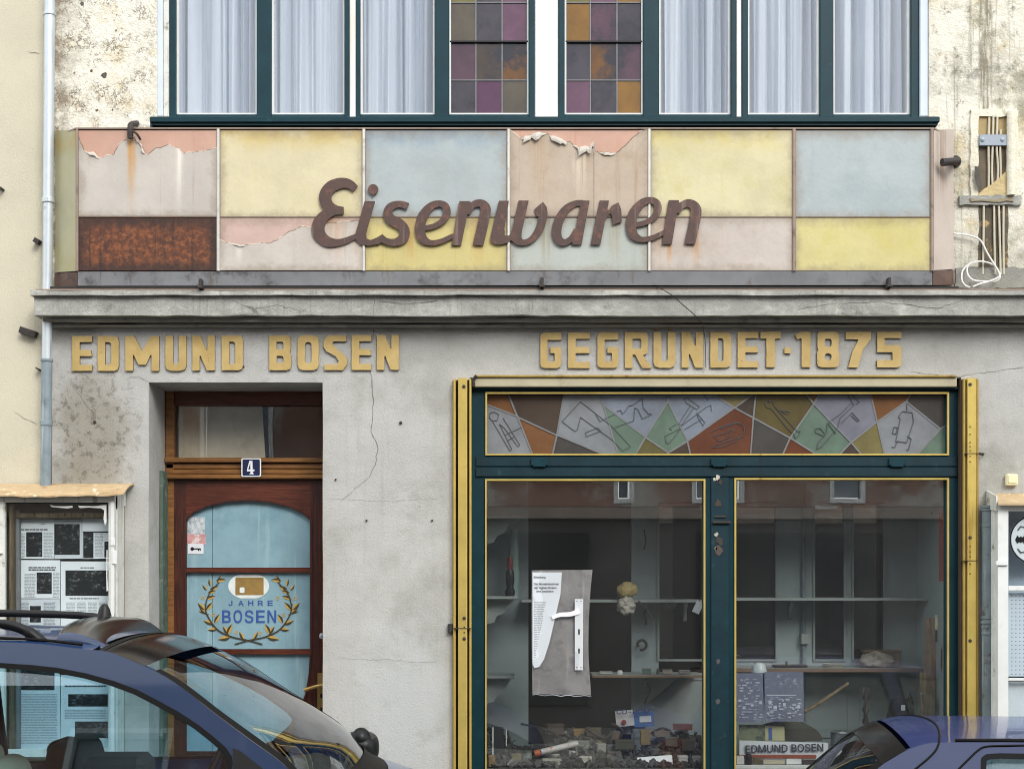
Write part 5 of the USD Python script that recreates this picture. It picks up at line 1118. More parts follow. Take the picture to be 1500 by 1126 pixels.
gear = [(1484 + 31 - 31 * math.cos(0) , 790)]
spk = [(1487, 790)] + [p for k in range(5) for p in ((1490 + k * 5, 784 + (k % 2)), (1493 + k * 5, 787))] + [(1540, 788), (1540, 793)] + [p for k in range(4, -1, -1) for p in ((1493 + k * 5, 793), (1490 + k * 5, 796 - (k % 2)))]
ob(rc, 'emblem_tool', ext(pp(spk, ey), ey - .003, ey - .0002), black_pl)
for s_ in (1, -1):
    ln = LineString([(X(a, ey), Z(790 + s_ * (b - 790), ey)) for a, b in ((1491, 776), (1495, 771), (1501, 772), (1503, 777), (1510, 777), (1516, 770), (1530, 770))]).buffer(.0035)
    ob(rc, 'emblem_tool', ext(ln, ey - .003, ey - .0002), lead_dark)

# ================================================================== things in the display window
def mat1(name, hexc, rough=.6, metal=0.0, var=.12, **k):
    pth = stage.GetPrimAtPath('/World/Looks/' + name)
    return UsdShade.Material.Get(stage, '/World/Looks/' + name) if pth else M(name, c(hexc), rough, var, 12, metal=metal, **k)
def dbx(a0, a1, b0, b1, d, t, bev=.002): return pbx(a0, a1, b0, b1, d, d + t, d, bev)
# shelves
def shelf_thing(label, a0, a1, b0, b1, d0, d1, brk):
    t = th('wall_shelf', label, 'shelf', (X((a0 + a1) / 2, d0), d1, Z(b1, d0)))
    ob(t, 'board', bx(X(a0, d0), X(a1, d0), d0, d1, Z(b1, d0), Z(b0, d0), .002), shelf_grey)
    ob(t, 'front_edge', bx(X(a0, d0), X(a1, d0), d0 - .004, d0 - .0005, Z(b1, d0) + .001, Z(b0, d0) - .001), shelf_edge if b0 > 950 else shelf_grey)
    for a in brk:
        pts = [(0, 0), (22, 0), (20, 5), (12, 8), (7, 16), (6, 26), (0, 28)]
        x_ = X(a, d1); zt = Z(b1, d0) - .001
        s = .0041
        P = Polygon([(d1 - .001 - .0 - u * s, zt - v * s) for u, v in pts]).buffer(0)
        m_ = trimesh.creation.extrude_polygon(P, .02, engine='earcut'); v = m_.vertices; m_.vertices = np.stack([x_ + v[:, 2] - .01, v[:, 0], v[:, 1]], 1); m_.invert()
        ob(t, 'bracket', m_, shelf_grey)
    return t
shelf_thing('thin pale upper shelf across the left shop pane', 764, 1030, 878, 882, .60, BK - .001, (806, 945, 1003))
shelf_thing('thin pale upper shelf across the right shop pane', 1072, 1372, 875.5, 879.5, .60, BK - .001, (1157, 1353))
shelf_thing('lower shelf with small fittings in the left shop pane', 868, 1030, 988, 992, .55, BK - .001, (946,))
shelf_thing('lower wooden edged shelf in the right shop pane', 1076, 1352, 978, 984, .55, BK - .001, (1120, 1345))
for k, (b, lab) in enumerate(((758, 'top scalloped side shelf at the left end of the window'), (875, 'middle scalloped side shelf at the left end of the window'), (991, 'lowest scalloped side shelf at the left end of the window'))):
    t = th('side_shelf', lab, 'shelf', (xl_, .5, Z(b, .5)))
    ob(t, 'board', bx(xl_ + .001, X(762 - k * 4, .45), .42, .70, Z(b + 2, .45), Z(b - 2, .45), .002), shelf_grey)
    sc = [(700, b + 2.5), (757 - 4 * k, b + 2.5), (753 - 4 * k, b + 8), (744, b + 11), (739, b + 22), (728, b + 27), (724, b + 36), (700, b + 42)]
    s_ = pp(sc, .5).intersection(sbox(xl_ + .001, 0, 9, 9)); ob(t, 'scalloped_bracket', ext(s_, .5, .52), shelf_grey)
pi_ = th('riser_pipe', 'thin grey riser pipe on the display back wall in the right pane', 'pipe', W(1177, 1085, BK - .02))
ob(pi_, 'pipe', cyl(W(1177, 1100, BK - .02), W(1177, 700, BK - .02), .011), zinc_dull, smooth=40); ob(pi_, 'socket_box', dbx(1174, 1186, 928, 943, BK - .05, .045), shelf_grey)
# poster in a plastic bag behind the left pane
py_ = wd_ + .05
po = th('poster_bag', 'clear plastic bag with white leaflet and door handle picture behind left pane', 'poster', W(822, 1018, py_))
n = 24; P = []
ql = spline([(779, 835), (778, 900), (779, 960), (780, 1016)], 8); qr = spline([(868, 834), (864, 880), (862, 950), (866, 1018)], 8)
for i in range(len(ql)):
    row = []
    for j in range(n):
        t = j / (n - 1); a, b = ql[i] * (1 - t) + qr[i] * t
        v_ = i / (len(ql) - 1)
        y = py_ + .012 * math.sin(t * math.pi) ** 2 * -1 + .004 * math.sin(9 * t + 6 * v_) * (v_ > .7) + .01 * t ** 6
        row.append(W(a, b, y))
    P.append(row)
bag_front = np.array(P)
bag_front[:, :, 1] += .016 * meshkit.fbm(bag_front * np.array([16, 0, 11]) + 3.3, 4, 5)
bagm = M('photo_grey_metal', c('#a8a2a2'), .4, .12, 7, dirt=(c('#837d80'), .5, .7, 9), streak=(c('#c2bdbb'), .55, .7), bump=((14, .006),))
ob(po, 'grey_photo', grid(bag_front), bagm, smooth=True)
yp2 = py_ - .014
whitep = [(780, 838), (823, 838), (821, 870), (813, 905), (805, 940), (797, 965), (790, 976), (783, 978), (780, 972)]
ob(po, 'white_leaflet', ext(pp(whitep, yp2), yp2 - .001, yp2), M('leaflet_white', c('#e6ebf2'), .6, .02, 9))
def tinytext(parent, s, px, py, hpx, y, mat, wpx=None, name='print_text'):
    ob(parent, name, text(s, hpx / FP * (D + y), X(px, y), y, Z(py, y), .0008, True, wpx / FP * (D + y) if wpx else None), mat)
tinytext(po, 'Einladung', 782, 846.5, 3.0, yp2 - .0011, ink, 17)
tinytext(po, 'Die Wunderkammer', 782, 856.5, 3.2, yp2 - .0011, ink, 37); tinytext(po, 'der Agnes Bosen', 782, 862, 3.2, yp2 - .0011, ink, 33); tinytext(po, 'eine Installation', 786, 867, 2.8, yp2 - .0011, ink, 25)
def lines2(parent, a0, a1, b0, b1, y, mat, seed, step=2.6):
    r = random.Random(seed); out = []; b = b0
    while b < b1:
        a = a0
        lim = a1 - max(0, (b - 880) * .19)
        while a < lim - 1: L = min(lim - a, r.uniform(2, 6)); out.append(pbx(a, a + L, b, b + .8, y - .0016, y - .0011, y)); a += L + .9
        b += step
    ob(parent, 'print_lines', cat_(out), mat)
lines2(po, 782, 800, 881, 962, yp2, ink_soft, 3)
ob(po, 'handle_plate_picture', dbx(842, 854, 877, 981, yp2 - .004, .003, .001), M('plate_picture', c('#dfe1e6'), .4, .05, 9))
ob(po, 'lever_picture', ext(p2w(stroke([(848, -895), (835, -899), (820, -900), (809, -904)], [6.5, 5.5, 5, 4.5]), fx, yp2).buffer(.001), yp2 - .012, yp2 - .004), UsdShade.Material.Get(stage, '/World/Looks/plate_picture'))
for b, h in ((925, 4), (953, 3.5)): ob(po, 'keyhole_picture', dbx(847, 849.3, b - h, b + h, yp2 - .0052, .001, 0), black_pl)
for a, b in ((845, 880), (851, 880), (845, 977), (851, 977)): ob(po, 'screw_picture', dbx(a - .7, a + .7, b - .7, b + .7, yp2 - .0052, .001, 0), ink)
ob(po, 'clear_bag', grid(bag_front - [0, .02, 0]), glass('plastic_film', (.98, .98, .98), 1.75, .09, .03), smooth=True)
ob(po, 'bag_seal', tube(np.array([bag_front[-1, j] + [0, -.018, -.004 + .003 * math.sin(j)] for j in range(n)]), .0016, 6), M('film_edge', c('#c8ced8'), .3, .05, 9))

# items standing and lying in the window
def item(name, label, cat, parts, group=None):
    """parts: (part name, mesh, material)"""
    ms = [arr(p[1]) for p in parts]; lo = np.min([m.bounds[0] for m in ms], 0); hi = np.max([m.bounds[1] for m in ms], 0)
    t = th(name, label, cat, ((lo[0] + hi[0]) / 2, (lo[1] + hi[1]) / 2, lo[2]), group)
    for nme, m, mt in parts: ob(t, nme, m, mt, smooth=35)
    return t
def board_at(a0, a1, b0, b1, d, lean=0.0, t=.006, rot=0.0):
    s = affinity.rotate(rect(a0, b0, a1, b1, d), rot, 'centroid'); m = ext(s, d - t, d); v = m.vertices; z0 = v[:, 2].min(); v[:, 1] += (v[:, 2] - z0) * lean; m.vertices = v; return m
whiteink = M('white_ink', c('#b6bccb'), .7, .1, 9)
lf = th('leaflet', 'left grey printed leaflet standing in the right shop pane', 'leaflet', W(1100, 1055, .28))
ob(lf, 'sheet', board_at(1079, 1118.5, 986, 1057, .28, .12, .004), leaflet_print)
lf2 = th('leaflet', 'right grey printed leaflet with white title standing in the right shop pane', 'leaflet', W(1150, 1055, .28))
ob(lf2, 'sheet', board_at(1121, 1178, 984, 1056, .28, .12, .004), leaflet_print)
tinytext(lf2, 'Agnes Bosen', 1124, 990, 2.6, .28 + .028, whiteink, 28); tinytext(lf2, 'Die Wunderkammer', 1124, 1000, 3.2, .28 + .024, whiteink, 42); tinytext(lf2, 'der Agnes Bosen', 1124, 1007, 3.2, .28 + .022, whiteink, 38)
ob(lf2, 'white_rule', board_at(1123, 1166, 1017, 1018.3, .28 + .014, .1, .002), whiteink)
for k in range(7): ob(lf2, 'print_block', board_at(1126 + 7 * k, 1130 + 7 * k + k % 3, 1026 + (k * 7) % 18, 1031 + (k * 7) % 18, .278 + .008, .1, .002), whiteink)
def dashes(par, a0, a1, b0, b1, seed, n):
    q = random.Random(seed); out = []
    for k in range(n):
        a, b = q.uniform(a0, a1 - 4), b0 + (b1 - b0) * round(q.random() * 16) / 16; L = min(q.uniform(1.5, 7), a1 - a)
        m = pbx(a, a + L, b, b + q.uniform(.6, 2.0), .2715, .2728, .28); v = m.vertices; v[:, 1] += (v[:, 2] - Z(1057, .28)) * .12; m.vertices = v; out.append(m)
    ob(par, 'print_lines', cat_(out), whiteink)
dashes(lf, 1081, 1117, 991, 1053, 5, 60); dashes(lf2, 1123, 1174, 1021, 1053, 6, 55)
for k in range(6): ob(lf, 'print_block', board_at(1082 + 6 * k, 1086 + 6 * k, 1024 + (k * 11) % 26, 1027 + (k * 11) % 26, .278 + .008, .1, .002), whiteink)
sp = th('name_plate', 'long white plate reading EDMUND BOSEN on the display floor', 'sign', W(1150, 1112, .22))
ob(sp, 'plate', board_at(1083, 1213, 1086, 1120, .22, .15, .012, -1.5), M('plate_white', c('#bcc2c9'), .5, .08, 5))
tx = text('EDMUND BOSEN', 10.5 / FP * (D + .2), X(1092, .21), .2115, Z(1100.5, .21), .003, True, 114 / FP * (D + .21)); tx.apply_transform(trimesh.transformations.rotation_matrix(math.radians(-1.3), [0, 1, 0], W(1150, 1095, .21))); ob(sp, 'lettering', tx, ink)
item('red_rail', 'rust red flat bar lying in front of the white name plate', 'metal bar', [('bar', trimesh.util.concatenate([pbx(1082, 1196, 1105, 1110.5, .17, .185, .17, .002)]), mat1('red_lead', '#8d3f28', .6))])
item('white_tray', 'white tray edge lowest in the right shop pane', 'tray', [('edge', pbx(1078, 1196, 1120, 1127, .12, .14, .12, .002), mat1('tray_white', '#c9ccc8', .5)), ('base', pbx(1078, 1196, 1125, 1128, .14, .2, .14), mat1('tray_white', '#c9ccc8'))])
for k, (a0, a1, b0, b1, hx, lab) in enumerate(((1079, 1090, 1107, 1119, '#c3c3bd', 'small white carton at the left end of the white tray'), (1092, 1101, 1103, 1119, '#2a2522', 'dark little jar beside the white carton on the tray'), (1103, 1116, 1108, 1119, '#6d5a3c', 'brown tin lid standing on the white tray'), (1118, 1150, 1113, 1119, '#b2a88c', 'flat cream box in the middle of the white tray'), (1152, 1174, 1111.5, 1119, '#cfd2cf', 'white flat packet right on the white tray'), (1176, 1196, 1112, 1119, '#3a2c28', 'dark brown block at the right end of the white tray'))):
    if k == 1: parts = [('body', lathe([(0, Z(b1, .15)), (.02, Z(b1, .15)), (.02, Z(b0 + 4, .15)), (.014, Z(b0 + 2, .15)), (.014, Z(b0, .15)), (0, Z(b0, .15))], [X((a0 + a1) / 2, .15), .15, 0], 16), mat1('jar_dark', hx, .3))]
    elif k == 2: parts = [('lid', lathe([(0, -.006), (.022, -.005), (.024, .0), (.02, .008), (0, .008)], W(1109, 1113.5, .15), 18, 'y'), mat1('tin_lid_brown', hx, .4, .4))]
    else: parts = [('box', dbx(a0, a1, b0, b1, .145, .035, .002), mat1(f'tray_item_{"abcdefg"[k]}'.replace('_a', '_carton').replace('_d', '_cream').replace('_e', '_packet').replace('_f', '_block'), hx, .6)), ('flap', dbx(a0 + .6, a1 - .6, b0 - .7, b0 - .1, .147, .03, .0005), mat1('flap_grey', '#8f9088'))]
    item('small_goods', lab, 'small goods', parts)
item('booklet', 'yellow green picture booklet above the name plate', 'booklet', [('cover', board_at(1083, 1150, 1061, 1087, .33, .15, .008), M('booklet_cover', c('#6a7350'), .6, .3, 14, dirt=(c('#3f4a3d'), .5, .6, 18))), ('label_strip', board_at(1121, 1149, 1063, 1084, .326, .15, .006), M('booklet_label', c('#a7a678'), .6, .1, 14)), ('blue_mark', board_at(1126, 1131, 1065, 1083, .321, .15, .003), paint_blue)])
item('curved_guard', 'dark curved sheet metal guard behind the booklet', 'metal guard', [('sheet', grid(np.array([[W(1205 - 55 + 55 * math.cos(t), 1085 - 30 * math.sin(t), .45), W(1205 - 55 + 55 * math.cos(t), 1085 - 30 * math.sin(t), .7)] for t in np.linspace(0, math.pi * .8, 18)])), mat1('guard_dark', '#4a4a40', .6)), ('cheek', ext(pp([(1150 + 55 * math.cos(t), 1085 - 30 * math.sin(t)) for t in np.linspace(0, math.pi, 20)], .45), .452, .46), mat1('guard_dark', '#4a4a40'))])
tinm = mat1('tin_plate', '#9aa2a2', .25, .85)
zt0 = Z(1118, .42)
item('tin_can', 'shiny tin can standing beside the dark auger in the right pane', 'tin', [('body', lathe([(0, zt0), (.062, zt0), (.062, Z(1090, .42)), (.066, Z(1089, .42)), (.062, Z(1087, .42)), (.062, Z(1073, .42)), (.066, Z(1072, .42)), (.062, Z(1070.5, .42)), (0, Z(1071.5, .42))], [X(1233, .42), .42, 0], 30), tinm), ('lid_knob', lathe([(0, Z(1072, .42)), (.012, Z(1072, .42)), (.012, Z(1069, .42)), (0, Z(1068, .42))], [X(1233, .42), .42, 0], 14), tinm)])
bl = []
for k in range(60):
    t = k / 59; zz = Z(1108, .5) * (1 - t) + Z(1012, .5) * t
    bl.append([[X(1268, .5) + .020 * math.cos(t * 17 + q), .5 + .020 * math.sin(t * 17 + q), zz] for q in (0, math.pi)])
item('auger_bit', 'dark twisted auger bit standing upright in the right pane', 'auger', [('spiral', grid(np.array(bl)), iron), ('shaft', cyl([X(1268, .5), .5, Z(1108, .5)], [X(1268, .5), .5, Z(1008, .5)], .012), iron), ('head', dbx(1263, 1273, 1006, 1015, .49, .02, .003), iron)])
pl_ = [(1304, 1052), (1311, 1026), (1338, 1026), (1340, 1052)]
item('black_tool_box', 'black trapezoid tool box with two knobs on top in the right pane', 'tool box', [('body', ext(pp(pl_, .45), .45, .55), mat1('tool_black', '#161514', .5)), ('knob', lathe([(0, -.01), (.011, -.008), (.013, 0), (.009, .01), (.007, .03), (0, .03)], W(1316, 1021, .5), 14), mat1('tool_black', '#161514')), ('knob', lathe([(0, -.01), (.011, -.008), (.013, 0), (.009, .01), (.007, .03), (0, .03)], W(1333, 1021, .5), 14), mat1('tool_black', '#161514')), ('cap', dbx(1312, 1337, 1024, 1027, .46, .08), mat1('tool_black', '#161514')), ('paper_tag', dbx(1320, 1326, 1032, 1040, .446, .0035, .0005), paper2)])
item('wooden_stick', 'brown wooden stick leaning diagonally in the right pane', 'stick', [('stick', tube([W(1178, 1042, .45), W(1205, 1026, .5), W(1240, 1002, .6)], [.012, .011, .009], 10), old_wood), ('tip', cyl(W(1238, 1003.5, .595), W(1242, 1000.5, .607), .0095), light_wood)])
item('board_bundle', 'tall pale boards leaning in the corner of the right pane', 'boards', [('board', cat_([board_at(1356, 1372, 905, 1070, .40, .12, .02, -3)]), M('board_pinkish', c('#91795f'), .7, .25, 6, streak=(c('#6f5440'), .5, .65))), ('board', board_at(1349, 1358, 985, 1075, .36, .1, .018), light_wood), ('board', board_at(1352, 1369, 1015, 1075, .33, .1, .015), old_wood)])
item('red_label', 'long red label hanging high at the right end of the window', 'label', [('card', ext(rect(1376, 752, 1385, 851, .14), .14, .148), mat1('label_red', '#a3402f', .6)), ('hanger', dbx(1378.5, 1381, 742, 753, .142, .004, .0005), mat1('label_red', '#a3402f'))])
item('amber_box', 'amber cardboard box beside the red label in the window', 'box', [('box', dbx(1367, 1375, 752, 788, .5, .03, .002), mat1('card_amber', '#8d6a35', .7)), ('lid', dbx(1366, 1375.5, 749, 752, .498, .034, .001), mat1('card_amber', '#8d6a35'))])
item('light_switch', 'small ivory light switch on the right display side', 'switch', [('plate', dbx(1370, 1378, 900, 921, .40, .01, .002), ivory), ('rocker', dbx(1372, 1376, 905, 915, .395, .006, .001), white_enamel), ('lower_box', dbx(1370, 1378, 923, 940, .398, .012, .002), mat1('switch_dark', '#353738', .4))])
item('hanging_rasp', 'thin dark rasp hanging on the right display side', 'rasp', [('blade', ext(pp([(1379, 950), (1382, 950), (1382.5, 975), (1380.5, 986), (1378.5, 975)], .3), .3, .306), iron), ('tang', cyl(W(1380.5, 950, .303), W(1380.5, 944, .303), .003), iron)])
# upper things on the right lower shelf
bz = lambda b, d: Z(b, d)
item('white_lamp_bowl', 'white glass lamp bowl lying on the lower shelf above the leaflets', 'bowl', [('bowl', lathe([(.043, bz(983, .5)), (.043, bz(980, .5)), (.038, bz(974, .5)), (.026, bz(970, .5)), (.012, bz(968.5, .5)), (0, bz(968, .5))], [X(1112, .4), .40, 0], 24), mat1('opal_glass', '#b9c3c6', .25)), ('rim', lathe([(.041, bz(983.5, .5)), (.046, bz(983, .5)), (.046, bz(981.5, .5)), (.041, bz(981.3, .5))], [X(1112, .4), .40, 0], 24), mat1('opal_glass', '#b9c3c6'))])
item('plate_stack', 'stack of cream plates on the lower shelf under the right dark window', 'plates', [('plate', lathe([(.0, bz(977.5 - 2.2 * k, .6)), (.058, bz(977.5 - 2.2 * k, .6)), (.062, bz(975.8 - 2.2 * k, .6)), (0, bz(976 - 2.2 * k, .6))], [X(1220, .62), .62, 0], 26), mat1('plate_cream', '#a9a78f', .4)) for k in range(3)])
np_ = trimesh.creation.icosphere(3, 1.0); vv = np_.vertices; nz = meshkit.fbm(vv * 2.3 + 5, 4, 3)[:, None]; np_.vertices = vv * (.72 + .6 * nz) * np.array([.095, .07, .052]) + W(1283, 968, .62)
item('cloth_bundle', 'crumpled grey cloth bundle on the lower shelf of the right pane', 'bundle', [('cloth', np_, M('cloth_grey', c('#8f897c'), .9, .3, 9, dirt=(c('#5d5548'), .5, .65, 12)))])
item('wooden_crate', 'old wooden box behind the grey cloth bundle on the shelf', 'box', [('body', dbx(1268, 1320, 955, 978, .70, .1, .003), old_wood), ('lid', dbx(1266, 1322, 952, 955, .69, .12, .002), old_wood)])
item('iron_hinge', 'dark iron hinge lying on the lower shelf left of the plates', 'hinge', [('leaf', dbx(1135, 1160, 974, 977, .58, .1, .001), iron), ('pin', cyl(W(1160, 975, .6), W(1160, 975, .66), .008), iron), ('leaf', dbx(1161, 1183, 973.5, 977, .58, .08, .001), iron), ('peg', cyl(W(1152, 977, .62), W(1152, 968, .62), .006), iron)])  # a loose iron hinge among the shelf goods
# left pane: hanging and standing things
item('lantern', 'dark lantern with a red top on the middle side shelf', 'lantern', [('body', lathe([(0, bz(873, .55)), (.026, bz(873, .55)), (.03, bz(866, .55)), (.02, bz(860, .55)), (.026, bz(850, .55)), (.024, bz(838, .55)), (.014, bz(833, .55)), (0, bz(832, .55))], [X(747, .55), .55, 0], 18), mat1('lantern_dark', '#2b2c30', .3, .5)), ('red_cap', lathe([(0, bz(833, .55)), (.016, bz(833, .55)), (.016, bz(818, .55)), (.01, bz(815, .55)), (0, bz(815, .55))], [X(747, .55), .55, 0], 14), mat1('cap_red', '#7a2326', .4))])
item('upright_pot', 'pale green glazed jar standing on the middle side shelf', 'jar', [('body', lathe([(0, bz(873, .6)), (.03, bz(873, .6)), (.034, bz(840, .6)), (.028, bz(800, .6)), (.03, bz(775, .6)), (0, bz(775, .6))], [X(753, .62), .66, 0], 18), mat1('jar_green', '#7d9691', .3))])
hz_ = [W(a, b, .55) for a, b in ((918, 862), (908, 868), (905, 880), (912, 892), (925, 898), (938, 888), (940, 874), (930, 862), (918, 862))]
def crumple(centre, rad, seed, rough_=.6):
    m = trimesh.creation.icosphere(3, 1.0); v = m.vertices; nz = meshkit.fbm(v * 2.6 + seed, 4, seed)[:, None]
    m.vertices = v * (1 - rough_ * .6 + rough_ * 1.2 * nz) * np.array(rad) + centre; return m
item('hanging_bag', 'yellow crumpled bag and grey plastic bag hanging by the pale post', 'bag', [('yellow_bag', crumple(W(919, 864, .57), (.058, .04, .048), 3), mat1('bag_yellow', '#97834c', .6, var=.3)), ('grey_bag', crumple(W(917, 887, .55), (.05, .045, .052), 8, .8), mat1('bag_grey', '#a7a296', .35, var=.3)), ('strap', tube(spline([W(935, 880, .55), W(948, 893, .55), W(953, 905, .55)], 6), .006, 8), iron), ('hook', tube(spline(hz_[:5], 4), .003, 6), iron)])
item('hanging_sickle', 'dark hooks and chain hanging on the pale post', 'hooks', [('chain', tube(spline([W(947, 880, .8), W(945, 900, .8), W(947, 915, .8)], 6), .006, 8), iron), ('hook', tube(spline([W(937, 952, .8), W(944, 950, .8), W(947, 943, .8), W(941, 937, .8), W(934, 941, .8), W(935, 947, .8)], 6), .008, 8), iron), ('lower_hook', tube(spline([W(948, 1000, .78), W(953, 1010, .78), W(947, 1022, .78), W(944, 1030, .78)], 6), .007, 8), iron), ('upper_chain', tube(spline([W(944, 775, .82), W(946, 795, .82), W(943, 805, .82)], 6), .004, 8), iron)])
item('white_tag', 'small white paper tag hanging at the mullion in the left pane', 'tag', [('tag', ext(affinity.rotate(rect(1017, 880, 1028, 898, .2), -25, 'centroid'), .2, .202), paper), ('string', cyl(W(1024, 881, .2), W(1027, 872, .2), .0012), ink)])
for k, (a, b, w_, h_, hx, lab) in enumerate(((888, 985, 18, 2.5, '#b9bcba', 'bright strip of fittings at the left end of the lower shelf'), (908, 984, 9, 6, '#c8cac8', 'white round knob on the lower left shelf'), (948, 984, 12, 7, '#4d6a5c', 'little green carton on the lower left shelf'), (964, 983, 5, 9, '#3c3c3e', 'black upright spool on the lower left shelf'), (978, 984, 14, 5, '#9a8f80', 'beige packet on the lower left shelf'), (1003, 984, 16, 4, '#77716a', 'grey flat tin on the lower left shelf'))):
    d = .6
    if k in (1, 3): parts = [('body', lathe([(0, Z(988, .55)), (w_ * .0019, Z(988, .55)), (w_ * .0021, Z(988 - h_ / 2, .55)), (w_ * .0012, Z(988 - h_, .55)), (0, Z(988 - h_, .55))], [X(a, d), d, 0], 14), mat1(f'shelf_piece_{lab.split()[1]}_{lab.split()[2]}', hx, .4))]
    else: parts = [('body', dbx(a - w_ / 2, a + w_ / 2, 986.5 - h_, 986.5, d, .05, .003), mat1(f'shelf_piece_{lab.split()[1]}_{lab.split()[2]}', hx, .5)), ('top', dbx(a - w_ / 2 - .3, a + w_ / 2 + .3, 986.2 - h_ - .8, 986.4 - h_, d - .002, .05, .0005), mat1('top_grey', '#8a8a86'))]
    item('small_fitting', lab, 'fitting', parts)
cdm = mat1('card_white_red', '#b5b2b4', .6); cdb = mat1('card_blue', '#2c62a8', .5)
cd = th('advert_card', 'white and blue advertising card with CD-ROM lettering in the left pane', 'card', W(940, 1062, .6))
ob(cd, 'white_half', board_at(902, 930, 1040, 1063, .6, .1, .004, 6), cdm); ob(cd, 'blue_half', board_at(929, 958, 1042, 1064, .598, .1, .004, 3), cdb); ob(cd, 'grey_picture', board_at(937, 954, 1048, 1057, .594, .1, .002, 3), paper2)
ob(cd, 'red_dot', lathe([(0, -.002), (.014, -.0015), (.014, .001)], W(914, 1057, .585) , 14, 'y'), mat1('dot_red', '#8d3838'))
ob(cd, 'lettering', text('CD-ROM', 6.6 / FP * (D + .6), X(903, .58), .572, Z(1045, .58), .002, True, 48 / FP * (D + .6)), mat1('letter_navy', '#2b3b6e'))

# ---- heap of old hardware on the display floor of the left pane
def floor_z(): return FLZ
def heap(px, py, d): 
    return np.array([X(px, d), d, Z(py, d)])
def small_box(px, py, d, w, h, t, hx, rot=0, name='cardboard_box', lab='', tiltx=0.0, lid=True):
    o = heap(px, py, d)
    b1 = bx(-w / 2, w / 2, -t / 2, t / 2, 0, h, .002); parts = [('body', b1)]
    if lid: parts.append(('lid', bx(-w / 2 - .002, w / 2 + .002, -t / 2 - .002, t / 2 + .002, h * .82, h + .002, .0015)))
    T_ = trimesh.transformations.concatenate_matrices(trimesh.transformations.translation_matrix(o), trimesh.transformations.rotation_matrix(math.radians(rot), [0, 0, 1]), trimesh.transformations.rotation_matrix(math.radians(tiltx), [0, 1, 0]))
    out = []
    for i, (nm, m) in enumerate(parts):
        m = m.copy(); m.apply_transform(T_); out.append((nm, m, mat1('carton_' + hx[1:].translate(str.maketrans('0123456789', 'ghijklmnop')), hx, .7, 0, .2)))
    return item(name, lab, 'box', out)
BX = [(720, 1122, .16, .035, .06, .03, '#8a6a3a', 5, 'amber upright carton at the very left of the display floor'), (757, 1122, .2, .05, .07, .04, '#7f7552', -8, 'olive upright box in the left corner of the display'), (808, 1123, .22, .10, .045, .06, '#9a9a8c', 4, 'wide pale box low in the left pane with cream lid'), (858, 1122, .25, .065, .055, .05, '#b5b0a2', -4, 'square cream box with round label in the left pane'), (838, 1108, .4, .05, .035, .04, '#c2c2be', 20, 'small white box behind the two screws'), (812, 1112, .34, .04, .03, .04, '#a8a89c', 35, 'grey little box lying askew near the orange tube'), (790, 1100, .5, .06, .04, .05, '#4a4238', -12, 'dark brown box in the shadow of the left heap'), (848, 1095, .5, .12, .04, .07, '#7c8078', -8, 'long grey carton in the middle of the heap'), (880, 1100, .45, .05, .045, .05, '#8d8a84', 10, 'grey carton left of the gold packet'), (915, 1096, .52, .11, .05, .08, '#4b4a35', -5, 'dark olive long box behind the photo cards'), (945, 1090, .5, .055, .085, .05, '#85703f', 3, 'golden upright packet right of the heap'), (985, 1092, .42, .07, .05, .05, '#6d665c', -18, 'brown grey box right of the golden packet'), (1008, 1098, .36, .06, .06, .05, '#57534b', 8, 'dark box by the mullion in the left pane'), (1000, 1068, .6, .11, .03, .07, '#7d4434', -6, 'rusty red flat box under the right shelf panel'), (968, 1078, .58, .09, .03, .06, '#8a7a60', 12, 'tan flat box left of the rusty red box'), (935, 1066, .66, .07, .03, .05, '#96795c', 8, 'tan wooden block under the advertising card'), (1000, 1122, .18, .05, .06, .05, '#b1b2ae', 3, 'white box at the right end of the left pane floor'), (1020, 1123, .18, .04, .06, .05, '#a19f96', -3, 'grey white box touching the mullion at the floor'), (870, 1078, .65, .08, .05, .05, '#5a4a38', -10, 'brown box far back in the heap'), (812, 1075, .7, .1, .06, .06, '#4a3a30', 15, 'dark red brown box at the back left of the heap'), (848, 1080, .68, .06, .05, .05, '#8c6b35', -4, 'amber box at the back of the heap')]
for (a, b, d, w_, h_, t_, hx, r_, lab) in BX: small_box(a, b, d, w_, h_, t_, hx, r_, lab=lab)
item('sealant_tube', 'white tube with orange end lying across the left heap', 'tube', [('tube', cyl(W(792, 1101, .30), W(846, 1088, .36), .017, 18), mat1('tube_white', '#b9b5b2', .5, dirt=(c('#c26a52'), .55, .6, 12))), ('orange_end', cyl(W(783, 1103.5, .295), W(791, 1101.3, .30), .0185, 18), mat1('tube_orange', '#c0562c', .5))])
for a, lab in ((831, 'left bright screw standing on its head in the left heap'), (850, 'right bright screw standing on its head in the left heap')):
    item('screw', lab, 'screw', [('shank', cyl(W(a, 1122, .2), W(a, 1111, .2), .005, 10), tinm), ('head', lathe([(0, .004), (.010, .003), (.010, -.002), (.005, -.004)], W(a, 1110.5, .2), 14), tinm)])
phm = photos
for k, (a0, a1, b0, b1, d, lean, rot, lab) in enumerate(((935, 986, 1108, 1128, .2, .5, 4, 'white framed photo card lying near the mullion'), (884, 934, 1112, 1129, .22, .6, -6, 'dark photo card lying left of the white photo card'))):
    t = th('photo_card', lab, 'photo card', W((a0 + a1) / 2, b1, d))
    ob(t, 'card', board_at(a0, a1, b0, b1, d, lean, .004, rot), paper if k == 0 else mat1('card_dark', '#3b3d40'))
    ob(t, 'photo', board_at(a0 + 10, a1 - 12, b0 + 4, b1 - 2, d - .004 + .02, lean, .003, rot), photos[k])
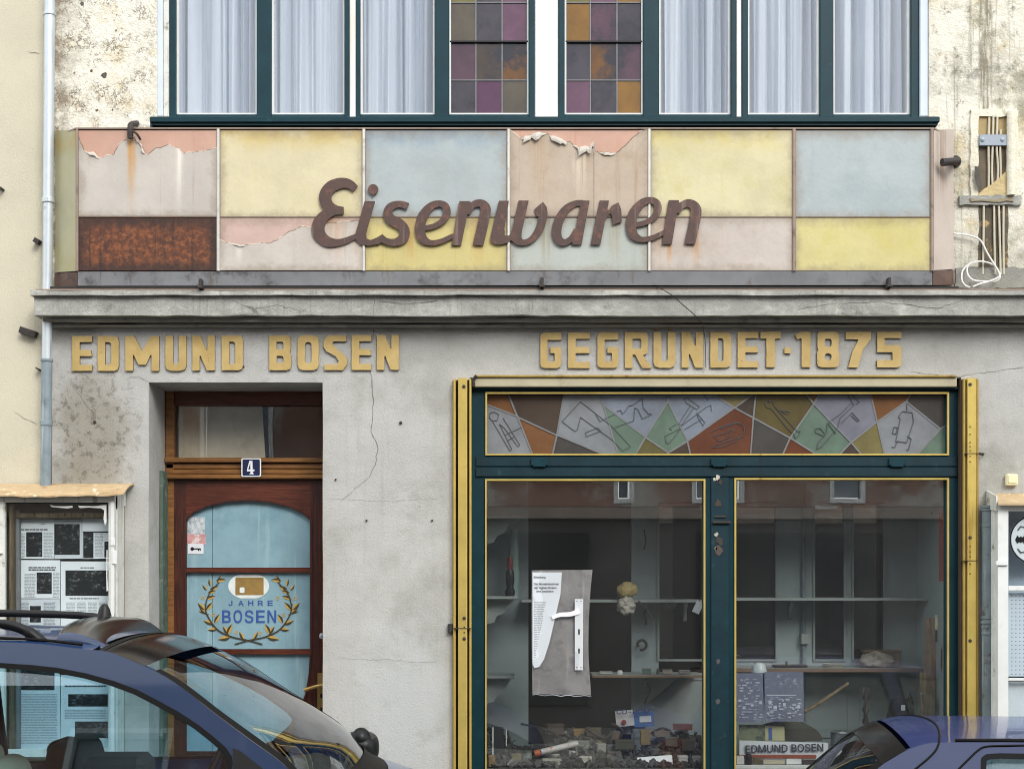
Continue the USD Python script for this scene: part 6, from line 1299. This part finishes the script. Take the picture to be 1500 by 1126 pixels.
item('black_frame', 'black hand tools with pale strips leaning at the left end', 'tool', [('blade', board_at(722, 738, 1064, 1112, .3, .1, .004), mat1('blade_black', '#1c1d22', .4)), ('pale_strip', board_at(721, 723, 1065, 1110, .294, .1, .003), white_dirty), ('pale_strip', board_at(741, 742.6, 1068, 1092, .294, .1, .003), white_dirty), ('rod', cyl(W(742, 1068, .35), W(758, 1112, .3), .006), iron)])  # black frame with pale strips and a rod, no particular tool
for k, (a, b, d, r1, h_, hx, lab) in enumerate(((902, 1082, .6, .03, .05, '#7d6d57', 'brown spool at the middle back of the heap'), (960, 1104, .35, .026, .03, '#6b6a60', 'grey round tin right of the photo cards'), (978, 1108, .3, .022, .028, '#938a6d', 'cream round tin near the mullion floor'), (772, 1112, .3, .028, .05, '#8f968f', 'glass jar with grey nails left in the heap'), (896, 1108, .38, .024, .03, '#5a3f2e', 'brown round tin left of the dark photo card'), (876, 1090, .55, .022, .024, '#b39445', 'yellow round tin behind the middle boxes'), (920, 1074, .68, .028, .06, '#8d8f90', 'dull metal canister under the advertising card'))):
    o = heap(a, b, d)
    item('round_tin', lab, 'tin', [('body', lathe([(0, 0), (r1, 0), (r1, h_ * .8), (0, h_ * .8)], o, 20), mat1(f'tin_colour_{lab.split()[0]}_{lab.split()[1]}_{"abcdefg"[k]}'.replace('_a', '').rstrip('_'), hx, .4, .3)), ('lid', lathe([(0, h_ * .8), (r1 + .0015, h_ * .8), (r1 + .0015, h_), (0, h_)], o, 20), mat1('tin_lid_grey', '#86857e', .35, .6))])
for k, (pts, r, lab) in enumerate(((((898, 1060), (912, 1070), (905, 1085)), .008, 'dark bent pipe wrench handle at the back of the heap'), (((950, 1075), (972, 1066), (992, 1080)), .007, 'thin rusty rod across the boxes near the right shelf'), (((860, 1068), (885, 1080), (900, 1070)), .009, 'dark curved iron bar over the back boxes'), (((765, 1060), (800, 1068), (830, 1085)), .006, 'long thin rod at the dark left back of the heap'))):
    item('iron_rod', lab, 'iron rod', [('rod', tube(spline([W(a, b, .58) for a, b in pts], 6), r, 8), iron), ('end', lathe([(0, -.008), (r * 1.7, -.006), (r * 1.7, .006), (0, .008)], W(*pts[0], .58), 10), iron)])
qq = []
r5 = random.Random(31)
def mound(a, d): return FLZ + .13 * max(0, (d - .22) / .5) * (0.55 + .45 * math.sin(a * .045 + 1)) + .004
for k in range(900):
    d = .14 + .62 * r5.random() ** 1.2; a = r5.uniform(713, 1030)
    s = r5.uniform(.008, .024); kind = (0, 1, 2, 3, 0, 0, 1, 4, 2, 1, 2, 5)[k % 12]
    if kind in (0, 1): m = bx(-s * 1.3, s * 1.3, -s * .8, s * .8, -s * .5, s * .5, .001)
    elif kind == 2: m = lathe([(0, -s * .4), (s * .6, -s * .4), (s * .6, s * .4), (0, s * .4)], (0, 0, 0), 10)
    elif kind == 3: m = lathe([(s * .4, -s * .12), (s, -s * .12), (s, s * .12), (s * .4, s * .12), (s * .4, -s * .12)], (0, 0, 0), 12)
    elif kind == 4: m = bx(-s * 2.6, s * 2.6, -s * .25, s * .25, -.002, .002)
    else: m = tube(spline([[-2.2 * s, 0, 0], [-s, .4 * s, .3 * s], [s, -.3 * s, 0], [2.2 * s, .5 * s, .4 * s]], 3), .0028, 5)
    m.apply_transform(trimesh.transformations.random_rotation_matrix(np.array([r5.random(), r5.random(), r5.random()]))); m.apply_translation([X(a, d), d, mound(a, d) + r5.uniform(0, .022)]); qq.append(m)
g = G()
isl = g.add('geometry', 'random_per_island')
hc = g.add('rgb_ramp', 'color', fac=isl, interpolate=False, ramp=[(0, c('#4b4844')), (.12, c('#8a7660')), (.26, c('#adaea6')), (.38, c('#666b72')), (.48, c('#bda97f')), (.60, c('#d3d3cd')), (.70, c('#8f5540')), (.76, c('#e6e3d8')), (.90, c('#6f7d63')), (.95, c('#c59a50'))])
hardware = g.done('loose_hardware', g.add('principled_bsdf', 'BSDF', base_color=g.mix(g.mul(g.step(g.noise(60, 4), .45, .7), .5), hc, c('#2c2822')), roughness=.5, metallic=.15))
ob('/World', 'loose_hardware', cat_(qq), hardware, label='small loose hardware scattered over the display floor', cat='hardware', kind='stuff')

# ================================================================== parked cars
class CarShape:
    """side profile (x, z of the top edge), half width by height; the near side faces the camera"""
    def __init__(s, yc, prof, wb, zbelt, tum, bow, crown):
        s.yc, s.wb, s.zb, s.tum, s.bow, s.crown = yc, wb, zbelt, tum, bow, crown
        s.prof = np.array(prof); s.x0, s.x1 = s.prof[:, 0].min(), s.prof[:, 0].max()
    def w(s, x, z):
        x, z = np.asarray(x, float), np.asarray(z, float)
        a = s.wb - np.maximum(0, z - s.zb) * s.tum - 0.10 * np.maximum(0, s.zb - .25 - z) ** 1.3
        e0 = np.clip((s.x0 + .7 - x) / .7, 0, 1); e1 = np.clip((x - s.x1 + .8) / .8, 0, 1)
        return a * (1 - .12 * e0 ** 2 - .14 * e1 ** 2)
    def near(s, px, py, out=0.0):
        z = 1.3
        for _ in range(30):
            x0 = (px - CX) / FP * 5.4
            y = s.yc - s.w(x0, z); dist = D + y
            for _ in range(4): x0 = (px - CX) / FP * dist; y = s.yc - s.w(x0, z); dist = D + y
            z = EYE + (HY - py) / FP * dist
        return float((px - CX) / FP * dist), float(z)
    def sheet(s, shape, side, off=0.0, t=.02, L=.09):
        """polygon in the x,z plane laid on the body side, off metres inwards"""
        out = []
        for q in polys(shape):
            cs = m3.CrossSection([np.array(q.exterior.coords)[:-1]] + [np.array(i.coords)[:-1] for i in q.interiors], m3.FillRule.EvenOdd)
            out.append(cs.extrude(t).refine_to_length(L))
        res = []
        for m in out:
            m = arr(m); v = np.array(m.vertices)
            y = s.w(v[:, 0], v[:, 1]) - off - (t - v[:, 2] if False else v[:, 2])
            m = trimesh.Trimesh(np.stack([v[:, 0], s.yc + side * y, v[:, 1]], 1), m.faces, process=False)
            if side > 0: pass
            else: m.invert()
            trimesh.repair.fix_normals(m) if len(m.faces) < 4000 else None
            res.append(m)
        return cat_(res)
    def top(s, pts, inset=0.0, lift=0.0, n=17, crown=None, bow=None):
        """surface across the car along a run of the profile"""
        pts = np.asarray(pts, float); v = np.linspace(-1, 1, n); P = []
        for x, z in pts:
            w_ = s.w(x, z) - inset
            cr = s.crown(x, z) if crown is None else crown; bo = s.bow(x, z) if bow is None else bow
            f = 1 - np.abs(v) ** 2.4
            P.append(np.stack([x + bo * f, s.yc + v * w_, z + cr * f + lift], 1))
        return grid(np.array(P))
def run(prof, xa, xb, step=.04):
    """points of the profile between two x, resampled along its length"""
    p = np.asarray(prof); d = np.r_[0, np.cumsum(np.linalg.norm(np.diff(p, axis=0), axis=1))]
    q = np.linspace(0, d[-1], int(d[-1] / step) + 2); xs_ = np.interp(q, d, p[:, 0]); zs_ = np.interp(q, d, p[:, 1])
    k = (xs_ >= xa - 1e-6) & (xs_ <= xb + 1e-6)
    return np.stack([xs_[k], zs_[k]], 1)
def smoothp(p, n=6): return spline(p, n)
def wheel(car_path, x, y, r, side):
    o = np.array([x, y, r])
    ty = holder(car_path, 'wheel')
    ob(ty, 'tyre', lathe([(r * .62, -.1), (r * .94, -.1), (r, -.07), (r, .07), (r * .94, .1), (r * .62, .1), (r * .62, -.1)], o, 30, 'y'), tyre, smooth=35)
    ob(ty, 'rim', cat_([lathe([(0, -.03), (r * .16, -.03), (r * .2, -.02), (r * .2, .02), (0, .02)], o + [0, side * .06, 0], 20, 'y')] + [cyl(o + [0, side * .07, 0], o + [r * .6 * math.cos(t), side * .07, r * .6 * math.sin(t)], .028, 8) for t in np.linspace(0, 2 * math.pi, 6)[:-1]]), alloy, smooth=35)
seam_m = rubber

# ---- left: blue people carrier with roof rails, nose to the right
tmp = CarShape(-2.37, [(-4.3, .3), (.25, .3)], .875, 1.05, .36, lambda x, z: 0, lambda x, z: 0)
edge_px = [(0, 940), (60, 943), (103, 948), (140, 952), (165, 956), (207, 973), (248, 994), (280, 1017), (310, 1041), (342, 1065), (372, 1087), (421, 1124)]
ed = [tmp.near(*p) for p in edge_px]
rear = [(-4.2, .32), (-4.24, .55), (-4.22, .85), (-4.14, 1.02), (-4.02, 1.28), (-3.86, 1.55), (-3.7, 1.625), (-3.4, 1.655), (-2.8, 1.672), (-2.3, 1.674)]
front = [(-.66, 1.125), (-.5, 1.06), (-.34, 1.01), (-.1, .94), (.1, .84), (.2, .72), (.23, .55), (.2, .32)]
LP = np.vstack([smoothp(np.array(rear + ed + front), 5)])
def L_bow(x, z): return .10 * np.clip((x + 1.5) / .6, 0, 1) * np.clip((.3 - x) / .3, 0, 1) - .06 * np.clip((-3.9 - x) / .2, 0, 1)
def L_crown(x, z): return .035 * np.clip((z - .8) / .5, 0, 1) * (1 - .55 * np.clip((x + 1.35) / .5, 0, 1) * np.clip((-.3 - x) / .4, 0, 1))
LC = CarShape(-2.37, LP, .875, 1.05, .36, L_bow, L_crown)
lcar = th('people_carrier', 'navy blue people carrier with roof rails parked at the lower left', 'car', (-2.0, -2.37, 0))
glass_px = [(-60, 968.5), (0, 972), (45, 975), (83, 979), (125, 987), (165, 998), (200, 1011), (227, 1025), (260, 1043), (289, 1062), (312, 1080), (330, 1096), (338, 1108), (339, 1117)]
gl = [LC.near(*p) for p in glass_px]
fwin = Polygon([(-2.26, gl[0][1] + .006)] + gl + [(gl[-1][0] - .012, 1.135), (gl[-1][0] - .05, 1.10), (-2.26, 1.06)]).buffer(-.015).buffer(.015)
mid = Polygon([(-3.02, 1.585), (-2.5, 1.6), (-2.36, 1.606), (-2.36, 1.058), (-3.0, 1.05)]).buffer(-.03).buffer(.03)
rwin = Polygon([(-3.78, 1.47), (-3.66, 1.56), (-3.12, 1.584), (-3.1, 1.06), (-3.92, 1.09)]).buffer(-.03).buffer(.03)
low_z = .28
side_poly = Polygon(list(map(tuple, LP)) + [(.2, low_z), (-4.2, low_z)]).buffer(0)
arches = [Point(-.62, .33).buffer(.37), Point(-3.35, .33).buffer(.37)]
side_shell = side_poly.difference(unary_union([fwin, mid, rwin] + arches))
side_shell = side_shell if isinstance(side_shell, Polygon) else max(side_shell.geoms, key=lambda q: q.area)
for s_ in (-1, 1):
    ob(lcar, 'body_side', LC.sheet(side_shell, s_, 0.0, .03), car_paint, smooth=40)
    for wn, nm in ((fwin, 'front_window'), (mid, 'rear_window'), (rwin, 'quarter_window')):
        ob(lcar, nm, LC.sheet(wn.buffer(.012), s_, .018, .004), car_glass, smooth=40)
        ob(lcar, 'window_seal', LC.sheet(wn.buffer(.004).difference(wn.buffer(-.014)), s_, -.004, .024), rubber, smooth=40)
roof_run = run(LP, -3.72, -1.43); head = run(LP, -1.43, -1.255); wsr = run(LP, -1.255, -.62); hood = run(LP[LP[:, 0] > -.62], -.62, 1.0); tail = LP[LP[:, 0] <= -3.70]; tail = tail[:len(tail)]
ob(lcar, 'roof', LC.top(roof_run), car_paint, smooth=True)
ob(lcar, 'windscreen_header', LC.top(head, lift=.001), car_roof_dark, smooth=True)
ob(lcar, 'windscreen', LC.top(wsr, inset=.03, lift=-.002), car_glass, smooth=True)
def strip(shape, pts, v0, v1, lift, n=4):
    P = []
    for x, z in pts:
        v = np.linspace(v0, v1, n); f = 1 - np.abs(v) ** 2.4; w_ = shape.w(x, z)
        P.append(np.stack([x + shape.bow(x, z) * f, shape.yc + v * w_, z + shape.crown(x, z) * f + lift], 1))
    return grid(np.array(P))
for v0, v1 in ((-1.0, -.935), (.935, 1.0)): ob(lcar, 'screen_border', strip(LC, wsr, v0, v1, .002), rubber, smooth=True)
ob(lcar, 'screen_border', LC.top(run(LP, -1.262, -1.235), lift=.003), rubber, smooth=True); ob(lcar, 'header_seam', LC.top(run(LP, -1.445, -1.418, .01), lift=.003), rubber, smooth=True)
ob(lcar, 'screen_border', LC.top(run(LP, -.70, -.60), lift=.003), rubber, smooth=True)
ob(lcar, 'bonnet', LC.top(hood), car_paint, smooth=True)
ob(lcar, 'tailgate', LC.top(tail), car_paint, smooth=True)
# raised glass sunroof with painted cheeks
xs_ = [-1.625, -1.622, -1.61, -1.58, -1.545, -1.50, -1.45, -1.40]; zs_ = [1.670, 1.692, 1.704, 1.708, 1.703, 1.687, 1.656, 1.600]
V = np.linspace(-1, 1, 17)
P = np.array([np.stack([x - .055 * (1 - V ** 2) * np.clip((-1.40 - x) / .1, 0, 1) - .02 * V - .02, LC.yc + V * .54, z + (.026 * (1 - V ** 2) + .014 * V) * np.clip((z - 1.64) / .05, 0, 1)], 1) for x, z in zip(spline(np.c_[xs_, zs_], 4)[:, 0], spline(np.c_[xs_, zs_], 4)[:, 1])])
ob(lcar, 'sunroof_glass', grid(P), car_roof_dark, smooth=True)
for s_ in (-1, 1):
    c_ = P[:, 0 if s_ < 0 else -1]; low_ = c_.copy(); low_[:, 1] += s_ * .022; low_[:, 2] = np.minimum(low_[:, 2] - .02, 1.655 - .0 * low_[:, 2]); mid_ = (c_ + low_) / 2 + [0, s_ * .008, .006]
    ob(lcar, 'sunroof_cheek', grid(np.stack([c_ + [0, 0, .001], mid_, low_], 1)), car_paint, smooth=True)
ob(lcar, 'sunroof_back', grid(np.stack([P[0], P[0] - [.01, 0, .05]], 1)), rubber, smooth=True)
ob(lcar, 'aerial_stub', cat_([lathe([(0, -.03), (.03, -.03), (.022, .0), (.012, .018), (0, .022)], [-1.66, LC.yc + .25, 1.765], 14)]), black_pl, smooth=35)
for s_ in (-1, 1):
    yr = LC.yc + s_ * .575
    ob(lcar, 'roof_rail', tube(spline([[-3.55, yr, 1.69], [-3.4, yr, 1.722], [-3.0, yr, 1.738], [-2.4, yr, 1.743], [-1.95, yr, 1.735], [-1.80, yr, 1.725], [-1.72, yr, 1.70], [-1.66, yr, 1.655]], 8), [.016] * 40 + [.018] * 9 + [.022] * 8, 12), black_pl, smooth=True)
    ob(lcar, 'rail_foot', bx(-2.62, -2.50, yr - .014, yr + .014, 1.66, 1.735, .01), black_pl)
    ob(lcar, 'roof_gutter', tube(np.array([[x, LC.yc + s_ * (LC.w(x, z) - .045), z + .012] for x, z in run(LP, -3.6, -1.45, .1)]), .006, 6), rubber)
# mirrors, sail panels, wiper
sail = Polygon([LC.near(341, 1095), LC.near(352, 1099), LC.near(398, 1135), (-.80, 1.10), (gl[-1][0] + .004, 1.10), LC.near(342, 1117)]).buffer(0)
for s_ in (-1, 1):
    ob(lcar, 'sail_panel', LC.sheet(sail, s_, -.003, .006), black_pl, smooth=40)
    yo = LC.yc + s_ * .99
    mir = trimesh.creation.icosphere(3, 1.0); v = mir.vertices; v = np.sign(v) * np.abs(v) ** .75 * [.075, .115, .075]; v[:, 0] += .02 * (v[:, 0] > 0); mir.vertices = v + [-.70, yo, 1.12]
    mh = ob(lcar, 'wing_mirror', mir, black_pl, smooth=True)
    ob(mh, 'mirror_arm', cyl([-.72, LC.yc + s_ * .84, 1.09], [-.70, yo - s_ * .05, 1.10], .03, 10), black_pl)
kn = trimesh.creation.icosphere(2, 1.0); kn.vertices = kn.vertices * [.045, .05, .055] + [-.68, LC.yc + .93, 1.165]; ob(lcar, 'mirror_foot', kn, black_pl, smooth=True)
ob(lcar, 'wiper', tube(np.array([[-.60, LC.yc - .55, 1.115], [-.645, LC.yc - .1, 1.165], [-.67, LC.yc + .35, 1.165]]), .009, 6), black_pl)
# cabin
def seat(par, x, y, mat, hz=1.33):
    bk = trimesh.convex.convex_hull(np.vstack([trimesh.creation.icosphere(2, .07).vertices + o for o in ([x, y - .19, .62], [x, y + .19, .62], [x - .16, y - .17, 1.16], [x - .16, y + .17, 1.16])]))
    s1 = ob(par, 'seat', bk, mat, smooth=True)
    ob(s1, 'cushion', bx(x - .05, x + .48, y - .24, y + .24, .45, .62, .05), mat); 
    hr = trimesh.convex.convex_hull(np.vstack([trimesh.creation.icosphere(2, .045).vertices + o for o in ([x - .20, y - .09, hz - .04], [x - .20, y + .09, hz - .04], [x - .21, y - .08, hz + .04], [x - .21, y + .08, hz + .04])]))
    ob(s1, 'headrest', hr, mat, smooth=True)
seat(lcar, -1.66, LC.yc + .40, seat_dark, 1.14); seat(lcar, -1.72, LC.yc - .40, seat_tan, 1.20)
seat(lcar, -2.6, LC.yc + .40, seat_dark, 1.2); seat(lcar, -2.5, LC.yc - .40, seat_tan, 1.22)
ob(lcar, 'dashboard', trimesh.convex.convex_hull(np.array([[x, LC.yc + q * .76, z] for q in (-1, 1) for x, z in ((-1.05, 1.10), (-1.12, 1.0), (-1.05, .75), (-.68, 1.06), (-.62, .8), (-.85, 1.125))])), seat_dark)
ang = np.linspace(0, 2 * math.pi, 25); sw = np.array([[-1.25 + .06 * math.sin(t), LC.yc + .38 + .18 * math.cos(t), 1.03 + .17 * math.sin(t)] for t in ang])
ob(lcar, 'steering_wheel', cat_([tube(sw, .015, 8, False), cyl([-1.25, LC.yc + .38, 1.03], [-1.08, LC.yc + .38, .95], .035, 10), cyl([-1.25, LC.yc + .22, 1.03], [-1.25, LC.yc + .54, 1.03], .016, 8)]), rubber, smooth=40)
ob(lcar, 'parcel', bx(-1.66, -1.42, LC.yc - .1, LC.yc + .14, 1.0, 1.2, .03), seat_dark)
ob(lcar, 'paper_in_window', trimesh.convex.convex_hull(np.array([[-.98 + a, LC.yc - .70 + b, z] for a, b, z in ((-.07, 0, 1.02), (.02, 0, 1.02), (-.05, .05, 1.19), (.035, .05, 1.18))] + [[-.98 + a, LC.yc - .70 + b + .002, z] for a, b, z in ((-.07, 0, 1.02), (.02, 0, 1.02), (-.05, .05, 1.19), (.035, .05, 1.18))])), white_paint)
ob(lcar, 'cabin_floor', bx(-4.0, -.2, LC.yc - .78, LC.yc + .78, .30, .36), rubber)
for x in (-.62, -3.35):
    for s_ in (-1, 1): wheel(lcar, x, LC.yc + s_ * .77, .33, s_)
for s_ in (-1, 1):
    ob(lcar, 'headlight', LC.sheet(Polygon([(-.18, .80), (.06, .78), (.14, .68), (-.1, .68)]), s_, -.004, .012), mat1('lamp_glass', '#c8ccd0', .15), smooth=40); ob(lcar, 'tail_light', LC.sheet(Polygon([(-4.1, 1.0), (-3.97, 1.02), (-4.0, .8), (-4.17, .78)]), s_, -.004, .012), mat1('lamp_red', '#7d1216', .2), smooth=40)
for a in (-.78, -2.31, -3.06): ob(lcar, 'door_seam', tube(np.array([[a + .05 * (1.0 - z), LC.yc - LC.w(a, z) - .001, z] for z in np.linspace(.4, 1.04, 9)]), .004, 5), rubber)

# ---- right: blue hatchback, tail towards the middle of the picture
tmp = CarShape(-2.37, [(.75, .3), (4.85, .3)], .83, .92, .74, lambda x, z: 0, lambda x, z: 0)
ep = [(1287, 1126), (1308, 1110), (1329, 1097), (1350, 1089), (1372, 1086), (1430, 1085), (1500, 1084.5)]
ed = [tmp.near(*p) for p in ep]
rear = [(.80, .32), (.76, .5), (.77, .72), (.86, .86), (1.0, .95), (1.10, 1.03), (1.19, 1.12)]
front = [(2.4, ed[-1][1] - .005), (2.75, 1.275), (3.05, 1.20), (3.4, 1.04), (3.65, .935), (3.8, .90), (4.3, .84), (4.6, .74), (4.72, .6), (4.72, .32)]
RP = smoothp(np.array(rear + ed + front), 5)
def R_bow(x, z): return -.03 * np.clip((1.5 - x) / .35, 0, 1) + .08 * np.clip((x - 2.8) / .5, 0, 1) * np.clip((4.9 - x) / .5, 0, 1)
def R_crown(x, z): return .026 * np.clip((z - .8) / .4, 0, 1)
RC = CarShape(-2.37, RP, .83, .92, .74, R_bow, R_crown)
rcar = th('hatchback', 'blue hatchback with dark rear window parked at the lower right corner', 'car', (1.36, -2.95, 0))
UsdGeom.Xformable(stage.GetPrimAtPath(rcar)).AddRotateZOp().Set(-7.0)      # parked at a slight angle to the kerb
wtop = RC.near(1500, 1105)[1]
q1 = RC.near(1436, 1109); q2 = RC.near(1442, 1104.5); q3 = RC.near(1460, 1103)
rw = Polygon([q1, q2, q3, (2.35, wtop + .0), (2.38, .90), (q1[0] - .05, .905)]).buffer(-.012).buffer(.012)
fw = Polygon([(2.46, wtop), (2.72, wtop - .03), (3.0, 1.13), (3.3, .97), (3.3, .91), (2.46, .90)]).buffer(-.02).buffer(.02)
side_poly = Polygon(list(map(tuple, RP)) + [(4.7, .26), (.8, .26)]).buffer(0).difference(unary_union([rw, fw, Point(1.45, .3).buffer(.34), Point(3.95, .3).buffer(.34)]))
side_poly = side_poly if isinstance(side_poly, Polygon) else max(side_poly.geoms, key=lambda q: q.area)
for s_ in (-1, 1):
    ob(rcar, 'body_side', RC.sheet(side_poly, s_, 0.0, .03), car_paint_r, smooth=40)
    for wn, nm in ((rw, 'rear_side_window'), (fw, 'front_window')):
        ob(rcar, nm, RC.sheet(wn.buffer(.010), s_, .016, .004), car_glass, smooth=40)
        ob(rcar, 'window_seal', RC.sheet(wn.buffer(.006).difference(wn.buffer(-.012)), s_, -.004, .022), rubber, smooth=40)
ob(rcar, 'roof', RC.top(run(RP, 1.40, 2.72)), car_paint_r, smooth=True)
ob(rcar, 'rear_window', RC.top(run(RP[RP[:, 1] > .96], .95, 1.34), inset=.02, lift=-.002), car_glass, smooth=True)
ob(rcar, 'rear_spoiler', RC.top(run(RP[RP[:, 1] > .9], 1.31, 1.41, .02), lift=.003), car_roof_dark, smooth=True)
bw_ = run(RP[RP[:, 1] > .96], .95, 1.34)
for v0, v1 in ((-1.0, -.86), (.86, 1.0)): ob(rcar, 'rear_window_border', strip(RC, bw_, v0, v1, .002), rubber, smooth=True)
ob(rcar, 'tailgate', RC.top(RP[(RP[:, 0] < 1.05) & (RP[:, 1] < .98)]), car_paint_r, smooth=True)
ob(rcar, 'windscreen', RC.top(run(RP, 2.72, 3.62), inset=.02, lift=-.002), car_glass, smooth=True)
ob(rcar, 'bonnet', RC.top(RP[RP[:, 0] > 3.6]), car_paint_r, smooth=True)
def seam(par, pxs, shape, r=.0042):
    pts = [shape.near(*p) for p in pxs]; ob(par, 'seam', tube(np.array([[x, shape.yc - shape.w(x, z) - .001, z] for x, z in spline(pts, 8)]), r, 6), rubber, smooth=True)
seam(rcar, [(1372, 1087), (1368, 1098), (1358, 1110), (1343, 1124), (1330, 1136)], RC)
seam(rcar, [(1520, 1088), (1470, 1089.5), (1440, 1091), (1428, 1097), (1415, 1111), (1402, 1126), (1392, 1140)], RC, .004)
v = np.linspace(-1, 1, 25); xa = np.full(25, RC.near(1372, 1086)[0]); ro_ = []
for q in v:
    x = xa[0] + .05 * (1 - abs(q) ** 2); z = float(np.interp(x, run(RP[RP[:, 1] > .9], .95, 2.7)[:, 0], run(RP[RP[:, 1] > .9], .95, 2.7)[:, 1])); f = 1 - abs(q) ** 2.4
    ro_.append([x + RC.bow(x, z) * f, RC.yc + q * RC.w(x, z), z + RC.crown(x, z) * f + .001])
ob(rcar, 'roof_seam', tube(np.array(ro_), .0042, 6), rubber, smooth=True)
for s_ in (-1,): ob(rcar, 'roof_gutter', tube(np.array([[x, RC.yc + s_ * (RC.w(x, z) - .01), z + .004] for x, z in run(RP, 1.5, 2.7, .08)]), .009, 6), rubber, smooth=True)
for x in (1.9, 2.85):
    for s_ in (-1, 1):
        bk = trimesh.convex.convex_hull(np.vstack([trimesh.creation.icosphere(2, .06).vertices + o for o in ([x, RC.yc + s_ * .38 - .18, .5], [x, RC.yc + s_ * .38 + .18, .5], [x - .15, RC.yc + s_ * .38 - .15, .95], [x - .15, RC.yc + s_ * .38 + .15, .95])])); ob(rcar, 'seat', bk, seat_dark, smooth=True)
ob(rcar, 'parcel_shelf', bx(1.0, 1.65, RC.yc - .62, RC.yc + .62, .88, .9, .005), seat_dark); ob(rcar, 'cabin_floor', bx(.95, 4.4, RC.yc - .74, RC.yc + .74, .28, .33), rubber)
ob(rcar, 'dashboard', bx(3.25, 3.6, RC.yc - .68, RC.yc + .68, .6, .88, .05), seat_dark)
for x in (1.45, 3.95):
    for s_ in (-1, 1): wheel(rcar, x, RC.yc + s_ * .73, .30, s_)
for s_ in (-1, 1):
    ob(rcar, 'tail_light', RC.sheet(Polygon([(.80, .84), (.96, .86), (.94, .66), (.79, .66)]), s_, -.004, .012), UsdShade.Material.Get(stage, '/World/Looks/lamp_red'), smooth=40); ob(rcar, 'headlight', RC.sheet(Polygon([(4.3, .76), (4.58, .70), (4.6, .6), (4.32, .62)]), s_, -.004, .012), UsdShade.Material.Get(stage, '/World/Looks/lamp_glass'), smooth=40)
    mir = trimesh.creation.icosphere(3, 1.0); mir.vertices = np.sign(mir.vertices) * np.abs(mir.vertices) ** .75 * [.06, .10, .06] + [3.2, RC.yc + s_ * .93, .96]; ob(rcar, 'wing_mirror', mir, black_pl, smooth=True)
